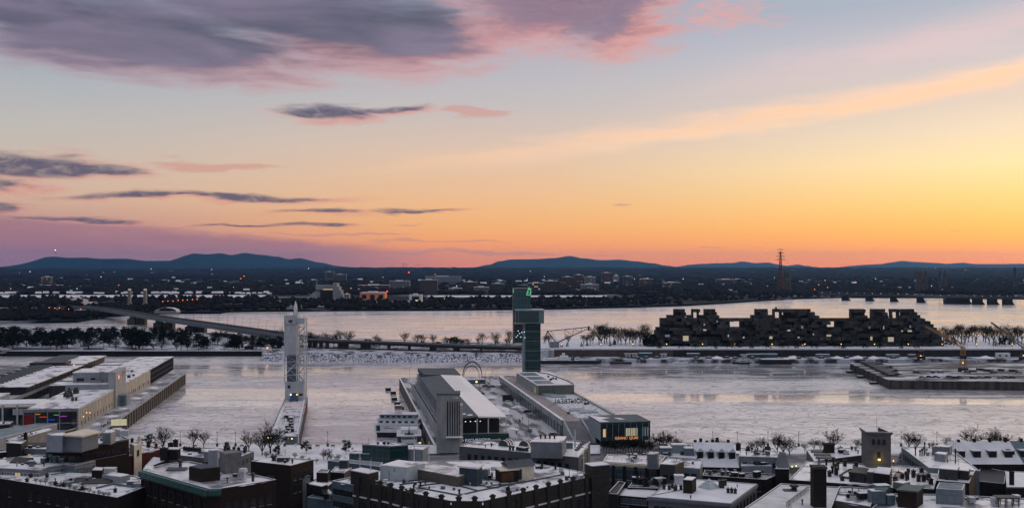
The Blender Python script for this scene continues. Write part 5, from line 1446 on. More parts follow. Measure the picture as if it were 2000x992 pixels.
# ---- conveyor tower and its jetty
jn = [at(519, 862, QZ), at(582, 862, QZ), at(599, 778, QZ), at(556, 778, QZ)]
T0 = at(577, 782, QZ)
t = thing('jetty', 'narrow snowy jetty leading out to the tall grey conveyor tower', 'jetty', (*jn[0], 0))
rel = [(x - jn[0][0], y - jn[0][1]) for x, y in jn]
rel[0] = (rel[0][0] + 2.5, rel[0][1] - 14); rel[1] = (rel[1][0] + 2.5, rel[1][1] - 14); rel[2] = (rel[2][0] - 2.3, rel[2][1] + 14); rel[3] = (rel[3][0] - 2.3, rel[3][1] + 14)
MB().prism(ccw(rel), -1, QZ - .3).obj('wall', QUAYWALL, t)
MB().prism(inset(ccw(rel), .1), QZ - .297, QZ).obj('deck', pmat('jetty_snow', (.60, .60, .62), .7, .3, c2=(.22, .22, .24), scale=.2, thr=(.38, .5)), t)
def rail_line(name, pts, h, parent, mat, step=3.0, rr=.06):
    mb = MB()
    for p, q_ in zip(pts, pts[1:]):
        p = Vector(p); q_ = Vector(q_); n = max(1, int((q_ - p).length / step))
        mb.bar(p + Vector((0, 0, h)), q_ + Vector((0, 0, h)), rr, n=4); mb.bar(p + Vector((0, 0, h * .5)), q_ + Vector((0, 0, h * .5)), rr * .7, n=3)
        for i in range(n + 1): c = p.lerp(q_, i / n); mb.bar(c, c + Vector((0, 0, h)), rr, n=4)
    return mb.obj(name, mat, parent)
for i, j, s in ((0, 3, .4), (1, 2, -.4)):
    rail_line('railing', [(rel[i][0] + s, rel[i][1], QZ), (rel[j][0] + s, rel[j][1], QZ)], 1.1, t, DARKMET)
MB().prism([(rel[1][0] - 1.6, rel[1][1] + 2), (rel[1][0] - .6, rel[1][1] + 2), (rel[2][0] - .6, rel[2][1] - 3), (rel[2][0] - 1.6, rel[2][1] - 3)], QZ + .003, QZ + .5).obj('snow_ridge', SNOW, t)
MB().prism([(rel[0][0] + .6, rel[0][1] + 2), (rel[0][0] + 2.6, rel[0][1] + 2), (rel[0][0] + (rel[3][0] - rel[0][0]) * .7 + 2.0, rel[0][1] + (rel[3][1] - rel[0][1]) * .7), (rel[0][0] + (rel[3][0] - rel[0][0]) * .7 + .6, rel[0][1] + (rel[3][1] - rel[0][1]) * .7)], QZ + .003, QZ + .35).obj('snow_ridge', SNOW, t)
# tower
t = thing('conveyor_tower', 'tall grey grain conveyor tower with an open lattice side at the jetty end', 'tower', (*T0, QZ), R(2))
Dt = T0[1]
zz = lambda py: H + (HOR - py) * Dt / F - QZ
xx = lambda px: (px - 1000) / F * Dt - T0[0]
top = zz(622); xl, xr, xm = xx(556), xx(594), xx(579)
PALETOWER = pmat('tower_plates', (.47, .50, .52), .6, .3, c2=(.34, .38, .40), scale=.35, stretch=(1, 1, .25))
MB().box(xl, xm, 0, 9, zz(692), top).obj('plated_shaft', PALETOWER, t)
MB().box(xl + .2, xr, 0, 10, 0, zz(746)).obj('base_block', PALETOWER, t)
mb = MB()
for x in (xl, xm, xr):
    for y in (0, 9): mb.bar((x, y, zz(746)), (x, y, top), .32, n=4)
lv = [zz(p) for p in (746, 732, 718, 706, 694, 680, 666, 653, 640, 632)]
for z in lv:
    mb.bar((xl, 0, z), (xr, 0, z), .22, n=4); mb.bar((xr, 0, z), (xr, 9, z), .2, n=4); mb.bar((xm, 9, z), (xr, 9, z), .2, n=4)
for za, zb in zip(lv, lv[1:]): mb.bar((xm, 0, za), (xr, 9, zb), .16, n=4); mb.bar((xr, 0, za), (xr, 9, zb), .14, n=4)
for za, zb in zip(lv[:4], lv[1:5]): mb.bar((xl, 9, za), (xm, 9, zb), .2, n=4); mb.bar((xm, 0, za), (xl, 4, zb), .14, n=4)
mb.bar((xl + 1.5, -.2, zz(727)), (xm + 1.5, -.2, zz(704)), .45, n=4)
mb.obj('lattice_frame', PALEMET, t)
mb = MB()
for k, (za, zb) in enumerate(zip(lv[:8], lv[1:9])):
    s = 1 if k % 2 else -1; c = (xm + xr) / 2
    mb.bar((c - s * 1.7, 4, za + .4), (c + s * 1.7, 4, zb - .4), .5, n=4)
mb.obj('stair', PALEMET, t)
MB().box(xl + .8, xm - .4, 3, 8, zz(745), zz(694)).obj('hoist_well', BLUEMET, t)
MB().box(xl - .15, xx(581), -.3, 9.3, top + .003, zz(620) + 1.2).box(xl - .2, xx(578), -.8, 0, zz(632), top).obj('head_house', PALETOWER, t)
MB().box(xx(580), xr + .1, -.6, 6, zz(632), zz(621)).obj('side_cabin', PALETOWER, t)
MB().box(xx(564), xx(572), -.9, -.803, zz(629.5), zz(624.5)).obj('window', GLASS, t)
cone = MB(); cx_ = xx(575.5)
cone.bar((cx_, 3, top + 1.2), (cx_, 3, zz(608)), 1.5, 1.2, 8); cone.bar((cx_, 3, zz(608)), (cx_, 3, zz(598)), 1.2, 1.0, 8); cone.bar((cx_, 3, zz(598)), (cx_, 3, zz(588)), 1.0, .15, 8)
cone.obj('spire', pmat('spire_white', (.62, .63, .63), .5, .3), t)
mb = MB()
for s in (-1.4, 1.6): mb.bar((cx_ + s, 2, top + 1.2), (cx_ + s * .6, 2.5, zz(604)), .1, n=4)
mb.bar((xl + 1, 1, top + 1.2), (xl + 1, 1, top + 5), .07, n=4); mb.obj('aerial', DARKMET, t)
rail_line('railing', [(xl, -.3, top + 1.2), (xx(581), -.3, top + 1.2)], 1.1, t, GREYMET, 1.2)
MB().prism([(xx(566), -3.2), (xx(584), -3.2), (xx(580), -.1), (xx(570), -.1)], 0, [.1, .1, 4.6, 4.6]).obj('porch', pmat('blue_tarp', (.04, .07, .12), .6, .3), t)
for px in (568.5, 580.5): MB().prism([(xx(px) + .35 * math.cos(k * 1.047), -1.0 + .35 * math.sin(k * 1.047)) for k in range(6)], zz(770.5), zz(769)).obj('lamp', WHITELAMP if px < 570 else WARMLAMP, t)
MB().box(xx(584), xx(591), -.1, -.004, zz(772.5), zz(768)).obj('vent_grille', BLACK, t); MB().box(xx(562), xx(567), -.1, -.004, zz(758), zz(752)).obj('hatch', BLACK, t)
# jetty clutter: frames, sheds, lamps, snow tubes
def jit(px, py): return at(px, py, QZ)
t = thing('gate_frame', 'pitched frame of lit red tubes standing on the jetty', 'frame', (*jit(577, 803), QZ), R(6))
mb = MB()
for s in (-5, 5): mb.bar((s, 0, 0), (s, 0, 3), .1, n=4)
mb.bar((-5, 0, 3), (0, 0, 5.4), .1, n=4); mb.bar((5, 0, 3), (0, 0, 5.4), .1, n=4); mb.bar((-5, 0, 3), (5, 0, 3), .08, n=4)
mb.obj('tube_frame', pmat('red_tubes', (.5, .2, .15), emit=(230, 130, 110), es=.35), t)
t = thing('play_frame', 'dark square climbing frame in the middle of the jetty', 'frame', (*jit(564, 826), QZ), R(8))
mb = MB()
for a in (-2.6, 2.6):
    for b in (-4, 4): mb.bar((a, b, 0), (a, b, 3.4), .14, n=4)
for a in (-2.6, 2.6): mb.bar((a, -4, 3.4), (a, 4, 3.4), .14, n=4)
for b in (-4, 4): mb.bar((-2.6, b, 3.4), (2.6, b, 3.4), .14, n=4)
mb.obj('bars', BLACK, t)
for k in range(13):
    px, py = q.uniform(556, 574), 814 + k * 2.6
    x, y = jit(px, py); o = link('equipment_crate', None, None, (x, y, QZ), q.uniform(0, 3)); tag(o, f'small dark piece of equipment on the jetty, {nth(k)} from the tower', 'equipment', 'equipment on the jetty')
    MB().box(-.8, .8, -.6, .6, 0, 1.0 + .5 * (k % 2)).obj('body', BLACK if k % 3 else DARKMET, o); MB().box(-.7, .7, -.5, .5, 1.6 - .5 * (1 - k % 2), 1.75 - .5 * (1 - k % 2)).obj('snow_cap', SNOW, o)
for k, (px0, px1, py, lab) in enumerate(((519, 534, 866, 'grey entrance hut with lit windows left of the jetty gate'), (557, 577, 868, 'glazed entrance hut with lit windows at the jetty gate'))):
    x0, y0 = at(px0, py, QZ); x1 = (px1 - 1000) / F * y0; w = x1 - x0
    t = thing('entrance_hut', lab, 'hut', (x0, y0, QZ))
    MB().box(0, w, 0, 4, 0, 3.8).obj('wall', BLUEMET, t); MB().box(-.2, w + .2, -.2, 4.2, 3.803, 4.1).obj('roof', SNOW, t)
    for i in range(2): MB().box(w * (.2 + .4 * i), w * (.2 + .4 * i) + .55, -.08, -.004, 2.6, 3.0).obj('lamp', WARMLAMP, t)
t = thing('white_gatepost', 'pale blue-white pylon box at the right of the jetty gate', 'kiosk', (*at(578.5, 866, QZ), QZ)); MB().box(-.9, .9, 0, 2, 0, 4.4).obj('body', PALEMET, t); MB().box(-1, 1, -.1, 2.1, 4.403, 4.6).obj('cap', SNOW, t)

# ---- centre pier: quay slab, shed, silo, ship terminal
Qa = at(848, 869, QZ)
t = thing('centre_pier', 'broad centre pier carrying the slanted-roof shed and the ship terminal', 'pier', (*Qa, 0), TURN)
PW = inv_frame(*Qa, *at(1203.4, 815, 14))[0] + 3
MB().box(0, PW, -2, 268, -1, QZ - .3).obj('wall', QUAYWALL, t)
MB().box(.4, PW - .4, -2, 267.6, QZ - .297, QZ).obj('deck', pmat('pier_slush', (.44, .44, .47), .6, .35, c2=(.07, .07, .075), scale=.16, thr=(.42, .54), stretch=(1.2, .25, 1)), t)
MB().box(-.2, .7, -2, 268, QZ + .003, QZ + .4).obj('kerb', SNOW, t)
def cthing(name, label, cat, x, y, z=QZ, group=None, rz=TURN): return thing(name, label, cat, (x, y, z), rz, group)
Sx, Sy = at(989.8, 813.5, 22)                                 # near right corner of the shed roof
Sl = (Vector(at(887.7, 722.8, 22)) - Vector((Sx, Sy))).length
t = cthing('cruise_shed', 'long centre-pier shed under a sloped roof, half snow and half bare metal', 'building', Sx, Sy)
SW = 27.0; sh = 14.0
MB().box(-SW + 1, -.5, 1.2, Sl, 0, 6.4).obj('lower_hall', PALEPLASTER, t)
MB().box(-SW + 2.6, -3, 2.5, Sl - 2, 6.403, sh - 1.2).obj('upper_hall', BLACK, t)
rf = MB(); nseg = 1
rf.prism([(-SW * .48, -.6), (0, -.6), (0, Sl * .86), (-SW * .48, Sl * .86)], [sh, sh - .4, sh - .4, sh], [sh + .7, sh + .1, sh + .1, sh + .7])
rf.obj('snow_roof', pmat('smooth_roof_snow', (.84, .83, .82), .4, .6, c2=(.76, .75, .74), scale=.1), t)
rf = MB(); rf.prism([(-SW + 1.2, -.6), (-SW * .483, -.6), (-SW * .483, Sl * .84), (-SW + 1.2, Sl * .84)], [sh - .9, sh, sh, sh - .9], [sh - .4, sh + .7, sh + .7, sh - .4]); rf.obj('metal_roof', pmat('bare_roof_metal', (.06, .078, .09), .65, .15, c2=(.085, .105, .12), scale=.2), t)
# ragged snow lying on the metal part
for k, (u, v, a_, b_) in enumerate(((-17, 10, 3.5, 5), (-20.5, 18, 1.2, 8), (-22.4, 60, .5, 70), (-16, 40, .8, 2), (-15, 62, 2, 3), (-18, 64, 1.6, 1.4), (-15.3, 5, 2.4, 4))):
    zr = sh + .7 - (1.1) * max(0, (-SW * .483 - u)) / (SW * .517 - 5)
    mb = MB(); mb.prism([(u + a_ * math.cos(i * .628) * q.uniform(.6, 1.2), v + b_ * .5 * math.sin(i * .628) * q.uniform(.6, 1.2)) for i in range(10)], zr - .1, zr + .12); mb.obj('snow_patch', SNOW, t)
MB().prism([(-SW + 4, Sl * .845), (-.5, Sl * .845), (-.8, Sl + 3), (-SW + 2.6, Sl + 3)], sh - .8, [sh + .9, sh + .5, sh + 1.2, sh + 1.5]).obj('raised_end_roof', DARKROOF, t)
mb = MB()
for k in range(6): mb.bar((-SW * .48 + 1.2 + k * 1.3, Sl * .42, sh + .72), (-SW * .48 + 1.2 + k * 1.3, Sl * .84, sh + .72), .035, n=3)
mb.obj('guy_wire', DARKMET, t)
# left terrace wall
MB().box(-SW - 1.6, -SW + .99, 0, Sl + 2, 0, 5.2).obj('terrace', PALECONC, t)
MB().box(-SW - 1.8, -SW - 1.4, -.2, Sl + 2.2, 5.203, 6.4).obj('terrace_parapet', PALECONC, t)
me = MB().box(-.2, .2, -.2, .2, 6.4, sh - .9).mesh('column', PALEMET)
for k in range(26): link('column', me, t, (-SW + 1.7, 3.2 + k * Sl / 26, 0))
mb = MB()
for k in range(30): mb.box(-SW - .9, -SW - .5, 4 + k * Sl / 31, 5.6 + k * Sl / 31, 5.21, 6.3)
mb.obj('terrace_plant', TWIG, t)['kind'] = 'stuff'
# glazed front towards the city
MB().box(-SW + 5.5, -.2, -2.6, 1.19, 0, 6.4).obj('glass_front', GLASS, t)
MB().box(-SW + 5.3, .4, -3.2, -2.603, 5.0, 7.2).obj('glass_band', TEAL, t)
MB().box(-SW + 5.3, .6, -2.6, 3, 6.41, 6.8).obj('balcony_floor', CONC, t)
mb = MB()
for x in (-SW + 5.8, -SW + 13, -9, -1): mb.box(x, x + .45, -2.9, -2.45, 6.8, sh - .2)
for x in (-4.2, -.9): mb.box(x, x + .9, -3.1, -2.61, 0, 5)
mb.obj('column', PALEMET, t)
MB().box(-9.6, -3.8, -2.75, -2.61, 2.6, 4.6).obj('lit_window', pmat('dim_yellow', (.25, .22, .08), emit=(225, 205, 90), es=.22), t)
for k in range(6): MB().box(-SW + 7 + k * 1.9, -SW + 8.4 + k * 1.9, -2.72, -2.61, .8, 3.4).obj('notice_panel', pmat('dim_panel', (.16, .13, .15), .5, .3) if k > 1 else PALEMET, t)
def text(body, size, parent, loc, rot, mat, ext=.05, name='sign_text'):
    c = bpy.data.curves.new(name, 'FONT'); c.body = body; c.size = size; c.extrude = ext; c.align_x = 'CENTER'
    o = bpy.data.objects.new(name, c)
    dg = bpy.context.evaluated_depsgraph_get()
    col.objects.link(o); me = bpy.data.meshes.new_from_object(o.evaluated_get(bpy.context.evaluated_depsgraph_get())); bpy.data.objects.remove(o)
    me.name = name; me.materials.clear(); me.materials.append(mat)
    n = link(name, me, parent, loc); n.rotation_euler = rot
    return n
text('NTO EXCURSIONS', 1.9, t, (-16, -3.32, 4.0), (R(90), 0, 0), pmat('sign_white', (.7, .74, .8), .5, .3, emit=(200, 215, 235), es=.3), .06)
for k in range(5): MB().prism([(-21 + k * 2.2 + .25 * math.cos(i * 1.047), -1.5 + .25 * math.sin(i * 1.047)) for i in range(6)], sh - 1.5, sh - 1.2).obj('lamp', pmat('soft_lamp', (.5, .5, .5), emit=(240, 240, 235), es=1.2), t)
# silo tower in front of the shed
x, y = at(875, 884, 9)
t = thing('silo_tower', 'pale concrete silo tower with five dark vertical slots in front of the shed', 'tower', (x, y, 9), R(3))
Zs = lambda py: H + (HOR - py) * y / F - 9
Xs = lambda px: (px - 1000) / F * y - x
ht = Zs(770.5)
mb = MB().box(Xs(852.6), Xs(873), 0, 10, 0, ht)
zb, zt_ = Zs(855), Zs(792)
xs = [873.0, 876, 880, 884, 888, 891.5, 895, 897.8]
mb.box(Xs(873) + .003, Xs(898), 0, 10, 0, zb).box(Xs(873) + .003, Xs(898), 0, 10, zt_ + 4.4, ht)
mb.obj('shaft', PALECONC, t)
mb = MB()
for k in range(5): mb.box(Xs(875.5 + k * 4.6), Xs(878 + k * 4.6), .003, 1.5, zb + .003, zt_ + 4.397)
mb.obj('fin', PALECONC, t)
MB().box(Xs(873) + .01, Xs(898), 1.6, 9.99, zb + .003, zt_ + 1.5).obj('slot_wall', BLACK, t)
MB().box(Xs(898) + .003, Xs(904), 1.5, 9.5, 0, Zs(793)).obj('side_bay', pmat('warm_concrete', (.48, .45, .41), .85, .2), t)
MB().prism([(Xs(870), -1.8), (Xs(905), -1.8), (Xs(902), -.003), (Xs(872), -.003)], Zs(853.5), [Zs(853), Zs(853), Zs(851.5), Zs(851.5)]).obj('canopy', SNOW, t)
MB().box(Xs(852), Xs(899), -.3, 10.3, ht + .003, ht + .4).obj('roof', DARKROOF, t)
# arch sculpture, kiosk, piles, vehicles on the apron
x, y = at(924, 742, QZ)
t = thing('arch_sculpture', 'black looping double arch sculpture standing on the pier end', 'sculpture', (x, y, QZ))
for (p0, p1, top_, rr, yo) in (((903.5, 735), (941.5, 742), 707, .42, 0), ((905, 737), (936, 742), 716, .26, 3)):
    mb = MB(); prev = None
    Xa = lambda px: (px - 1000) / F * y - x
    hgt = H + (HOR - top_) * y / F - QZ
    for i in range(25):
        a_ = math.pi * i / 24; cx0 = (Xa(p0[0]) + Xa(p1[0])) / 2; hw = (Xa(p1[0]) - Xa(p0[0])) / 2
        p = (cx0 - hw * math.cos(a_) * (1 if a_ < 1.57 else 1), yo + math.sin(a_) * 2, hgt * math.sin(a_) ** .75)
        if prev: mb.bar(prev, p, rr * (.55 + .6 * math.sin(a_)), n=5)
        prev = p
    mb.obj('arch', BLACK, t)
t = cthing('apron_kiosk', 'low teal-grey kiosk on posts at the far end of the apron', 'kiosk', *at(913, 757, QZ))
MB().box(0, 12, 0, 4, 2.4, 5.2).obj('cabin', BLUEMET, t); MB().box(-.2, 12.2, -.2, 4.2, 5.203, 5.6).obj('roof_snow', SNOW, t)
for i in range(4): MB().box(.2 + i * 3.8, .6 + i * 3.8, .2, .6, 0, 2.397).obj('post', PALEMET, t)
MB().box(5.6, 6.6, -.1, -.004, 3.4, 4.4).obj('window', WARMLAMP, t); MB().box(9, 10, -.1, -.004, 3.4, 4.4).obj('window', GLASS, t)
x, y = at(980.5, 757, QZ)
t = cthing('decorated_fir', 'dark fir tree hung with pale lights beside the terminal ramp', 'tree', x, y)
tm, cm = CONE[0]; o = link('crown', cm, t); o.scale = (.5, .5, .58); o = link('trunk', tm, t); o.scale = (.5, .5, .58)
for k in range(14):
    a_ = q.uniform(0, 6.28); zz_ = 1 + 5.6 * k / 14; rr = 1.6 * (1 - k / 15)
    MB().box(-.12, .12, -.12, .12, -.12, .12).obj('bulb', WHITELAMP if k % 3 else WARMLAMP, t, (rr * math.cos(a_), rr * math.sin(a_), zz_))
for k, (px, py, s) in enumerate(((958, 777, 1.0), (968, 800, 1.25), (985, 808, .9), (1012, 795, .5), (985, 830, .6), (1000, 838, .5))):
    o = link('snow_heap', HEAP[k % 2], None, (*at(px, py, QZ), QZ)); o.scale = (s * .8, s * .8, s); tag(o, f'ploughed snow heap on the slushy apron, {nth(k)} from the far end', 'snow heap', 'snow heaps on the apron')
t = cthing('parked_truck', 'dark box truck parked on the apron beside the snow heaps', 'truck', *at(990, 783, QZ))
MB().box(-2.6, 2.6, -1.2, 1.2, .7, 3.8).obj('box_body', BLACK, t); MB().prism([(2.61, -1.1), (4.2, -1.1), (4.2, 1.1), (2.61, 1.1)], .7, [2.6, 2.2, 2.2, 2.6]).obj('cab', DARKMET, t)
for a_ in (-1.8, 3.2):
    for b_ in (-1.15, .85): MB().box(a_ - .5, a_ + .5, b_, b_ + .3, 0, .95).obj('wheel', BLACK, t)
for k, (px, py) in enumerate(((948, 755), (956, 757), (962, 756), (972, 757), (1030, 805), (1035, 842), (1080, 850), (1012, 778), (940, 770))):
    o = link('parked_car', CARM[k % 4], None, (*at(px, py, QZ), QZ), TURN + (1.57 if k % 2 else 0)); tag(o, f'small parked car on the slushy centre apron, {nth(k)} in order from the kiosk', 'car', 'cars on the centre apron')
lampm = MB().bar((0, 0, 0), (0, 0, 10), .1, .07, 5).bar((0, 0, 10), (1.2, 0, 10.3), .06, n=4).box(.8, 1.6, -.15, .15, 10.2, 10.4).mesh('light_pole', DARKMET)
for k, (px, py) in enumerate(((948, 750), (957, 762), (1010, 800), (1032, 842), (996, 832), (800, 745))):
    tag(link('light_pole', lampm, None, (*at(px, py, QZ), QZ)), f'tall slim light pole on the centre pier, {nth(k)} of six', 'light pole', 'light poles on the centre pier')
for k in range(10):
    px, py = q.uniform(955, 1040), q.uniform(812, 850); person(*at(px, py, QZ), QZ, 'tiny dark figure walking on the slushy apron between shed and terminal', 'walkers on the apron')
# terminal: roof promenade, stair, rear hall, front hall
Px, Py = at(1097, 824.5, 14)                                   # near left corner of the promenade deck
Pl = inv_frame(Px, Py, *at(978.9, 738.8, 14))[1]; Pw = inv_frame(Px, Py, *at(1203.4, 812.6, 14))[0]
print('terminal', Px, Py, Pl, Pw)
t = cthing('ship_terminal', 'long low ship terminal with a walkable snowy roof, stair and glazed front hall', 'building', Px, Py)
MB().box(.4, Pw, 10, Pl, 0, 5.6).obj('lower_hall', PALEPLASTER, t)
MB().box(10.5, Pw - .3, 12, Pl, 5.603, 6.0).obj('roof_garden', pmat('patchy_roof_snow', (.62, .63, .66), .7, .3, c2=(.20, .20, .20), scale=.5, thr=(.38, .52)), t)
MB().box(1.2, 10.4, 3, Pl, 5.603, 6.02).obj('promenade', pmat('promenade_boards', (.20, .17, .16), .7, .3, c2=(.30, .27, .27), scale=.3), t)
MB().box(-.3, 1.1, -1, Pl + 4, 4.6, 7.2).obj('left_parapet', PALECONC, t)
MB().box(-.35, 1.15, -1, Pl + 4, 7.203, 7.4).obj('parapet_snow', SNOW, t)
MB().box(-.2, .39, -1, Pl, 0, 4.597).obj('side_wall', pmat('dark_glazed_wall', (.03, .04, .05), .2, .6), t)
me = MB().box(-.5, -.203, -.25, .25, 0, 4.59).mesh('column', PALECONC)
for k in range(26): link('column', me, t, (0, 2.2 + k * Pl / 27, 0))
MB().box(Pw + .003, Pw + 3, 10, Pl, 0, 4.6).obj('side_deck', CONC, t)
MB().box(Pw - 1, Pw - .003, 16, Pl, 6.003, 6.9).obj('right_parapet', PALECONC, t)
rail_line('railing', [(10.45, 14, 6), (10.45, Pl, 6)], 1.1, t, GREYMET, 4, .05)
rail_line('railing', [(Pw + 2.7, 10, 4.6), (Pw + 2.7, Pl, 4.6)], 1.1, t, GREYMET, 4, .05)
mb = MB(); ns = 26
for k in range(ns): mb.box(1.2, 10.4, 3 - (k + 1) * .95, 3 - k * .95 - .003, -.5, 5.8 - k * .24)
mb.obj('stair', pmat('stair_stone', (.20, .19, .20), .7, .3, c2=(.27, .26, .28), scale=.6), t)
mb = MB(); mb.prism([(.3, -24), (1.15, -24), (1.15, -1.01), (.3, -1.01)], -.5, [.9, .9, 7.2, 7.2]); mb.prism([(10.45, -22), (11.2, -22), (11.2, 3), (10.45, 3)], -.5, [1, 1, 6.8, 6.8]); mb.obj('stair_wall', PALECONC, t)
for u, v, s in ((15, 92, 1), (18, 88, 1.1), (16.5, 36, 1.1), (20.5, 28, 1.2), (14, 97, .9)):
    MB().prism([(u - 4 * s, v - 2.2), (u + 4 * s, v - 2.2), (u + 3.6 * s, v + 2.2), (u - 3.6 * s, v + 2.2)], 6.003, [6.5, 6.5, 7.1, 7.1]).obj('skylight', pmat('frosted_skylight', (.20, .25, .29), .3, .5), t)
letters = text('MONTRÉAL', 3.5, t, (19.0, 63, 6.0), (R(90), 0, R(180)), DARKMET, .25, 'roof_letters')
rail_line('letter_base', [(10, 63.6, 6.0), (28, 63.6, 6.0)], .5, t, DARKMET, 1.5, .08)
for u, v in ((9.5, 26), (26, 56), (28, 58), (21, 66), (27, 76)): MB().box(u - .7, u + .7, v - .4, v + .4, 6.02, 6.9).obj('planter', BLACK, t)
# rear hall
hx0, hy0 = inv_frame(Px, Py, *at(1049.8, 752, 19.7)); hx1 = inv_frame(Px, Py, *at(1121, 750, 19.7))[0]; hy1 = inv_frame(Px, Py, *at(1006, 727, 19.7))[1]
MB().box(hx0, hx1, hy0 + .3, hy1, 6.03, 11.4).obj('rear_hall', PALECONC, t)
MB().box(hx0 + .8, hx1 - .3, hy0, hy0 + .297, 6.03, 11.0).obj('rear_glass', panelmat('grey_green_glazing', (.11, .12, .10), (.22, .23, .22), 1.3, 6, .2, .6, horiz=False), t)
mb = MB(); mb.box(hx0 - .2, hx1 + .2, hy0 - .2, hy1, 11.403, 11.8, 0)
for k, f_ in enumerate((.05, .36, .68)): mb.box(hx0 + .8, hx0 + 11, hy0 + (hy1 - hy0) * f_ + 1, hy0 + (hy1 - hy0) * (f_ + .24), 11.803, 11.95, 1)
mb.obj('rear_roof', [SNOW, pmat('blue_roof_panel', (.10, .15, .18), .4, .4)], t)
for u, v in ((.55, .3), (.6, .34), (.7, .4), (.75, .36), (.66, .55)): MB().box(hx0 + (hx1 - hx0) * u - .5, hx0 + (hx1 - hx0) * u + .5, hy0 + (hy1 - hy0) * v - .5, hy0 + (hy1 - hy0) * v + .6, 11.8, 12.9).obj('roof_vent', DARKMET, t)
pts = [(hx1 - 9, hy1 - 4), (hx1 - 4, hy1 - 14), (hx1 - 2.5, hy1 - 28), (hx1 - .6, hy0 + 18), (hx1 - .6, hy0 + 1)]
mb = MB()
for a_, b_ in zip(pts, pts[1:]): mb.bar((*a_, 12.0), (*b_, 12.0), .35, n=4)
mb.obj('dark_edge', BLACK, t)
MB().box(hx0 - .09, hx0 - .004, hy0 + 5, hy0 + 9, 6.4, 9.6).obj('lit_door', pmat('dim_yellow', (.25, .22, .08)), t)
# front hall
fx0, fy0 = inv_frame(Px, Py, *at(1172.5, 826.5, 18.2)); fx1 = inv_frame(Px, Py, *at(1273.7, 826.5, 18.2))[0]
fxw = fx1 - fx0
MB().box(fx0, fx1 + .6, fy0 + .5, fy0 + 21, 2.4, 10.2).obj('front_hall', PALEPLASTER, t)
MB().box(fx0 + .2, fx1 + .4, fy0 + .01, fy0 + .497, 2.2, 10.0).obj('front_glass', TEAL, t)
mb = MB().box(fx0 - .1, fx1 + .7, fy0 - .1, fy0 + 21.1, 10.203, 10.6); mb.obj('front_roof', pmat('thawed_roof', (.07, .088, .10), .65, .15, c2=(.10, .12, .135), scale=.3), t)
mb = MB(); mb.prism([(fx0, fy0 + 1), (fx0 + 4.5, fy0 + 1.2), (fx0 + 3, fy0 + 9), (fx0 + 8, fy0 + 12), (fx0 + 4, fy0 + 16), (fx0, fy0 + 20.5)], 10.603, 10.75); mb.obj('snow_patch', SNOW, t)
mb = MB(); mb.prism([(fx0 + 11, fy0 + 7), (fx0 + 13.5, fy0 + 6), (fx0 + 12.5, fy0 + 11), (fx0 + 9.5, fy0 + 12)], 10.603, 10.72); mb.obj('snow_patch', SNOW, t)
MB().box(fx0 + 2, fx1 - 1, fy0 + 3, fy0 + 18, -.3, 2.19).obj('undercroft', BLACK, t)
MB().box(fx0 + 2.6, fx0 + 11.5, fy0 - .06, fy0 + .006, 4.6, 8.2).obj('dark_bay', BLACK, t)
MB().box(fx0 + 1.3, fx0 + 2.5, fy0 - .07, fy0 + .007, 4.0, 7.6).obj('lit_window', LITGLASS, t)
for k in range(5): MB().box(fx0 + 12 + k * 1.15, fx0 + 12.9 + k * 1.15, fy0 - .07, fy0 + .007, 4.2, 7.7).obj('lit_window', pmat('pale_lit', (.4, .38, .28), emit=(245, 235, 190), es=.28), t)
mb = MB()
for k in range(9): mb.box(fx0 + k * fxw / 8.2, fx0 + k * fxw / 8.2 + .22, fy0 - .22, fy0 - .08, 2.2, 10)
mb.obj('mullion', GREYMET, t)
text('GRAND QUAI', 1.75, t, (fx0 + 12.2, fy0 - .35, 2.75), (R(90), 0, 0), pmat('sign_orange', (.6, .3, .15), emit=(255, 170, 100), es=.65), .06)
for k in range(3): MB().box(fx1 - 3.4 + k * 1.2, fx1 - 2.9 + k * 1.2, fy0 - .07, fy0 + .006, 4, 8).obj('pale_strip', pmat('dim_window', (.2, .22, .24)), t)
# observation tower
Dv = 700.0
x = (1038.5 - 1000) / F * Dv
Zt = lambda py: H + (HOR - py) * Dv / F - QZ
Xt = lambda px: (px - 1000) / F * Dv - x
t = thing('observation_tower', 'slim green-glass observation tower with a projecting cabin and offset upper shaft', 'tower', (x, Dv, QZ), R(3))
GT = panelmat('tower_glass', (.014, .042, .046), (.06, .11, .105), 2.1, 4.2, .25, .4)
MB().box(Xt(1026), Xt(1056), 0, 9, 0, Zt(631)).obj('main_shaft', GT, t)
MB().box(Xt(1021), Xt(1026) - .003, .5, 9, 0, Zt(633)).obj('lift_shaft', pmat('pale_green_panel', (.20, .27, .27), .4, .4), t)
MB().box(Xt(1002.5), Xt(1037), 3, 11.5, Zt(606), Zt(563)).obj('upper_shaft', panelmat('upper_glass', (.035, .085, .09), (.08, .14, .135), 2.4, 4.8, .28, .4), t)
mb = MB().box(Xt(1002.5), Xt(1006), 3.01, 11.5, Zt(671.5), Zt(606) - .003).box(Xt(1006) + .003, Xt(1021) - .003, 6, 11.4, Zt(671.5), Zt(633)); mb.obj('hanging_shaft', panelmat('hang_glass', (.045, .09, .10), (.12, .18, .18), 1.6, 3.6, .2, .6), t)
MB().box(Xt(1003), Xt(1021) - .01, 3.2, 5.99, Zt(671.5), Zt(670)).obj('shaft_floor', PALEMET, t)
cb = MB().box(Xt(1006.5), Xt(1061.5), -3.5, 9.2, Zt(630.9), Zt(605.5)).obj('cabin', pmat('cabin_glass', (.02, .05, .055), .12, .7), t)
mb = MB()
a_, b_, c_, d_ = Xt(1006.2), Xt(1061.8), Zt(631), Zt(605.3)
for z in (c_, d_ - .7): mb.box(a_, b_, -3.75, -3.503, z, z + .7)
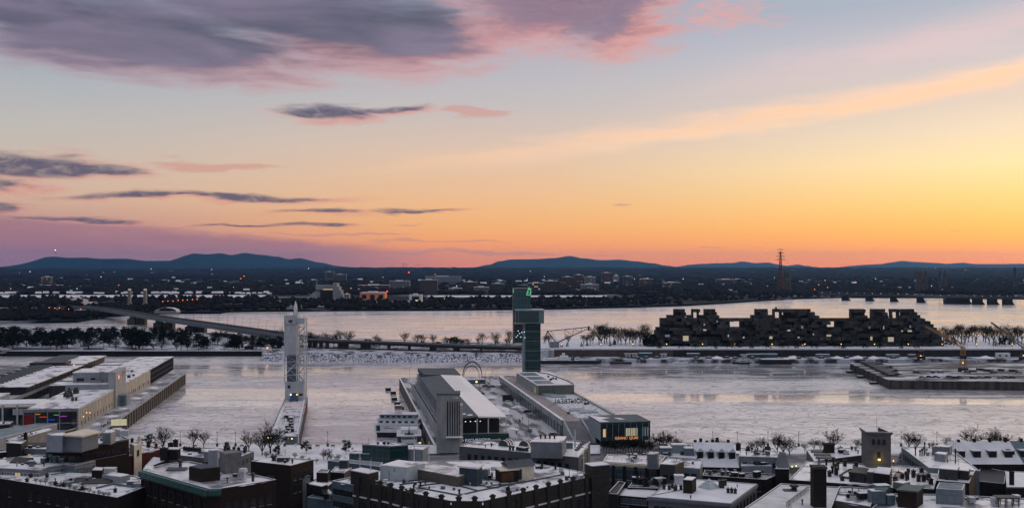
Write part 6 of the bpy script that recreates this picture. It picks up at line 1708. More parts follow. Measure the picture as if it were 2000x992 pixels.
for px in (1006.2, 1011.5, 1060.5): mb.box(Xt(px), Xt(px) + .45, -3.74, -3.504, c_ + .7, d_ - .7)
mb.box(Xt(1052), Xt(1061.8), -3.7, -3.505, c_ + .7, d_ - .7)
mb.obj('cabin_frame', pmat('cabin_frame', (.12, .19, .19), .4, .4), cb)
MB().box(a_ - .2, b_ + .2, -3.9, 9.4, d_ + .003, d_ + .5).obj('cabin_roof', PALEMET, cb)
for px, py in ((1013, 647), (1016, 652), (1012, 656), (1020, 650), (1024, 648), (1009, 659), (1018, 659), (1025, 659), (1014, 616)): MB().box(-.22, .22, -.12, 0, -.22, .22).obj('lamp', pmat('cool_lamp', (.5, .5, .5), emit=(215, 240, 245), es=2.0), t, (Xt(px), -.05 if px > 1021 else 5.9, Zt(py)))
LOGO = pmat('green_logo', (.1, .5, .25), emit=(140, 255, 190), es=.35)
mb = MB(); mb.bar((-1.6, 0, -2.6), (.2, 0, 2.8), .42, n=4); mb.bar((.2, 0, 2.8), (1.6, 0, -.4), .42, n=4); mb.bar((1.6, 0, -.4), (1.2, 0, -2.6), .42, n=4); mb.bar((1.2, 0, -2.6), (-1.6, 0, -2.6), .42, n=4); mb.bar((-.6, 0, -.9), (1.3, 0, -1.2), .36, n=4)
mb.obj('logo', LOGO, t, (Xt(1033.2), 2.75, Zt(569)))
MB().box(Xt(1002.3), Xt(1003.5), 2.7, 2.99, Zt(572), Zt(564.5)).obj('logo_edge', LOGO, t)
for z in range(6, int(Zt(640)), 7): MB().box(Xt(1026) - .05, Xt(1056) + .1, -.25, -.003, z, z + .3).obj('floor_band', pmat('pale_green_panel', (.20, .27, .27)), t)
MB().bar((Xt(1014), 6, Zt(563)), (Xt(1014), 6, Zt(555)), .1, n=4).obj('aerial', DARKMET, t)

# ---- ferry and excursion boat, floats along the quay
x, y = at(776, 856, 0)
t = thing('excursion_ship', 'large white three-deck excursion ship with dark bow plating frozen in beside the pier', 'ship', (x, y + 8, 0), R(-4))
L_ = 24.5
hull(MB(), L_, 11, 2.6, bow=.06, sgn=-1).obj('hull', BLACK, t)
MB().box(-L_ / 2 + .3, L_ / 2 - .8, -5.2, 5.2, 2.603, 6.6).obj('lower_deck', WHITE, t)
MB().box(-L_ / 2 + .1, L_ / 2 - .4, -5.4, 5.4, 6.603, 6.85).obj('deck_edge', SNOW, t)
MB().box(-L_ / 2 + 1.6, L_ / 2 - 1.5, -4.6, 4.6, 6.853, 9.4).obj('middle_deck', WHITE, t)
MB().box(-L_ / 2 + .8, L_ / 2 - .8, -5, 5, 9.403, 9.6).obj('deck_edge', SNOW, t)
MB().box(-L_ / 2 + 2.6, L_ / 2 - 3, -4, 4, 9.603, 11.8).obj('upper_deck', pmat('ship_blue_grey', (.26, .34, .38), .5, .4), t)
MB().box(-L_ / 2 + 1.8, L_ / 2 - 2, -4.6, 4.6, 11.803, 12.0).obj('top_deck', SNOW, t)
wn = MB().box(-.9, .9, -.06, 0, 0, 1.1).mesh('window', GLASS)
for k in range(6): link('window', wn, t, (-L_ / 2 + 3.6 + k * 3.3, -4.605, 7.5)); link('window', wn, t, (-L_ / 2 + 4.2 + k * 2.9, -4.005, 10.2))
MB().box(-L_ / 2 + 1.2, -L_ / 2 + 3.2, -5.26, -5.204, 3.4, 6.2).obj('side_door', DARKMET, t)
MB().box(-L_ / 2 + 5.2, -L_ / 2 + 10.5, -5.26, -5.204, 4.7, 5.05).obj('stripe', pmat('ship_red', (.35, .06, .06), .5, .4), t)
MB().box(-L_ / 2 + 4.8, -L_ / 2 + 8.2, -5.26, -5.204, 5.5, 5.75).obj('stripe', pmat('ship_navy', (.03, .05, .12), .5, .4), t)
f_ = MB().box(-2, 1.2, -1.6, 1.6, 12.0, 16.2).obj('funnel', WHITE, t)
for k, c in enumerate((pmat('ship_navy', (.03, .05, .12)), pmat('ship_red', (.35, .06, .06)), pmat('funnel_gold', (.4, .25, .08)))): MB().box(-2.1, 1.3, -1.7, 1.7, 15.4 - k * .7, 16.0 - k * .7).obj('funnel_band', c, f_)
for px in (-9.5, -5, 6): MB().bar((px, 0, 12), (px, 0, 14.6), .09, n=4).obj('mast', PALEMET, t)
rail_line('railing', [(-L_ / 2 + 1.8, -4.6, 12), (L_ / 2 - 2, -4.6, 12)], 1.0, t, PALEMET, 2.2, .05)
x, y = at(799, 873, 0)
t = thing('ferry_boat', 'smaller white passenger boat seen stern-on in front of the excursion ship', 'ship', (x, y, 0), R(6))
MB().box(-6, 6, 0, 18, -.2, 2.4).obj('hull', WHITE, t)
MB().box(-5.4, 5.4, .8, 17, 2.403, 5.4).obj('main_deck', WHITE, t)
MB().box(-5.8, -3.9, -.1, .79, 2.5, 5.3).box(3.9, 5.8, -.1, .79, 2.5, 5.3).obj('stern_opening', GLASS, t)
MB().box(-3.6, 3.6, .72, .797, 3.8, 4.8).obj('window_band', BLUEMET, t)
MB().box(-6.1, 6.1, -.2, 18, 5.403, 5.7).obj('upper_deck', SNOW, t)
MB().box(-4.2, 4.2, 5, 15, 5.703, 7.8).obj('wheelhouse', WHITE, t)
mb = MB()
for z in (9.3, 8.6, 7.9): mb.bar((-5.2, 1, z), (5.2, 1, z), .12, n=4)
for x_ in (-5.2, 5.2): mb.bar((x_, 1, 5.7), (x_, 1, 9.4), .16, n=4)
mb.obj('stern_frame', WHITE, t)
mb = MB().bar((0, 3, 5.7), (0, 3, 10), .5, .12, 5); mb.bar((-2.2, 2.5, 6.2), (2.2, 2.5, 6.2), .4, n=5); mb.obj('anchor_gear', BLACK, t)
MB().box(-2.2, 2.2, -.06, -.004, 1.0, 1.9).obj('stern_hatch', BLACK, t)
for s in (-5.3, 5.3): MB().box(s - .5, s + .5, -.12, -.004, 2.0, 2.4).obj('lamp', pmat('boat_lamp', (.5, .45, .3), emit=(255, 225, 150), es=1.6), t)
for k, (px, py) in enumerate(((758, 762), (768, 769), (770, 781), (776, 790), (783, 799))):
    x, y = at(px, py, 0); t = thing('mooring_float', f'dark mooring float with tyres and snow on top, {nth(k)} from the pier end', 'float', (x, y, 0), TURN, 'mooring floats beside the centre pier')
    MB().box(-1.9, 1.9, -1.6, 1.6, -.1, 1.7).obj('float_body', BLACK, t); MB().prism([(-1.5, -1.3), (1.5, -1.3), (1.2, 1.3), (-1.3, 1.2)], 1.703, 1.95).obj('snow_cap', SNOW, t)
    for s in (-1, 1): MB().prism([(s * .9 + .55 * math.cos(i * .785), -1.62) if False else (s * .9 + .5 * math.cos(i * .785), -1.9 + .25 * math.sin(i * .785)) for i in range(8)], .5, 1.5).obj('tyre', BLACK, t)
# ------------------------------------------------------------------ old town roofs in the foreground
GZ = 9.0
def ring(mb, pts, d, z0, z1, mi=0):
    """A kerb of width d standing along the inside of an anticlockwise outline."""
    inn = inset(pts, d); n = len(pts)
    for i in range(n):
        j = (i + 1) % n
        mb.add([(*pts[i], z0), (*pts[j], z0), (*inn[j], z0), (*inn[i], z0), (*pts[i], z1), (*pts[j], z1), (*inn[j], z1), (*inn[i], z1)],
               [(4, 5, 6, 7), (0, 1, 5, 4), (2, 3, 7, 6), (3, 2, 1, 0)], mi)
    return mb
def win_mesh(w, h, fm, gm, bars=1):
    mb = MB(); f = .09
    mb.box(-w / 2, w / 2, -.03, -.004, 0, h, 1)
    mb.box(-w / 2 - f, -w / 2 - .002, -.12, -.004, -f, h + f).box(w / 2 + .002, w / 2 + f, -.12, -.004, -f, h + f).box(-w / 2, w / 2, -.12, -.004, h + .002, h + f * 1.6).box(-w / 2 - f * 2, w / 2 + f * 2, -.22, -.124, -f * 2, -f * .4)
    for i in range(bars): mb.box(-w / 2 + (i + 1) * w / (bars + 1) - .03, -w / 2 + (i + 1) * w / (bars + 1) + .03, -.07, -.034, 0, h)
    mb.box(-w / 2, w / 2, -.07, -.034, h * .5 - .03, h * .5 + .03)
    mb.box(-w / 2 - f * 2, w / 2 + f * 2, -.22, -.126, -f * .39, -f * .05, 2)
    return mb.mesh('window', [fm, gm, SNOW])
BLDS = []
class Bld:
    def __init__(s, name, label, pts, z, wall, roof=ROOFSNOW, base=GZ, cat='building', parapet=.5, par=None, kerb=.35, snow=.18):
        P = [at(px, py, z) for px, py in pts]
        BLDS.append(s); s.snowy = roof in (ROOFSNOW, ICYROOF)
        s.raw = P; s.z = z; s.base = base
        cx_ = sum(p[0] for p in P) / len(P); cy_ = sum(p[1] for p in P) / len(P)
        s.c = (cx_, cy_)
        s.t = thing(name, label, cat, (cx_, cy_, base))
        s.out = ccw([(x - cx_, y - cy_) for x, y in P])
        MB().prism(s.out, 0, z - base).obj('wall', wall, s.t)
        inn = inset(s.out, kerb + .01)
        s.roof = MB().prism(inn, z - base + .003, z - base + snow).obj('roof', roof, s.t)
        if parapet:
            ring(MB(), s.out, kerb, z - base + .004, z - base + parapet).obj('parapet', par or wall, s.t)
            ring(MB(), inset(s.out, .05), kerb - .1, z - base + parapet + .002, z - base + parapet + .1).obj('parapet_snow', SNOW, s.t)
    def loc(s, px, py, z=None):
        z = s.z if z is None else z
        x, y = at(px, py, z); return x - s.c[0], y - s.c[1]
    def edge(s, i, j):
        a = Vector(s.raw[i]) - Vector(s.c); b = Vector(s.raw[j]) - Vector(s.c)
        n = Vector(((b - a).y, -(b - a).x)).normalized()
        if n.dot((a + b) / 2) < 0: a, b = b, a; n = -n
        return a, b, n
    def windows(s, i, j, rows, cols, w, h, top=1.6, step=3.6, frame=DARKMET, glass=None, lit=0.0, margin=.06, bars=1):
        a, b, n = s.edge(i, j); ang = math.atan2((b - a).y, (b - a).x)
        me = win_mesh(w, h, frame, glass or GLASS, bars); ml = win_mesh(w, h, frame, LITGLASS, bars)
        for r_ in range(rows):
            for c in range(cols):
                p = a.lerp(b, margin + (1 - 2 * margin) * (c + .5) / cols)
                o = link('window', ml if rnd.random() < lit else me, s.t, (p.x + n.x * .01, p.y + n.y * .01, s.z - s.base - top - h - r_ * step), ang)
    def cornice(s, i, j, mat, h=.8, out=.7, name='cornice', z=0.0, dent=0):
        a, b, n = s.edge(i, j); ang = math.atan2((b - a).y, (b - a).x); L = (b - a).length
        mb = MB().box(-.3, L + .3, -out, -.004, -h, .25).box(-.3, L + .3, -out * .5, -.006, -h - .35, -h - .003)
        for k in range(dent): mb.box((k + .3) * L / dent, (k + .65) * L / dent, -out * .8, -out * .5 - .003, -h - .55, -h - .004)
        mb.obj(name, mat, s.t, (a.x, a.y, s.z - s.base + z), ang)
    def piers(s, i, j, n_, w, mat, drop=30, proud=.35, name='pilaster', top=.4):
        a, b, nn = s.edge(i, j); ang = math.atan2((b - a).y, (b - a).x); L = (b - a).length
        me = MB().box(-w / 2, w / 2, -proud, -.004, -min(drop, s.z - s.base), -top).mesh(name, mat)
        for k in range(n_ + 1):
            p = a.lerp(b, k / n_); link(name, me, s.t, (p.x, p.y, s.z - s.base), ang)
    def unit(s, kind, px, py, w, d, h, mat=DARKMET, rz=0.0, z=None, cap=True):
        x, y = s.loc(px, py, z); z0 = (s.z if z is None else z) - s.base + .15
        mb = MB(); mats = [mat, SNOW]
        if kind in ('vent',):
            mb.bar((0, 0, 0), (0, 0, h * .7), w * .35, n=6); mb.bar((0, 0, h * .7), (0, 0, h), w * .6, w * .5, 6)
        elif kind == 'chimney':
            mb.box(-w / 2, w / 2, -d / 2, d / 2, 0, h); mb.box(-w / 2 - .12, w / 2 + .12, -d / 2 - .12, d / 2 + .12, h + .003, h + .25); 
            mb.bar((0, 0, h + .25), (0, 0, h + .7), .18, n=6)
        elif kind == 'air_unit':
            mb.box(-w / 2, w / 2, -d / 2, d / 2, .3, h); mb.box(-w / 2 + .2, -w / 2 + .5, -d / 2 + .1, d / 2 - .1, 0, .297); mb.box(w / 2 - .5, w / 2 - .2, -d / 2 + .1, d / 2 - .1, 0, .297)
            for k in range(3): mb.box(-w / 2 + .15, w / 2 - .15, -d / 2 - .05, -d / 2 - .004, .5 + k * (h - .6) / 3, .5 + (k + .6) * (h - .6) / 3)
            mb.box(-w / 2 - .05, w / 2 + .05, -d / 2 - .05, d / 2 + .05, h + .003, h + .12, 1)
        elif kind == 'skylight':
            mb.prism([(-w / 2, -d / 2), (w / 2, -d / 2), (w / 2, d / 2), (-w / 2, d / 2)], 0, [.3, .3, h, h])
        elif kind == 'mast':
            mb.bar((0, 0, 0), (0, 0, h), w, w * .6, 5)
            mb.bar((-h * .06, 0, h * .8), (h * .06, 0, h * .8), w * .6, n=4)
        elif kind == 'hut':
            mb.box(-w / 2, w / 2, -d / 2, d / 2, 0, h); mb.box(-w / 2 - .15, w / 2 + .15, -d / 2 - .15, d / 2 + .15, h + .003, h + .3, 1)
            mb.box(-w * .2, w * .1, -d / 2 - .06, -d / 2 - .004, .1, h * .75)
        mb.obj(kind, mats, s.t, (x, y, z0), rz)
    def block(s, name, pts, z, wall, roof=ROOFSNOW, base=None, snow=.2, over=0.0):
        """A raised roof block: name > roof."""
        P = ccw([(at(px, py, z)[0] - s.c[0], at(px, py, z)[1] - s.c[1]) for px, py in pts])
        b0 = (s.z if base is None else base) - s.base
        o = MB().prism(P, b0 + .02, z - s.base).obj(name, wall, s.t)
        MB().prism(inset(P, -over if over else .12), z - s.base + .003, z - s.base + snow).obj('block_roof', roof, o)
        return o
    def dome(s, px, py, w, h, mat):
        x, y = s.loc(px, py); mb = MB(); n = 6; L = w
        for i in range(n):
            a0, a1 = math.pi * i / n, math.pi * (i + 1) / n
            mb.add([(-L / 2, -math.cos(a0) * h, math.sin(a0) * h), (L / 2, -math.cos(a0) * h, math.sin(a0) * h), (L / 2, -math.cos(a1) * h, math.sin(a1) * h), (-L / 2, -math.cos(a1) * h, math.sin(a1) * h)], [(0, 1, 2, 3)])
        mb.add([(-L / 2, -math.cos(math.pi * i / n) * h, math.sin(math.pi * i / n) * h) for i in range(n + 1)], [tuple(range(n + 1))])
        mb.add([(L / 2, -math.cos(math.pi * i / n) * h, math.sin(math.pi * i / n) * h) for i in range(n + 1)], [tuple(reversed(range(n + 1)))])
        o = mb.obj('barrel_skylight', mat, s.t, (x, y, s.z - s.base + .2), R(60))
        rb = MB()
        for k in range(3):
            for i in range(n):
                a0, a1 = math.pi * i / n, math.pi * (i + 1) / n; xx_ = -L / 2 + (k + .5) * L / 3
                rb.add([(xx_ - .3, -math.cos(a0) * h * 1.04, math.sin(a0) * h * 1.04), (xx_ + .3, -math.cos(a0) * h * 1.04, math.sin(a0) * h * 1.04), (xx_ + .3, -math.cos(a1) * h * 1.04, math.sin(a1) * h * 1.04), (xx_ - .3, -math.cos(a1) * h * 1.04, math.sin(a1) * h * 1.04)], [(0, 1, 2, 3)])
        rb.obj('snow_rib', SNOW, o)
    def litter(s, n, box, seed, big=1.0):
        """Scatter small roof vents and boxes over a px rectangle of the roof."""
        q_ = random.Random(seed)
        for k in range(n):
            px, py = q_.uniform(box[0], box[2]), q_.uniform(box[1], box[3])
            kd = q_.choice(['vent', 'vent', 'air_unit', 'chimney', 'skylight'])
            w = q_.uniform(.5, 1.1) * big
            s.unit(kd, px, py, w * (2 if kd in ('air_unit', 'skylight') else 1), w * 1.3, q_.uniform(.7, 1.5) * big, q_.choice([DARKMET, BLACK, GREYMET, BRICKDARK]), q_.uniform(-.2, .6))

TUBES = pmat('roof_pipe', (.3, .32, .34), .5, .4)
# --- left edge
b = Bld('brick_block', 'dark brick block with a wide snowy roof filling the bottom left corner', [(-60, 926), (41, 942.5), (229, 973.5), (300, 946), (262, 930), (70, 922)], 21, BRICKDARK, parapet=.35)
b.windows(1, 2, 2, 9, 1.2, 2.0, 3.0, 4.0); b.windows(0, 1, 2, 3, 1.2, 2.0, 3.0, 4.0)
b.block('stair_hut', [(179, 918), (199.5, 918.5), (203, 913), (186, 912)], 24.2, BRICKBROWN)
b.block('air_house', [(199, 927), (235, 931), (254, 927), (222, 922)], 23.2, PALEPLASTER); b.unit('air_unit', 214, 925, 4, 2.5, 1.8, PALEMET)
for px, py in ((53, 942), (108, 948), (124, 951), (161, 958), (92, 933), (225, 962), (170, 943), (60, 933)): b.unit('chimney', px, py, .8, .8, .9, BLACK)
b.unit('skylight', 190, 944, 9, 3, 1.2, BLACK, .1); b.unit('skylight', 165, 940, 6, 2, .9, BLACK, .1); b.unit('air_unit', 260, 949, 3.4, 2, 1.5, BLUEMET); b.unit('air_unit', 270, 951, 2.4, 2, 1.2, GREYMET)
def pipe_on(b, pts, z, r_, mat):
    mb = MB(); prev = None
    for px, py in pts:
        p = (*b.loc(px, py), z + b.z - b.base)
        if prev: mb.bar(prev, p, r_, n=4)
        prev = p
    mb.obj('roof_pipe', mat, b.t)
pipe_on(b, [(110, 951), (160, 941), (200, 938)], .5, .35, BLUEMET); pipe_on(b, [(188, 955), (222, 947), (260, 953)], .5, .35, BLUEMET); pipe_on(b, [(100, 931), (150, 923), (190, 917)], .8, .3, BLUEMET)
for k in range(16):
    px = 70 + k * 9.5; x, y = at(px, 944 + k * 1.9, 21); tree(BARE, x, y, 21.1, q.uniform(1.2, 2.2), 'bare_shrub', 'low leafless shrub growing along the front roof edge of the bottom left block', 'shrubs on the bottom left roof')
b = Bld('corner_block', 'narrow brown block with one grey rendered side below the green-corniced building', [(229.5, 955), (264.5, 959.5), (300, 955), (270, 947)], 20, BRICKBROWN, parapet=.4)
b.windows(1, 2, 2, 2, 1.1, 1.8, 2.2, 3.6)
a_, b_, n_ = b.edge(0, 1); L = (b_ - a_).length
MB().box(0, L, -.12, -.004, 0, b.z - b.base).obj('rendered_side', PLASTER, b.t, (a_.x, a_.y, 0), math.atan2((b_ - a_).y, (b_ - a_).x))
b = Bld('grey_block', 'grey block with bays of tall pale-framed windows, far left', [(-60, 914), (0, 915.5), (54, 918.3), (77.5, 919.5), (95, 913), (124, 908.5), (146, 910.5), (187, 901.5), (155, 891.5), (70, 889), (-40, 903)], 23, PLASTER, parapet=.3)
b.windows(1, 2, 2, 9, 1.1, 2.1, .9, 3.4, PALEMET, lit=.08); b.windows(2, 3, 2, 4, 1.1, 2.1, .9, 3.4, PALEMET); b.windows(4, 5, 2, 5, 1.1, 2.1, .9, 3.4, PALEMET); b.windows(6, 7, 2, 8, 1.3, 2.2, .8, 3.4, PALEMET, lit=.06); b.windows(0, 1, 2, 7, 1.1, 2.1, .9, 3.4, PALEMET)
b.unit('skylight', 42, 904, 7, 3, 1.6, BLACK, -.2)
for px, py, h in ((62, 911, 1.8), (89, 902, 2.2), (94, 901, 3.2), (99, 904, 2.8), (103, 900, 3.6), (106, 905, 2.4), (110, 902, 3.0), (114, 903, 2), (85, 904, 1.6), (121, 904, 1.4), (107, 895, 2.6)): b.unit('vent' if h > 2 else 'air_unit', px, py, 1.5, 1.4, h, BLUEMET if h < 3 else DARKMET)
b = Bld('red_brick_block', 'red brick block with a railed roof terrace on the left', [(171, 895), (212.5, 900.5), (323, 877), (277, 870), (252, 871)], 21.5, BRICKRED, parapet=.4, par=pmat('red_coping', (.16, .035, .04), .7, .2))
rail_line('railing', [(*b.loc(213, 900), b.z - b.base + .5), (*b.loc(322, 877), b.z - b.base + .5)], 1.0, b.t, pmat('red_coping', (.16, .035, .04)), 2.4, .06)
b.unit('hut', 247, 884, 1.2, 1.2, 2.2, CREAM); b.unit('hut', 205, 888, 1.3, 1.3, 1.8, PALEPLASTER); b.unit('chimney', 226, 886, .6, .6, 1.2, BRICKRED); b.unit('chimney', 290, 874, 1.0, 1.2, 2.0, BRICKBROWN); b.unit('chimney', 305, 876, .8, 1, 1.5, BRICKRED)
a_, b_, n_ = b.edge(0, 1)
MB().box(0, (b_ - a_).length, -.12, -.004, 0, b.z - b.base).obj('rendered_side', PLASTER, b.t, (a_.x, a_.y, 0), math.atan2((b_ - a_).y, (b_ - a_).x))
b.windows(0, 1, 1, 2, 1.8, 1.6, .8, 3.4)
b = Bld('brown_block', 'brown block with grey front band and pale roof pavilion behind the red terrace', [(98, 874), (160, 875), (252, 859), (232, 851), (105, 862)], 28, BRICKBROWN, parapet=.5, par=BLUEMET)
b.windows(1, 2, 1, 8, 1.6, 2.2, 2.4, 3.6, BRICKRED); b.windows(0, 1, 1, 7, 1.5, 3.0, 2.6, 4, DARKMET)
b.cornice(0, 1, BLUEMET, 1.2, .5)
b.block('roof_pavilion', [(124, 851), (160, 853), (192, 845), (168, 840.5)], 33, PLASTER, CREAM, over=.8, snow=.5)
b.block('grey_cube', [(90, 850), (121, 851), (128, 846), (98, 845)], 33.4, PALEPLASTER)
b.block('air_house', [(200, 845), (216, 846), (226, 841), (212, 839)], 32, GREYMET)
for px, py in ((228, 849), (236, 851), (243, 853), (215, 852)): b.unit('air_unit', px, py, 3, 2, 2.2, PALEMET, .3)
x, y = b.loc(217, 843, 30); MB().box(0, 5.2, 0, .4, 4.2, 6.4).obj('sign_board', pmat('cream_sign', (.75, .70, .45), emit=(250, 240, 190), es=.25), b.t, (x, y, b.z - b.base), .2)
for dx_ in (.5, 4.5): MB().box(dx_, dx_ + .2, .1, .3, 0, 4.197).obj('sign_post', DARKMET, b.t, (x, y, b.z - b.base), .2)
b = Bld('beige_house', 'small beige house end at the right end of the red terrace', [(253, 868), (262, 872), (277, 868), (268, 863.5)], 25, CREAM, parapet=.4, cat='house')
b.windows(1, 2, 1, 1, .9, 2.0, 1.6); b.unit('chimney', 272, 864, .9, .9, 1.8, CREAM); b.unit('chimney', 258, 866, .8, .8, 1.4, BRICKBROWN)
b = Bld('terrace_row', 'low grey row with small dark windows left of the brown block', [(25, 877), (99, 879), (110, 872), (40, 871)], 22.5, PLASTER, parapet=.4)
b.windows(0, 1, 1, 8, 1.2, 2.2, 1.6, 3.6, DARKMET, lit=.1); b.unit('skylight', 70, 872, 14, 3, 1.2, BLACK); b.unit('chimney', 50, 865, 1, 1, 3.5, BRICKDARK)
b = Bld('black_mansard', 'small block with a snow-topped black mansard at the far left', [(12, 866), (42, 868), (52, 861), (22, 860)], 25, BLACK, parapet=.3)
b = Bld('black_shed', 'black flat shed with snowy top behind the grey row, left', [(100, 851), (140, 840), (150, 836), (118, 846)], 22, BLACK, parapet=.3)
b = Bld('teal_roof_hall', 'long low hall with a grey-green frosted roof running back to the left pier', [(-40, 868), (20, 852), (112, 829), (70, 829), (-40, 846)], 14, CONC, pmat('frosted_roof', (.20, .25, .27), .7, .3, c2=(.13, .17, .19), scale=.2), parapet=.4)
b = Bld('long_wall_house', 'long low block with a pale snowy ridge in front of the frosted roof hall', [(13, 859), (20, 863), (102, 840), (96, 836)], 17, pmat('warm_grey_wall', (.22, .20, .18)), parapet=.3)
b = Bld('pier_gatehouse', 'low snow-roofed building with a glazed side at the left frame edge', [(-40, 832), (19, 829), (26, 824), (-40, 823)], 13, GLASS, parapet=.4, par=GREYMET)
b = Bld('left_edge_house', 'dark house with a snowy flat roof at the very left edge', [(-50, 889), (20, 884), (30, 880), (-40, 879)], 20, BRICKDARK, parapet=.4); b.windows(0, 1, 1, 5, 1.2, 2, 1.5, lit=.2)

def drift(b, pts, wid, hgt):
    """A wind-blown snow ridge lying along a line on the roof."""
    mb = MB(); q_ = random.Random(len(pts) * 7 + int(pts[0][0])); P = [Vector(b.loc(px, py)) for px, py in pts]; z0 = b.z - b.base + .17
    prev = None
    for a_, c_ in zip(P, P[1:]):
        n_ = max(2, int((c_ - a_).length / 1.6)); dv = (c_ - a_).normalized(); nv = Vector((-dv.y, dv.x))
        for i in range(n_ + 1):
            p = a_.lerp(c_, i / n_); w1, w2_ = wid * q_.uniform(.4, 1.1), wid * q_.uniform(.4, 1.1); h_ = hgt * q_.uniform(.4, 1.1)
            cur = [(*(p - nv * w1), z0), (*(p - nv * w1 * .3), z0 + h_ * .8), (*(p + nv * w2_ * .2), z0 + h_), (*(p + nv * w2_), z0)]
            if prev: mb.add(prev + cur, [(k, k + 1, k + 5, k + 4) for k in range(3)])
            prev = cur
    o = mb.obj('snow_drift', SNOW, b.t)
    for p_ in o.data.polygons: p_.use_smooth = True
# --- green cornice block and neighbours
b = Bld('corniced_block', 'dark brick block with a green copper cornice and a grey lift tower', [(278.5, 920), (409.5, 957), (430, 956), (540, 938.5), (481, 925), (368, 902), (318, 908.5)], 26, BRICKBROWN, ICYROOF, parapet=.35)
b.cornice(0, 1, COPPER, 1.5, 1.3, dent=34); b.cornice(1, 2, COPPER, 1.3, 1.0, dent=5)
b.windows(0, 1, 3, 8, 2.0, 2.6, 4.2, 4.6, BRICKDARK, bars=2); b.windows(2, 3, 3, 6, 1.3, 2.4, 4.2, 4.6, DARKMET); b.piers(0, 1, 8, 1.0, BRICKDARK, top=2.6)
MB().box(-2.6, 2.6, -2.4, 2.4, 0, 6.2).obj('lift_tower', pmat('lift_grey', (.16, .16, .165), .8, .2), b.t, (*b.loc(450, 922), b.z - b.base + .2), R(38))
mb = MB(); mb.prism([(1.6 * math.cos(k * .524), 1.6 * math.sin(k * .524)) for k in range(12)], 0, 5.6); mb.obj('water_tank', PALEPLASTER, b.t, (*b.loc(417, 914), b.z - b.base + .2))
MB().prism([(1.7 * math.cos(k * .524), 1.7 * math.sin(k * .524)) for k in range(12)], 5.603, 5.8).obj('tank_snow', SNOW, b.t, (*b.loc(417, 914), b.z - b.base + .2))
b.block('brick_house', [(369, 911), (392, 916), (430, 912), (400, 905.5)], 30, BRICKBROWN, DARKROOF)
b.unit('vent', 402, 926, 2.2, 2, 2.4, GREYMET); b.unit('vent', 475, 936, 2.4, 2, 3.2, PALEMET); b.unit('vent', 494, 941, 1.2, 1.2, 2.6, DARKMET); b.unit('vent', 352, 914, 1.4, 1.4, 2.6, DARKMET); b.unit('vent', 444, 942, .5, .5, 1.4, BLACK); b.unit('skylight', 345, 919, 6, 2.4, .8, DARKMET)
b.unit('skylight', 290, 916, 2.4, 2.4, .8, WHITE)
b = Bld('snow_gable', 'steep snow-covered roof with a dark chimney wedged behind the green-corniced block', [(282, 912), (300, 909), (330, 897), (300, 893)], 22, BRICKDARK, SNOW, parapet=.2); b.unit('chimney', 321, 899, 2.2, 2.2, 4, BRICKDARK); b.unit('hut', 336, 897, 5, 3, 3.6, BRICKDARK)
b = Bld('chimney_row', 'flat-roofed row with a line of chimneys and a white stair hut', [(325, 888), (400, 896), (470, 893.5), (496, 883), (420, 876), (345, 876)], 19, STONEGREY, parapet=.4)
b.windows(2, 3, 1, 3, 1.0, 1.8, 1.4, 3.4); b.block('stair_hut', [(398, 882), (412, 883), (417, 878), (403, 877)], 22.5, PALEPLASTER)
for k in range(7): b.unit('chimney', 360 + k * 5, 880 + k * .5, .8, .8, 1.1, BRICKDARK)
for px, py in ((447, 884), (457, 884), (466, 885), (478, 885), (440, 881), (390, 886), (480, 882)): b.unit('chimney', px, py, 1.0, .8, 1.8, BLACK)
b.unit('vent', 443, 880, 1.6, 1.6, 3.2, BLACK)
b = Bld('brick_row', 'dark red brick row with two stubby chimneys beyond the red terrace', [(322, 884), (372, 889), (392, 884), (350, 874)], 17, BRICKRED, parapet=.4); b.unit('chimney', 334, 879, 2, 1.4, 2.6, BRICKBROWN); b.unit('chimney', 343, 876, 1.6, 1.4, 3.2, BRICKBROWN)
b = Bld('brown_cube', 'dark brown cube-shaped building with a clean snow roof and vents left of centre', [(490, 902), (568, 911), (612.5, 899), (529, 893.5)], 24, BRICKBROWN, parapet=.35)
b.windows(1, 2, 2, 4, 1.0, 2.4, 2.4, 4.2, DARKMET, lit=.35); b.windows(0, 1, 1, 1, 3.0, 3.0, 4.0, 4, GREYMET)
b.unit('vent', 535, 900, 2.0, 2, 1.8, BLACK); b.unit('air_unit', 553, 902, 4, 1.8, 1.5, DARKMET); b.unit('mast', 557, 897, .08, 1, 3.5, DARKMET); b.unit('vent', 571, 905, .8, 1, 1.2)
b = Bld('grey_gabled_house', 'dark house with two lit-framed windows and a grey rendered side below the brown cube', [(538, 936), (572, 938), (605, 931), (578, 925)], 19, BRICKDARK, parapet=.5)
b.windows(0, 1, 2, 2, 1.1, 2.4, 2.4, 4.2, PALEMET); a_, b_, n_ = b.edge(1, 2); L = (b_ - a_).length
MB().box(0, L, -.12, -.004, 0, b.z - b.base).obj('rendered_side', PLASTER, b.t, (a_.x, a_.y, 0), math.atan2((b_ - a_).y, (b_ - a_).x))
b.unit('chimney', 575, 930, 1, 1, 1.4, BRICKDARK); b.unit('vent', 590, 929, 1, 1, 1.2, PALEMET); b.unit('vent', 582, 932, 1.6, 1.6, 1.2, PALEMET)
b = Bld('dormer_house', 'low dark house with a snowy glass-fronted dormer right of the grey gabled house', [(598, 944), (640, 951), (652, 942), (618, 936)], 17, BRICKDARK, parapet=.3)
b.block('glass_dormer', [(602, 945), (628, 950), (640, 946), (612, 941)], 19.4, GLASS)
b = Bld('brick_shaft', 'narrow reddish brick end wall with a pale side behind the snowy dormer', [(618, 924), (640, 925), (644, 919), (626, 917)], 20, BRICKBROWN, parapet=.3)
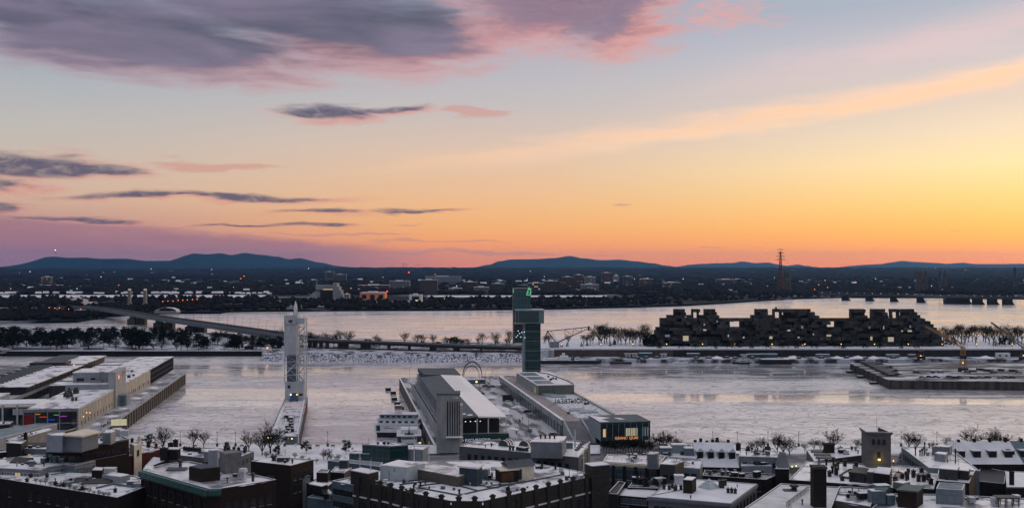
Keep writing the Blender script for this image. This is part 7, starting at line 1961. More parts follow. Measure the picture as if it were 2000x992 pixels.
b = Bld('black_low_house', 'low black house with a snow roof beside the teal pitched roofs', [(645, 923), (672, 925), (688, 915), (655, 912)], 18, BLACK, parapet=.3)
b.unit('hut', 672, 914, 3, 2.4, 2.8, DARKMET)
b = Bld('teal_block', 'dark teal flat block with a clean pale roof just left of the castle-fronted building', [(648.5, 941.5), (692, 950), (722, 935), (706, 929.5)], 21.5, BLUEMET, parapet=.5)
b.windows(0, 1, 2, 3, 3.0, 1.8, 1.8, 3.8, DARKMET)
b = Bld('slate_gables', 'blue-grey slate roof with a row of small gabled dormers at the bottom left of centre', [(600, 972), (692, 986), (700, 970), (630, 959)], 13.5, BLUEMET, BLUEMET, parapet=.3)
for k in range(5):
    x, y = b.loc(640 + k * 14, 976 + k * 2.2); mb = MB(); mb.prism([(-.9, -1), (.9, -1), (.9, 1), (-.9, 1)], 0, 2.0); mb.add([(-1.2, -1.2, 2.003), (1.2, -1.2, 2.003), (1.2, 1, 2.003), (-1.2, 1, 2.003), (0, -1.2, 3.2), (0, 1, 3.2)], [(0, 4, 5, 3), (1, 2, 5, 4), (0, 1, 4), (2, 3, 5)], 1); mb.obj('dormer', [DARKMET, PALEMET], b.t, (x, y, b.z - b.base + .2), -.2)
# glass pavilion by the water
b = Bld('glass_pavilion', 'green glass pavilion with a flat snowy roof near the moored ships', [(707.5, 869), (762, 872.5), (797, 870), (752, 861.5)], 17, TEAL, parapet=.4, par=GREYMET)
b.unit('mast', 720, 866, .07, 1, 2.6)
b = Bld('glass_annex', 'low green glass annex left of the glass pavilion', [(682, 886), (722, 887), (728, 882), (690, 881)], 13.5, TEAL, parapet=.3, par=GREYMET)
b = Bld('pump_house', 'small pale grey flat block right of the glass pavilion', [(793, 878), (826, 879.5), (836, 873), (806, 871)], 15, PALEPLASTER, parapet=.3)
b = Bld('long_teal_canopy', 'long dark teal flat canopy in front of the glass pavilion', [(640, 900), (742, 912), (748, 904), (660, 896)], 17, BLUEMET, BLUEMET, parapet=.2)

# --- castle-fronted building in the centre
zc = 22
front = [(692, 946), (757, 958.5), (820, 975.5), (881, 987.5), (943, 988), (1006, 974), (1103, 951), (1155, 939)]
b = Bld('castle_front_block', 'large centre block with battlemented bow-fronted parapet around a cluttered snowy roof', front + [(1184, 935), (1130, 921), (1060, 908), (960, 900), (800, 902), (720, 928)], zc, STONEDARK, ROOFSNOW, parapet=.25, kerb=.5)
bc = b
for i in range(7):
    a_, b_, n_ = b.edge(i, i + 1); L = (b_ - a_).length; ang = math.atan2((b_ - a_).y, (b_ - a_).x)
    MB().box(.2, L - .2, -.5, -.004, -8, 1.5).obj('battlement', STONEDARK, b.t, (a_.x, a_.y, b.z - b.base), ang)
    nm = max(2, int(L / 4.6))
    me = MB().box(-.7, .7, -1.0, -.51, -7.5, 2.3).box(-.9, .9, -1.1, -.2, 2.303, 2.7).box(-.5, .5, -.9, -.3, 2.703, 3.0).mesh('merlon', STONEDARK)
    for k in range(nm): p = a_.lerp(b_, (k + .5) / nm); link('merlon', me, b.t, (p.x, p.y, b.z - b.base), ang)
    MB().box(0, L, -.8, -.51, -3.4, -3.0).obj('string_course', SNOW, b.t, (a_.x, a_.y, b.z - b.base), ang)
    wm_ = win_mesh(1.5, 2.6, STONEDARK, GLASS, 1)
    for r_ in range(2):
        for k in range(nm - 1): p = a_.lerp(b_, (k + 1) / nm); link('window', wm_, b.t, (p.x + n_.x * .52, p.y + n_.y * .52, b.z - b.base - 7.4 - r_ * 4.6), ang)
for (x0, y0), (x1, y1), hgt in (((692, 944), (722, 950), 4.2), ((1155, 940), (1184, 937), 5.0)):
    p = Vector(b.loc(x0, y0)); p2 = Vector(b.loc(x1, y1)); ang = math.atan2((p2 - p).y, (p2 - p).x); L = (p2 - p).length
    MB().box(-.4, L + .4, -1.2, 3.4, -14, hgt).obj('corner_turret', STONEDARK, b.t, (p.x, p.y, b.z - b.base), ang)
    MB().box(-.5, L + .5, -1.3, 3.5, hgt + .003, hgt + .25).obj('turret_cap', SNOW, b.t, (p.x, p.y, b.z - b.base), ang)
b.block('white_wall_house', [(742.5, 908.5), (795, 913), (830, 904.5), (778, 898)], 26.6, pmat('white_render', (.42, .46, .49), .85, .2, scale=.4, var=.1))
x, y = b.loc(771, 924, 24); MB().box(0, .7, -.1, 0, 0, .9).obj('small_window', GLASS, b.t, (x, y - 2.2, 16))
b.block('long_brown_house', [(795, 912.5), (893, 931), (938, 921), (838, 904)], 25.2, pmat('brown_parapet_wall', (.10, .085, .07), .85, .2), ICYROOF)
b.block('slate_hut', [(897, 911.5), (932, 915), (942, 909), (908, 905)], 27.6, pmat('blue_black_render', (.035, .05, .065), .7, .3), SNOW, over=.5, snow=.5)
b.block('dark_annex', [(936, 917), (953, 918), (957, 914), (940, 913)], 25, BLUEMET)
# yellow gabled plant house
x, y = b.loc(1012, 934, 22.2)
mb = MB().box(-4.2, 4.2, -3, 3.4, 0, 4.4, 0); mb.add([(-4.6, -3.4, 4.403), (4.6, -3.4, 4.403), (4.6, 3.8, 4.403), (-4.6, 3.8, 4.403), (-4.6, .2, 6.0), (4.6, .2, 6.0)], [(0, 1, 5, 4), (2, 3, 4, 5), (1, 2, 5), (3, 0, 4), (3, 2, 1, 0)], 1)
o = mb.obj('gabled_plant_house', [CREAM, DARKROOF], b.t, (x, y, b.z - b.base + .2), R(22))
MB().box(-3.4, 0, -3.1, -3.004, .4, 3.6).obj('plant_door', BLACK, o); MB().box(4.204, 4.26, -2, 2.4, .6, 3.6).obj('panel_door', CREAM, o)
x, y = b.loc(990, 938, 22.2); o = MB().box(-3, 3, -2.4, 2.4, 0, 3.6).obj('brick_plant_house', BRICKDARK, b.t, (x, y, b.z - b.base + .2), R(22)); MB().box(-3.2, 3.2, -2.6, 2.6, 3.603, 3.9).obj('block_roof', CREAM, o); MB().box(-2.7, 1.4, -2.46, -2.404, .4, 3.2).obj('louvre', pmat('rusty_louvre', (.08, .035, .02)), o)
# roof kerbs (raised seams) and pipes of the castle block
for pts in ([(788, 942), (842, 936), (940, 950), (1000, 947), (1100, 928)], [(818, 954), (897, 969), (934, 960), (1000, 947)], [(818, 954), (818, 950), (872, 944), (934, 960)], [(845, 934), (905, 929), (985, 942)], [(700, 944), (770, 958), (881, 982), (940, 982), (1010, 968), (1100, 946)], [(780, 948), (842, 940)]):
    pipe_on(b, pts, .35, .28, DARKROOF)
for px, py, h in ((821, 951, 1.6), (897, 965, 1.4), (843, 938, 1.6), (866, 936, 1.8), (950, 945, .5), (960, 946, .5), (1010, 958, .4), (1030, 953, .4), (995, 962, .4)): b.unit('vent', px, py, .8, .8, h, BLACK)
for px, py in ((843, 937), (865, 940)): b.unit('hut', px, py, 1.1, 1.0, 1.6, PALEMET)
for px, py, h in ((703, 938, 8.5), (724, 945, 7.5), (738, 943, 5), (809, 905, 10), (838, 915, 9), (760, 944, 4), (1112, 937, 6), (1128, 935, 5), (1140, 933, 8), (811, 912, 6)): b.unit('mast', px, py, .10 if h < 7 else .22, 1, h, PALEMET if h > 7 else DARKMET)
for px, py in ((706, 943), (730, 946), (738, 948), (746, 950), (753, 946), (760, 952), (1108, 938), (1118, 940), (1124, 936), (1134, 938), (1115, 944)): b.unit('air_unit', px, py, 1.4, 1.0, 1.4, q.choice([GREYMET, DARKMET, PALEMET]), q.uniform(0, 1))
for k in range(9): x_, y_ = b.loc(706 + k * 6.5, 942 + k * 1.4); MB().bar((0, 0, 0), (q.uniform(-2, 2), q.uniform(-1, 1), q.uniform(1.4, 2.6)), .07, n=4).bar((0, 0, 1.2), (1.4, 0, 1.2), .06, n=4).obj('antenna_arm', GREYMET, b.t, (x_, y_, b.z - b.base + .2))

for bb, n_, box, sd, bg_ in ((bc, 16, (760, 945, 1090, 962), 41, .8), (bc, 10, (960, 915, 1100, 935), 42, 1.0)): bb.litter(n_, box, sd, bg_)
# --- grey stone block with barrel skylights
b = Bld('stone_block', 'grey stone block with two ribbed barrel skylights beside the silo tower', [(897, 873), (1130, 895), (1153, 864), (1108, 861), (925, 862)], 23.5, STONEGREY, ROOFSNOW, parapet=.4)
b.windows(0, 1, 3, 15, 1.2, 2.6, 2.2, 4.4, DARKMET); b.windows(1, 2, 2, 2, 2.2, 4.0, 1.6, 6, PALEPLASTER)
a_, b_, n_ = b.edge(1, 2); L = (b_ - a_).length
b.dome(989, 869.5, 5.2, 2.0, DARKMET); b.dome(1029, 870.5, 5.2, 2.0, DARKMET)
hb = b.block('roof_house', [(1036.5, 862.5), (1097.5, 864), (1106, 852.5), (1050, 852.5)], 29, PLASTER, over=.15)
for dx_, w_ in ((1050, 5), (1080, 10)): pass
x, y = b.loc(1037, 884); x2, y2 = b.loc(1098, 885.5)
for f0, f1, m_ in ((.16, .24, PALEMET), (.28, .52, BLUEMET), (.58, .76, PALEMET)): MB().box(f0 * 10.6, f1 * 10.6, -.12, 0, .4, 3.6).obj('roof_door', m_, b.t, (x + .3, y - .3, b.z - b.base + .2), math.atan2(y2 - y, x2 - x))
for px, py, w, h in ((996, 880, 1.2, 1.8), (1002, 880, 1.2, 1.6), (1012, 880, 1.6, 1.4), (1018, 881, 1.6, 1.4), (1024, 881, 2, 1.2), (1030, 882, 1.2, 1.4), (1112, 876, 2.4, 2.2), (1105, 873, 1.2, 1.6), (960, 872, .8, 1.2), (948, 874, .5, 1)): b.unit('air_unit' if w > 1.5 else 'vent', px, py, w, w, h, DARKMET if px < 1100 else BLUEMET)
for k in range(5): b.unit('skylight', 1130 + k * 3.2, 880 - k * 4, 2.4, 1.4, .6, DARKMET, .5)
b.unit('mast', 1123, 874, .35, 1, 6.5, PALEMET)
pipe_on(b, [(935, 870), (948, 862), (1000, 863)], .5, .35, GREYMET)
for k in range(4): b.unit('vent', 1056 + k * 9, 857, .9, .9, 1.4, BLACK, z=29)
b = Bld('black_light_court', 'dark sunken court of black glazing and ducts in front of the grey stone block', [(950, 894), (1030, 902), (1034, 896), (960, 888.5)], 20, BLACK, BLACK, parapet=.3)
for k in range(7): b.unit('air_unit', 960 + k * 10, 893 + k * .9, 2.4, 1.4, 1.2, q.choice([BLUEMET, DARKMET, GREYMET]))
b = Bld('duct_house', 'dark plant house wrapped in ducts left of the pale stone gable', [(1036, 906), (1088, 910), (1092, 902), (1040, 898)], 20, DARKMET, BLACK, parapet=.3)
for k in range(5): b.unit('hut', 1042 + k * 10, 903 + k * .6, 2.4, 2, 2.0, GREYMET if k % 2 else BLACK)

drift(bc, [(905, 968), (945, 976), (1000, 966), (1080, 946)], 1.6, .5); drift(bc, [(770, 956), (830, 968), (880, 980)], 1.2, .45); drift(bc, [(1000, 925), (1090, 915)], 1.2, .4)
# --- right of centre
b = Bld('pilastered_block', 'brown block with a row of tall paired windows between dark piers, right of centre', [(1177, 903.5), (1286, 911.5), (1300, 893), (1186, 889.5)], 21, pmat('ochre_brick', (.13, .11, .095), .85, .2), parapet=.5, par=CREAM)
b.windows(0, 1, 2, 5, 3.0, 3.6, 1.6, 4.4, GREYMET, pmat('blue_glass', (.05, .075, .10), .15, .6), bars=2, margin=.02); b.piers(0, 1, 5, 1.1, BRICKDARK, proud=.4); b.cornice(0, 1, CREAM, .5, .4)
b.block('stair_hut', [(1264, 886.5), (1284, 887.5), (1287, 883), (1268, 882)], 26, PLASTER); b.unit('hut', 1241, 893, 1, 1, 1, DARKMET)
rail_line('railing', [(*b.loc(1205, 900), b.z - b.base + .2), (*b.loc(1262, 904), b.z - b.base + .2), (*b.loc(1264, 898), b.z - b.base + .2)], 1.1, b.t, pmat('copper_rail', (.25, .15, .12)), 1.6, .05)
rail_line('railing', [(*b.loc(1198, 899), b.z - b.base + .2), (*b.loc(1206, 891), b.z - b.base + .2), (*b.loc(1240, 890), b.z - b.base + .2)], 1.1, b.t, pmat('copper_rail', (.25, .15, .12)), 1.6, .05)
b.litter(9, (1210, 888, 1290, 894), 3, .8)
b = Bld('light_stone_house', 'lighter stone house with five dark windows and a vaulted roof hut', [(1288, 911), (1367, 917), (1372, 900), (1304, 895)], 20.5, PLASTER, parapet=.4, par=PALEPLASTER)
b.windows(0, 1, 2, 5, 1.7, 2.6, 1.6, 4.4, DARKMET); b.block('vaulted_hut', [(1289, 906), (1318, 908), (1336, 901), (1302, 898)], 24, DARKMET); b.block('roof_hut', [(1301, 905), (1320, 906.5), (1324, 902), (1306, 901)], 23.5, GREYMET)
b.windows(1, 2, 1, 2, 1.0, 2.0, 1.4, 4, CREAM, LITGLASS)
b = Bld('mansard_extension', 'snowy roofs with blue huts left of the four-dormer mansard', [(1288, 892), (1360, 897), (1368, 880), (1292, 877)], 20, DARKMET, SNOW, parapet=.3); b.litter(12, (1295, 880, 1355, 892), 5, 1.2)
b.unit('hut', 1300, 887, 4, 3, 2.4, BLUEMET); b.unit('hut', 1345, 889, 3, 3, 2.6, BLUEMET); b.unit('hut', 1325, 884, 5, 3, 3.0, PALEPLASTER)
# mansard with four dormers
a = at(1360, 911, 17); a2 = at(1444, 913, 17); u = at(1357, 878.5, 24); u2 = at(1441, 879.5, 24)
t = thing('mansard_house', 'house with a steep snow-covered mansard and four dark gabled dormers', 'house', (*a, GZ))
rel_ = lambda p, z: (p[0] - a[0], p[1] - a[1], z - GZ)
wl = ((a[0], a[1]), (a2[0], a2[1]), (a2[0] + .4, a2[1] + 16), (a[0] - .4, a[1] + 16))
MB().prism(ccw([(x - a[0], y - a[1]) for x, y in wl]), 0, 8).obj('wall', BRICKDARK, t)
top = 24.5; mb = MB()
p = [rel_(a, 17.02), rel_(a2, 17.02), rel_((a2[0] - .3, a2[1] + 8.2), top), rel_((a[0] + .3, a[1] + 8.2), top), rel_((a2[0], a2[1] + 16), 17.02), rel_((a[0], a[1] + 16), 17.02)]
mb.add(p, [(0, 1, 2, 3), (3, 2, 4, 5), (1, 4, 2), (0, 3, 5)]); roof_m = mb.obj('roof', SNOW, t)
for k in range(4):
    f_ = .13 + .25 * k; x = p[0][0] + (p[1][0] - p[0][0]) * f_; y = p[0][1] + (p[1][1] - p[0][1]) * f_ + 3.4
    mb = MB().box(-1.1, 1.1, -.6, 3.2, 0, 2.6, 0); mb.add([(-1.5, -.9, 2.603), (1.5, -.9, 2.603), (1.5, 3.6, 2.603), (-1.5, 3.6, 2.603), (0, -.9, 4.0), (0, 3.6, 4.0)], [(0, 4, 5, 3), (1, 2, 5, 4), (0, 1, 4), (2, 3, 5), (3, 2, 1, 0)], 1); mb.box(-.75, .75, -.66, -.604, .4, 2.3, 2)
    mb.obj('dormer', [DARKMET, SNOW, GLASS], roof_m, (x, y, 10.4))
for k, f_ in enumerate((.06, .2, .36, .5, .62, .9)): x = p[3][0] + (p[2][0] - p[3][0]) * f_; MB().box(-.5, .5, -.4, .4, -1, (.7, 1.3, .5, .9, 1.5, .8)[k]).obj('chimney', BRICKDARK, roof_m, (x, p[3][1] + .2, top - GZ))
for k in range(5): MB().box(-.5, .5, -.06, -.004, 4.4, 6.8).obj('window', GLASS, t, (p[0][0] + (p[1][0] - p[0][0]) * (.1 + .2 * k), p[0][1] + (p[1][1] - p[0][1]) * (.1 + .2 * k), 0))
b = Bld('grey_flat_house', 'grey flat-roofed house with roof patches right of the four-dormer mansard', [(1443, 892.5), (1525, 895), (1512, 876.5), (1444, 876)], 20.5, PLASTER, parapet=.35)
b.windows(0, 1, 1, 5, 1.2, 1.8, 1.8); b.litter(12, (1450, 878, 1505, 890), 9, 1.0); b.unit('chimney', 1442, 880, 1.6, 1.2, 2.4, BRICKDARK)
b = Bld('low_grey_house', 'low pale grey house with a snow roof in front of the grey flat-roofed house', [(1447, 911.5), (1508, 911), (1496, 903.5), (1448, 903.5)], 18, PALEPLASTER, parapet=.3); b.unit('chimney', 1477, 906, 1.2, 1, 2, BLACK); b.litter(4, (1455, 905, 1495, 909), 2)
b = Bld('tall_dark_house', 'tall narrow dark house with a frosted pyramid top beside the street', [(1514, 917), (1541, 917.5), (1540, 909), (1518, 908)], 21, BRICKDARK, SNOW, parapet=.3)
x, y = b.loc(1528, 912); mb = MB(); mb.add([(-2, -2, 0), (2, -2, 0), (2, 2, 0), (-2, 2, 0), (-.8, -.8, 5), (.8, -.8, 5), (.8, .8, 5), (-.8, .8, 5)], [(0, 1, 5, 4), (1, 2, 6, 5), (2, 3, 7, 6), (3, 0, 4, 7), (4, 5, 6, 7)]); mb.obj('pyramid_top', PLASTER, b.t, (x, y, b.z - b.base + .2))
b = Bld('dark_terrace', 'dark terrace of back houses with a snow-lined parapet behind the pyramid skylight', [(1372, 931), (1496, 939), (1520, 929), (1376, 920)], 18, BRICKDARK, pmat('dark_mixed_roof', (.30, .31, .33), .7, .3, c2=(.03, .03, .035), scale=.4, thr=(.45, .55)), parapet=.5); b.litter(16, (1380, 921, 1500, 934), 7, 1.3)
b.windows(0, 1, 2, 10, 1.0, 1.8, 1.8, 3.4)
b = Bld('pyramid_roof_block', 'broad stone block with a glass pyramid skylight on its clean snowy roof', [(1266, 971), (1427, 984.5), (1478, 946.5), (1360, 937), (1302, 948)], 20, STONEGREY, pmat('smooth_snow', (.74, .75, .79), .6, .35, c2=(.62, .63, .67), scale=.15), parapet=.3, par=PLASTER)
b.windows(0, 1, 2, 10, 1.3, 2.4, 2.4, 4.2, DARKMET); b.windows(1, 2, 2, 7, 1.3, 2.6, 1.8, 4.2, DARKMET); b.cornice(0, 1, PLASTER, .6, .4); b.cornice(1, 2, PLASTER, .6, .4)
x, y = b.loc(1385, 953); s_ = 2.6
mb = MB(); mb.add([(-s_, -s_, 0), (s_, -s_, 0), (s_, s_, 0), (-s_, s_, 0), (0, 0, 3.0)], [(0, 1, 4), (1, 2, 4), (2, 3, 4), (3, 0, 4)]); o = mb.obj('pyramid_skylight', panelmat('pyramid_glass', (.30, .36, .38), (.6, .62, .62), .8, .8, .2, .6), b.t, (x, y, b.z - b.base + .2), R(38))
b.block('chimney_house', [(1334, 936.5), (1352, 938), (1360, 932), (1342, 930.5)], 24.2, BRICKBROWN)
b.unit('hut', 1326, 945, 2.8, 2.2, 2.6, PALEMET); b.unit('chimney', 1409, 953, 1.6, 1.4, 2.2, BLACK); b.unit('chimney', 1415, 948, 1.2, 1.2, 1.6, BLACK)
for px, py in ((1297, 956), (1307, 957), (1313, 954), (1320, 957), (1318, 959), (1330, 957), (1422, 963), (1429, 963), (1436, 964)): b.unit('chimney', px, py, .8, .7, 1.1, BLACK)
b.unit('vent', 1349, 974, .5, .5, 1.0, BLACK); b.unit('vent', 1440, 952, .4, .4, .9)
pipe_on(b, [(1275, 968), (1330, 958), (1350, 950)], .3, .12, GREYMET)
b = Bld('lower_snow_roof', 'lower house with a slanting snow roof left of the pyramid skylight block', [(1208, 968), (1268, 973), (1282, 958.5), (1220, 955)], 16.5, BRICKDARK, SNOW, parapet=.2); b.windows(0, 1, 1, 3, 2.4, 1.6, .6, 3, GREYMET, pmat('blue_glass', (.05, .075, .10)), bars=2)
b = Bld('cluttered_roof', 'dark cluttered roof of huts and skylights behind the slanting snow roof', [(1226, 953), (1290, 955), (1300, 942), (1238, 938)], 17, BRICKDARK, pmat('dark_mixed_roof', (.30, .31, .33)), parapet=.3); b.litter(18, (1236, 941, 1290, 951), 12, 1.7)
b = Bld('arched_party_wall', 'dark party wall with a curved snowy edge right of the castle front turret', [(1186, 966), (1206, 968), (1222, 945), (1208, 942)], 17.5, BLACK, BLACK, parapet=.5)
b = Bld('bottom_terrace', 'low snowy terrace roofs at the bottom edge below the slanting snow roof', [(1186, 988), (1262, 994), (1266, 979), (1190, 975)], 13, BRICKDARK, ROOFSNOW, parapet=.3); b.litter(8, (1190, 978, 1260, 988), 14, 1.2)

# --- right: big roofs, chimney stack, stone roof tower
b = Bld('white_roof_block', 'broad bare white roof with a railed light well at the bottom right', [(1440, 1004), (1525, 946), (1592, 950), (1640, 953), (1620, 1004)], 19.5, BRICKDARK, pmat('crusted_snow', (.66, .65, .65), .6, .35, c2=(.50, .49, .49), scale=.2), parapet=.4, par=PLASTER)
b.unit('vent', 1551, 958, 2.6, 2, 1.8, BLACK); b.unit('vent', 1567, 986, .6, .6, 1.6); b.unit('skylight', 1543, 959, 4, 2, .5, DARKMET)
for off in (0, 1.4):
    rail_line('railing', [(*b.loc(1536 + off * 2, 990), b.z - b.base + .2), (*b.loc(1576 + off * 2, 960), b.z - b.base + .2), (*b.loc(1592, 962), b.z - b.base + .2)], 1.3, b.t, DARKMET, 1.5, .07)
rail_line('railing', [(*b.loc(1536, 990), b.z - b.base + .2), (*b.loc(1545, 996), b.z - b.base + .2)], 1.3, b.t, DARKMET, 1.5, .07)
x, y = at(1602, 992, 19.5)
t = thing('chimney_stack', 'tall dark square brick chimney stack rising in front of the broad white roof', 'chimney', (x, y, GZ))
MB().box(-1.85, 1.85, 0, 3.4, 0, 21.8).obj('shaft', BRICKDARK, t); MB().box(-2.05, 2.05, -.2, 3.6, 21.803, 22.5).obj('crown', DARKCONC, t); MB().bar((.2, 1.6, 22.5), (.2, 1.6, 25.2), .35, n=6).obj('flue', GREYMET, t)
b = Bld('flat_side_roof', 'clean flat snow roof with a brown end wall right of the chimney stack', [(1618, 978), (1700, 992), (1712, 956), (1640, 952)], 19, pmat('tan_wall', (.16, .13, .11)), ROOFSNOW, parapet=.5); b.unit('air_unit', 1688, 974, 4, 2.2, 1.8, BLACK, .1); b.unit('mast', 1699, 974, .15, 1, 3)
b = Bld('wide_white_roof', 'wide white roof with many small vents at the foot of the stone roof tower', [(1541, 938.5), (1620, 944), (1824, 957), (1836, 918), (1760, 910), (1640, 905), (1576, 901.5)], 20, BRICKDARK, ROOFSNOW, parapet=.35)
b.windows(1, 2, 1, 12, 1.1, 1.8, 1.8)
for px, py, h in ((1620, 931, 1.6), (1626, 925, 2.6), (1632, 922, 2.8), (1637, 918, 3.0), (1633, 928, 2.2), (1614, 909, 2.4), (1628, 911, 3.2), (1650, 911, 2.0), (1645, 939, 1.2), (1663, 941, 1.8), (1697, 941, 1.8), (1719, 943, 2.4), (1752, 946, 1.2), (1762, 935, 1.4), (1770, 940, 3.2), (1774, 937, 3.6), (1784, 933, 2.2), (1794, 941, 2.0), (1804, 941, 2.0), (1800, 929, 2.2), (1813, 938, 1.8), (1818, 946, 1.6), (1755, 929, 1.0), (1748, 940, 1.2), (1672, 914, 1.8)): b.unit('chimney' if h < 2.3 else 'vent', px, py, 1.1, .9, h, BLACK)
b.block('pointed_house', [(1744, 941), (1763, 944), (1778, 941), (1758, 938)], 22.0, GREYMET)
for px in (1759, 1805): b.unit('skylight', px, 931, 3.0, 2.2, 1.0, pmat('ochre_dome', (.45, .33, .22)))
pipe_on(b, [(1640, 930), (1660, 918), (1700, 922)], .4, .3, BLACK); pipe_on(b, [(1640, 934), (1720, 938), (1736, 935)], .4, .3, BLACK)
o = b.block('gabled_hut', [(1658, 922), (1690, 926), (1697, 915), (1668, 911)], 23, BLACK, BLACK); b.block('gabled_hut', [(1693, 921), (1706, 922.5), (1712, 917), (1698, 915.5)], 24, DARKMET, SNOW)
b.block('dark_wing', [(1706, 923), (1738, 927), (1742, 914), (1714, 911.5)], 25, BRICKDARK, SNOW)
# stone tower
x, y = at(1717, 914, 20); dT = y
Zs = lambda py: H + (HOR - py) * dT / F - 20
Xs = lambda px: (px - 1000) / F * dT - x
t = thing('stone_roof_tower', 'square stone tower with three arched windows, a bracketed cornice and a broken pediment', 'tower', (x, y, 20), R(-6))
w2 = (1742 - 1692.5) / F * dT / 2 - .4; hT = Zs(846)
STW = brickmat('tower_stone', (.155, .15, .145), (.12, .118, .115), (.09, .09, .09), 1.6, .6)
MB().box(-w2, w2, 0, 8, -11, hT).obj('shaft', STW, t)
mb = MB().box(-w2 - .6, w2 + .6, -.6, 8.6, hT + .003, hT + .45).box(-w2 - .3, w2 + .3, -.3, 8.3, hT - .5, hT - .003); mb.obj('cornice', STONEGREY, t)
MB().box(-w2 - .4, w2 + .4, -.4, 8.4, hT + .453, hT + .62).obj('cornice_snow', SNOW, t)
mb = MB(); n = 9; pts = [(0, hT + .625)] + [(w2 * .8 * (1 - math.cos(math.pi / 2 * k / n)) * 1.0, hT + .625 + 1.3 * math.cos(math.pi / 2 * k / n)) for k in range(n + 1)]
mb.add([(x_, .2, z_) for x_, z_ in pts] + [(x_, 1.6, z_) for x_, z_ in pts], [tuple(range(len(pts))), tuple(len(pts) + k for k in reversed(range(len(pts))))] + [(k, k + 1, len(pts) + k + 1, len(pts) + k) for k in range(len(pts) - 1)])
mb.obj('half_pediment', DARKCONC, t)
MB().bar((0, 3, hT + .6), (0, 3, hT + 7), .06, .03, 4).obj('mast', DARKMET, t)
aw = MB(); pts = [(-.6, 0), (.6, 0), (.6, 1.4)] + [(.6 * math.cos(math.pi * k / 6), 1.4 + .6 * math.sin(math.pi * k / 6)) for k in range(1, 6)] + [(-.6, 1.4)]
aw.add([(x_, -.03, z_) for x_, z_ in pts], [tuple(range(len(pts)))]); aw.box(-.8, .8, -.25, -.006, -.3, -.05, 1); aw = aw.mesh('window', [GLASS, STONEGREY])
for dx_ in (-1.75, 0, 1.75): link('window', aw, t, (dx_ - .1, -.01, Zs(868)))
link('window', aw, t, (-.1, -.01, Zs(893)))
MB().prism([(.42 * math.cos(k * 1.047) - .1, .3 * math.sin(k * 1.047) - .5) for k in range(6)], Zs(898), Zs(895.5)).obj('lamp', pmat('tower_lamp', (.5, .35, .15), emit=(255, 200, 90), es=3), t)
l = bpy.data.lights.new('lamp_light', 'POINT'); l.energy = 90; l.color = (1, .68, .25); l.shadow_soft_size = .3
lo = link('lamp_light', l, t, (-.1, -1.1, Zs(896)))
b = Bld('solar_roof_house', 'house with a slanting snow roof striped by three long dark skylights', [(1575, 879.5), (1590, 902), (1692, 889), (1690, 874.5)], 20, DARKMET, SNOW, parapet=.3)
for k, (px, py) in enumerate(((1600, 884), (1606, 890), (1610, 896))): b.unit('skylight', px, py, 6.0, 1.3, .8, GLASS, .12)
b.unit('chimney', 1619, 884, 3.4, 2.6, 3.2, BRICKDARK); b.litter(9, (1630, 878, 1680, 888), 4, 1.2)
b = Bld('windowed_wing', 'long grey wing with narrow windows and a white roof beside the stone tower', [(1761, 875), (1814, 915), (1913, 921), (1860, 878), (1800, 873.5)], 21.5, PLASTER, ROOFSNOW, parapet=.35)
b.windows(0, 1, 2, 13, .9, 2.2, 1.6, 3.6, DARKMET); b.windows(1, 2, 2, 6, .9, 2.2, 2.4, 3.6)
b.block('roof_house', [(1820, 872.5), (1857, 873), (1860, 869.5), (1824, 869)], 24.5, PLASTER); b.block('air_house', [(1825, 885), (1846, 888), (1852, 884), (1832, 882)], 24.2, GREYMET)
for px, py, h in ((1788, 890, 3.4), (1797, 891, 2.2), (1801, 891, 2.8), (1805, 890, 3.2), (1850, 893, 1.6), (1842, 896, 1.4), (1806, 877, 2.6), (1815, 876, 2), (1866, 905, 5)): b.unit('vent', px, py, .7, .7, h, DARKMET)
for px, py in ((1862, 896), (1866, 894), (1856, 900), (1872, 908)): b.unit('mast', px, py, .10, 1, 6.5, PALEMET)
b = Bld('roof_deck_house', 'dark house with a cluttered roof deck and snowy lounge in front of the windowed wing', [(1828, 941), (1893, 946), (1905, 921), (1834, 916)], 22, BRICKDARK, SNOW, parapet=.5)
b.block('deck_house', [(1834, 915), (1870, 918), (1874, 911), (1838, 909)], 25.4, DARKMET); b.block('dark_shed', [(1872, 918), (1892, 920), (1895, 914), (1876, 912)], 25, BLACK); b.litter(14, (1842, 924, 1890, 938), 31, 1.2)
b.windows(0, 1, 1, 4, 1.4, 2, 1.8)
b = Bld('corrugated_block', 'blue-grey corrugated roof house over a dark base at the lower right', [(1828, 955), (1880, 958), (1885, 946), (1834, 943)], 23, panelmat('corrugated', (.16, .20, .23), (.10, .13, .15), .5, 2.2, .5, .4), pmat('frosted_roof', (.20, .25, .27)), base=17, parapet=.2)
MB().prism(inset(b.out, .3), -8, -.01).obj('base_storey', BRICKDARK, b.t)
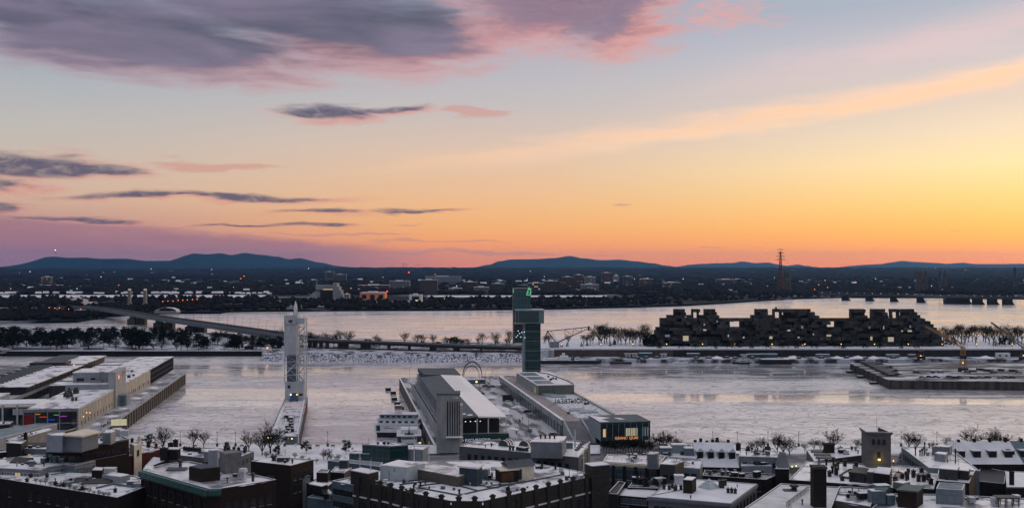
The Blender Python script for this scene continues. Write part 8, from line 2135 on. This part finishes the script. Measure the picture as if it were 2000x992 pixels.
for k, (ax_, ay_, lab) in enumerate(((1930, 906, 'row house with a steep snow slope and four dark dormers'), (1985, 905, 'row house with a slate-blue mansard at the right edge of the photo'))):
    x, y = at(ax_, ay_, 16); w = 26 if k == 0 else 18; cx0 = x - w / 2 + (0 if k == 0 else 4)
    t = thing('mansard_house', lab, 'house', (cx0, y, GZ))
    MB().box(0, w, 0, 15, 0, 7).obj('wall', BRICKDARK, t)
    mb = MB(); mb.add([(-.2, -.2, 7.02), (w + .2, -.2, 7.02), (w + .2, 15.2, 7.02), (-.2, 15.2, 7.02), (1.2, 7.5, 14.2), (w - 1.2, 7.5, 14.2)], [(0, 1, 5, 4), (2, 3, 4, 5), (1, 2, 5), (3, 0, 4)])
    rf = mb.obj('roof', SNOW if k == 0 else BLUEMET, t)
    for j in range(4 if k == 0 else 3):
        x_ = 4 + j * w / (4.4 if k == 0 else 3.4)
        mb = MB().box(-1.4, 1.4, -.4, 3, 0, 2.4, 0).box(-1.6, 1.6, -.6, 3, 2.403, 2.7, 1); mb.obj('dormer', [BLACK, SNOW], rf, (x_, 2.4, 9.0))
        MB().box(-.5, .5, -.4, .4, -1, .6 + .3 * j).obj('chimney', BRICKDARK, rf, (x_ + 1.4, 7.5, 14.2))
b = Bld('snow_slope_house', 'house with a wide snow slope and one dark chimney at the lower right edge', [(1966, 952.5), (2060, 953), (2060, 925), (1963, 921)], 17, BRICKDARK, SNOW, parapet=.3, par=PALEPLASTER); b.unit('chimney', 1976, 947, 1.2, 1.0, 4.2, BRICKDARK)
b = Bld('gap_shade_block', 'black filler block standing in for the shade of the gap at the right', [(1905, 940), (1962, 946), (1966, 922), (1915, 912)], 14, BLACK, BLACK, parapet=.3)  # filler added to darken the gap; its black stands in for shade
b = Bld('long_low_block', 'long snow roof at the bottom right edge with plant huts and steel frame', [(1690, 1004), (2060, 1004), (2060, 978), (1960, 974), (1850, 968), (1740, 966)], 18.5, BRICKDARK, ROOFSNOW, parapet=.5, par=BLUEMET)
o = b.block('green_roofed_hut', [(1753, 957.5), (1790, 961), (1803, 951), (1770, 948)], 23.5, BRICKBROWN, pmat('green_roof', (.06, .10, .09), .6, .3), over=.4, snow=.4)
b.block('dark_hut', [(1711, 955.5), (1730, 957), (1734, 951), (1716, 950)], 23, BLACK, pmat('green_roof', (.06, .10, .09)), over=.3)
for px, py, w, d_, h in ((1712, 985, 4.2, 3, 4.2), (1722, 978, 4.2, 3, 4.8), (1738, 986, 2.4, 2, 3.0), (1736, 974, 1.6, 2.2, 3.6)): b.unit('air_unit', px, py, w, d_, h, BLUEMET if w > 2 else DARKMET, .1)
for px, py in ((1757, 982), (1771, 984), (1897, 983), (1942, 984), (1985, 979)): b.unit('air_unit', px, py, 1.8, 1.6, 1.8, PALEMET if px > 1850 else DARKMET)
x, y = b.loc(1970, 990); mb = MB()
for i in range(4):
    for j in range(2): mb.box(i * 2 - .12, i * 2 + .12, j * 3 - .12, j * 3 + .12, 0, 2.4)
mb.box(-.3, 6.3, -.3, 3.3, 2.403, 2.7); mb.obj('steel_frame', BLACK, b.t, (x - 3, y, b.z - b.base + .2))
b.unit('vent', 1941, 988, 1.6, 1.6, 2.6, PALEMET)

# small things every snowy roof carries: stubs, vents, a lying pipe and a drift along one kerb
for bi, b in enumerate(BLDS):
    if not b.snowy: continue
    q_ = random.Random(900 + bi)
    if abs(sum(b.out[i - 1][0] * b.out[i][1] - b.out[i][0] * b.out[i - 1][1] for i in range(len(b.out)))) < 120: continue
    z0 = b.z - b.base + .17
    def inside(m_):
        ww = [q_.random() ** .7 for _ in b.out]; t_ = sum(ww); return Vector((sum(w_ * p[0] for w_, p in zip(ww, b.out)) / t_ * m_, sum(w_ * p[1] for w_, p in zip(ww, b.out)) / t_ * m_))
    for k in range(5):
        p = inside(1.3); w = q_.uniform(.35, .75); h_ = q_.uniform(.5, 1.4); mb = MB()
        if k % 2: mb.bar((0, 0, 0), (0, 0, h_), w * .3, n=6); mb.bar((0, 0, h_), (0, 0, h_ + .25), w * .5, w * .4, 6)
        else: mb.box(-w, w, -w * .7, w * .7, 0, h_ * .8); mb.box(-w * .9, w * .9, -w * .6, w * .6, h_ * .8 + .003, h_ * .8 + .1, 1)
        mb.obj('vent', [q_.choice([DARKMET, BLACK, GREYMET, BRICKDARK]), SNOW], b.t, (p.x, p.y, z0), q_.uniform(0, 1.5))
    p, p2 = inside(1.2), inside(1.2); MB().bar((p.x, p.y, z0 + .12), (p2.x, p2.y, z0 + .12), .13, n=4).obj('roof_pipe', DARKROOF, b.t)
    inn = inset(b.out, 1.1); i = q_.randrange(len(inn)); a_, c_ = Vector(inn[i - 1]), Vector(inn[i]); L = (c_ - a_).length
    if L > 6:
        mb = MB(); prev = None; dv = (c_ - a_).normalized(); nv = Vector((-dv.y, dv.x)); n_ = int(L / 1.5)
        for j in range(n_ + 1):
            pp = a_.lerp(c_, j / n_); u_ = math.sin(math.pi * j / n_) ** .5; h_ = .42 * u_ * q_.uniform(.6, 1.2); w_ = (.5 + .9 * u_) * q_.uniform(.7, 1.2)
            cur = [(*(pp - nv * w_), z0 - .05), (*(pp - nv * w_ * .3), z0 + h_ * .8), (*(pp + nv * w_ * .25), z0 + h_), (*(pp + nv * w_), z0 - .05)]
            if prev: mb.add(prev + cur, [(k, k + 1, k + 5, k + 4) for k in range(3)])
            prev = cur
        o = mb.obj('snow_drift', SNOW, b.t)
        for p_ in o.data.polygons: p_.use_smooth = True
# ------------------------------------------------------------------ waterfront: railing, lamps, trees, park
t = thing('quay_railing', 'long dark railing along the waterfront promenade on the left', 'railing', (-180, 440.6, 8.4)); rail_line('rail', [(0, 0, 0), (75, 0, 0)], 1.1, t, DARKMET, 2.5, .05)
t = thing('quay_railing', 'long dark railing along the waterfront promenade between jetty and ships', 'railing', (-96, 440.6, 8.4)); rail_line('rail', [(0, 0, 0), (46, 0, 0)], 1.1, t, DARKMET, 2.5, .05)
t = thing('quay_railing', 'long dark railing along the waterfront on the right', 'railing', (66, 440.6, 8.4)); rail_line('rail', [(0, 0, 0), (190, 0, 0)], 1.1, t, DARKMET, 2.5, .05)
pl_ = MB().prism([(.55 * math.cos(k), .55 * math.sin(k)) for k in (0, 1.047, 2.094, 3.14, 4.19, 5.24)], 0, 1.3).bar((0, 0, 1.3), (0, 0, 6.2), .11, .07, 6).bar((0, 0, 6.2), (0, 0, 6.8), .3, .1, 6).mesh('promenade_lamp', DARKMET)
for k, px in enumerate((352, 424, 460, 556, 640, 1320, 1392, 1440, 1500, 1560, 1760, 1830)):
    x, y = ptf(px, 438); tag(link('promenade_lamp', pl_, None, (x, y, 8.4)), f'slim dark promenade lamp with a stout base by the water, {nth(k)} from the left', 'street lamp', 'promenade lamps')
bench = MB().box(-.9, .9, -.25, .25, .42, .5).box(-.9, .9, .2, .28, .55, .95).box(-.8, -.7, -.2, .2, 0, .417).box(.7, .8, -.2, .2, 0, .417).mesh('park_bench', DARKMET)
for k, px in enumerate((335, 380, 445, 472, 620, 650, 1345, 1410, 1470)): tag(link('park_bench', bench, None, (*ptf(px, 436), 8.4)), f'dark bench on the snowy promenade, {nth(k)} from the left', 'bench', 'promenade benches')
def wtree(px, pyb, pyt, kind, lab, z=8.6, grp='bare trees along the waterfront', h0=12.0):
    x, y = at(px, pyb, z); y = min(y, 437); x = (px - 1000) / F * y
    h = (pyb - pyt) * y / F
    tree(kind, x, y, z, h * (1.12 if kind in (BARE, TALL) else 1.0), 'bare_tree' if kind in (BARE, TALL) else 'evergreen_tree', lab, grp, h0)
W = [(318, 879, 839), (378, 873, 843), (398, 873, 846), (486, 880, 846), (512, 890, 853), (528, 884, 835), (545, 880, 846), (640, 900, 878), (1288, 880, 847), (1300, 880, 849), (1312, 880, 853), (1326, 882, 860), (1396, 882, 860), (1410, 882, 862), (1472, 884, 862), (1488, 884, 858), (1518, 886, 852), (1530, 888, 855), (1542, 890, 862), (1590, 880, 860), (1603, 880, 862), (1627, 880, 843), (1676, 880, 860), (1775, 880, 848), (1790, 880, 850), (1852, 880, 856), (1876, 880, 862), (1898, 882, 842), (1940, 880, 842), (1955, 880, 847), (1275, 880, 856), (1572, 882, 866), (1822, 880, 864), (1690, 882, 866)]
for k, (px, b_, t_) in enumerate(sorted(W)): wtree(px, b_, t_, BARE, f'leafless tree on the near waterfront, {nth(k)} from the left')
for k, (px, b_, t_, kd, h0) in enumerate(((287, 868, 845, ROUND, 5), (598, 884, 861, UMB, 8), (676, 885, 859, UMB, 8), (540, 892, 871, PINE, 10), (1991, 882, 850, CONE, 12), (1763, 906, 868, CONE, 12), (1856, 876, 858, CONE, 12), (1926, 876, 860, CONE, 12))):
    wtree(px, b_, t_, kd, f'dark evergreen near the waterfront, {nth(k)} listed from the left park to the right edge' if False else ['dark rounded evergreen beside the beige house end', 'spreading dark pine right of the jetty gate', 'spreading dark pine left of the glass pavilion', 'dark bushy pine below the jetty huts', 'dark fir at the right edge by the ice', 'tall narrow dark fir beside the windowed wing', 'dark fir behind the windowed wing roof house', 'small dark fir behind the snow mansard'][k], grp=None, h0=h0)
for k in range(18):
    px = 1180 + k * 5.4; x, y = at(px, 884 + (k % 3), 9); tree(BARE, x, y + 2, 8.9, q.uniform(4, 6.5), 'bare_shrub', 'dark leafless shrub in the thicket under the glazed front hall', 'thicket under the front hall')
for k in range(12):
    px = 520 + k * 14; x, y = at(px, 896 + (k % 4) * 3, 9); tree(BARE, x, y, 8.9, q.uniform(2, 3.4), 'bare_shrub', 'small leafless shrub in the snowy park behind the promenade', 'shrubs in the waterfront park')
sheet('park', [(-118, 360), (-50, 372), (-58, 417.9), (-128, 417.9)], 9.03, SNOW)
sheet('embankment', [(36, 398), (72, 398), (70, 440), (40, 440)], 9.04, pmat('dark_soil', (.035, .032, .03), .95, .05, c2=(.14, .14, .15), scale=.3, thr=(.5, .66)))
sheet('courtyard', [(28, 330), (36, 330), (44, 396), (34, 396)], 9.03, pmat('trodden_snow', (.6, .6, .64), .8, .2, c2=(.05, .05, .055), scale=.45, thr=(.46, .54)))
nglow = MB().bar((0, 0, 0), (0, 0, 3.9), .08, n=4).prism([(.2 * math.cos(k * 1.047), .2 * math.sin(k * 1.047)) for k in range(6)], 3.9, 4.3, 1).mesh('street_lamp', [DARKMET, WARMLAMP])
for k, (px, py) in enumerate(((1547, 916), (1555, 915), (664, 910), (1745, 905))):
    x, y = at(px, py, 12); tag(link('street_lamp', MB().bar((0, 0, 0), (0, 0, 3.0), .1, n=4).mesh('pole', DARKMET) if False else nglow, None, (x, y, 9)), ['left of two warm street lamps beside the tall dark house', 'right of two warm street lamps beside the tall dark house', 'lone warm street lamp in the snowy park left of the teal canopy', 'warm street lamp at the right foot of the stone tower'][k], 'street lamp')
# chimney steam drifting in front of the hall
def steam(px, py, z, r_, lab, seed):
    x, y = at(px, py, z); qq = random.Random(seed)
    bm_ = MB(); n, m = 14, 9
    for j in range(m + 1):
        for i in range(n):
            a_ = math.pi * j / m; c_ = 6.283 * i / n
            v = Vector((math.sin(a_) * math.cos(c_), math.sin(a_) * math.sin(c_), math.cos(a_)))
            bm_.v.append(tuple(v * r_ * (1 + .5 * noise.noise(v * 1.7 + Vector((seed, 0, 0)))) * 1.0))
    for j in range(m):
        for i in range(n): bm_.f.append((j * n + i, j * n + (i + 1) % n, (j + 1) * n + (i + 1) % n, (j + 1) * n + i)); bm_.m.append(0)
    if 'steam' not in MATS:
        mt = bpy.data.materials.new('steam'); mt.use_nodes = True; mt.node_tree.nodes.clear(); tt = NT(mt.node_tree)
        vp_ = tt.new('ShaderNodeVolumePrincipled'); vp_.inputs['Color'].default_value = (.85, .80, .80, 1)
        tc_ = tt.new('ShaderNodeTexCoord'); nn = tt.noise(tc_.outputs['Object'], .5, 4, .6); ln = tt.new('ShaderNodeVectorMath', operation='LENGTH'); mt.node_tree.links.new(tc_.outputs['Object'], ln.inputs[0])
        fall = tt.ramp01(ln.outputs['Value'], .8, 3.2, 1, 0)
        tt.put(vp_.inputs['Density'], tt.math('MULTIPLY', tt.math('MULTIPLY', tt.ramp01(nn, .42, .75), fall), 1.3))
        oo_ = tt.new('ShaderNodeOutputMaterial'); mt.node_tree.links.new(vp_.outputs[0], oo_.inputs['Volume']); MATS['steam'] = mt
    o = bm_.obj('steam', MATS['steam'], None, (x, y, z)); o['label'] = lab
    return struct(o, 'stuff')
steam(140, 818, 23, 3.3, 'pale steam puff rising in front of the hall glass front', 2)
steam(152, 822, 22, 2.4, 'smaller pale steam puff right of the first', 5)
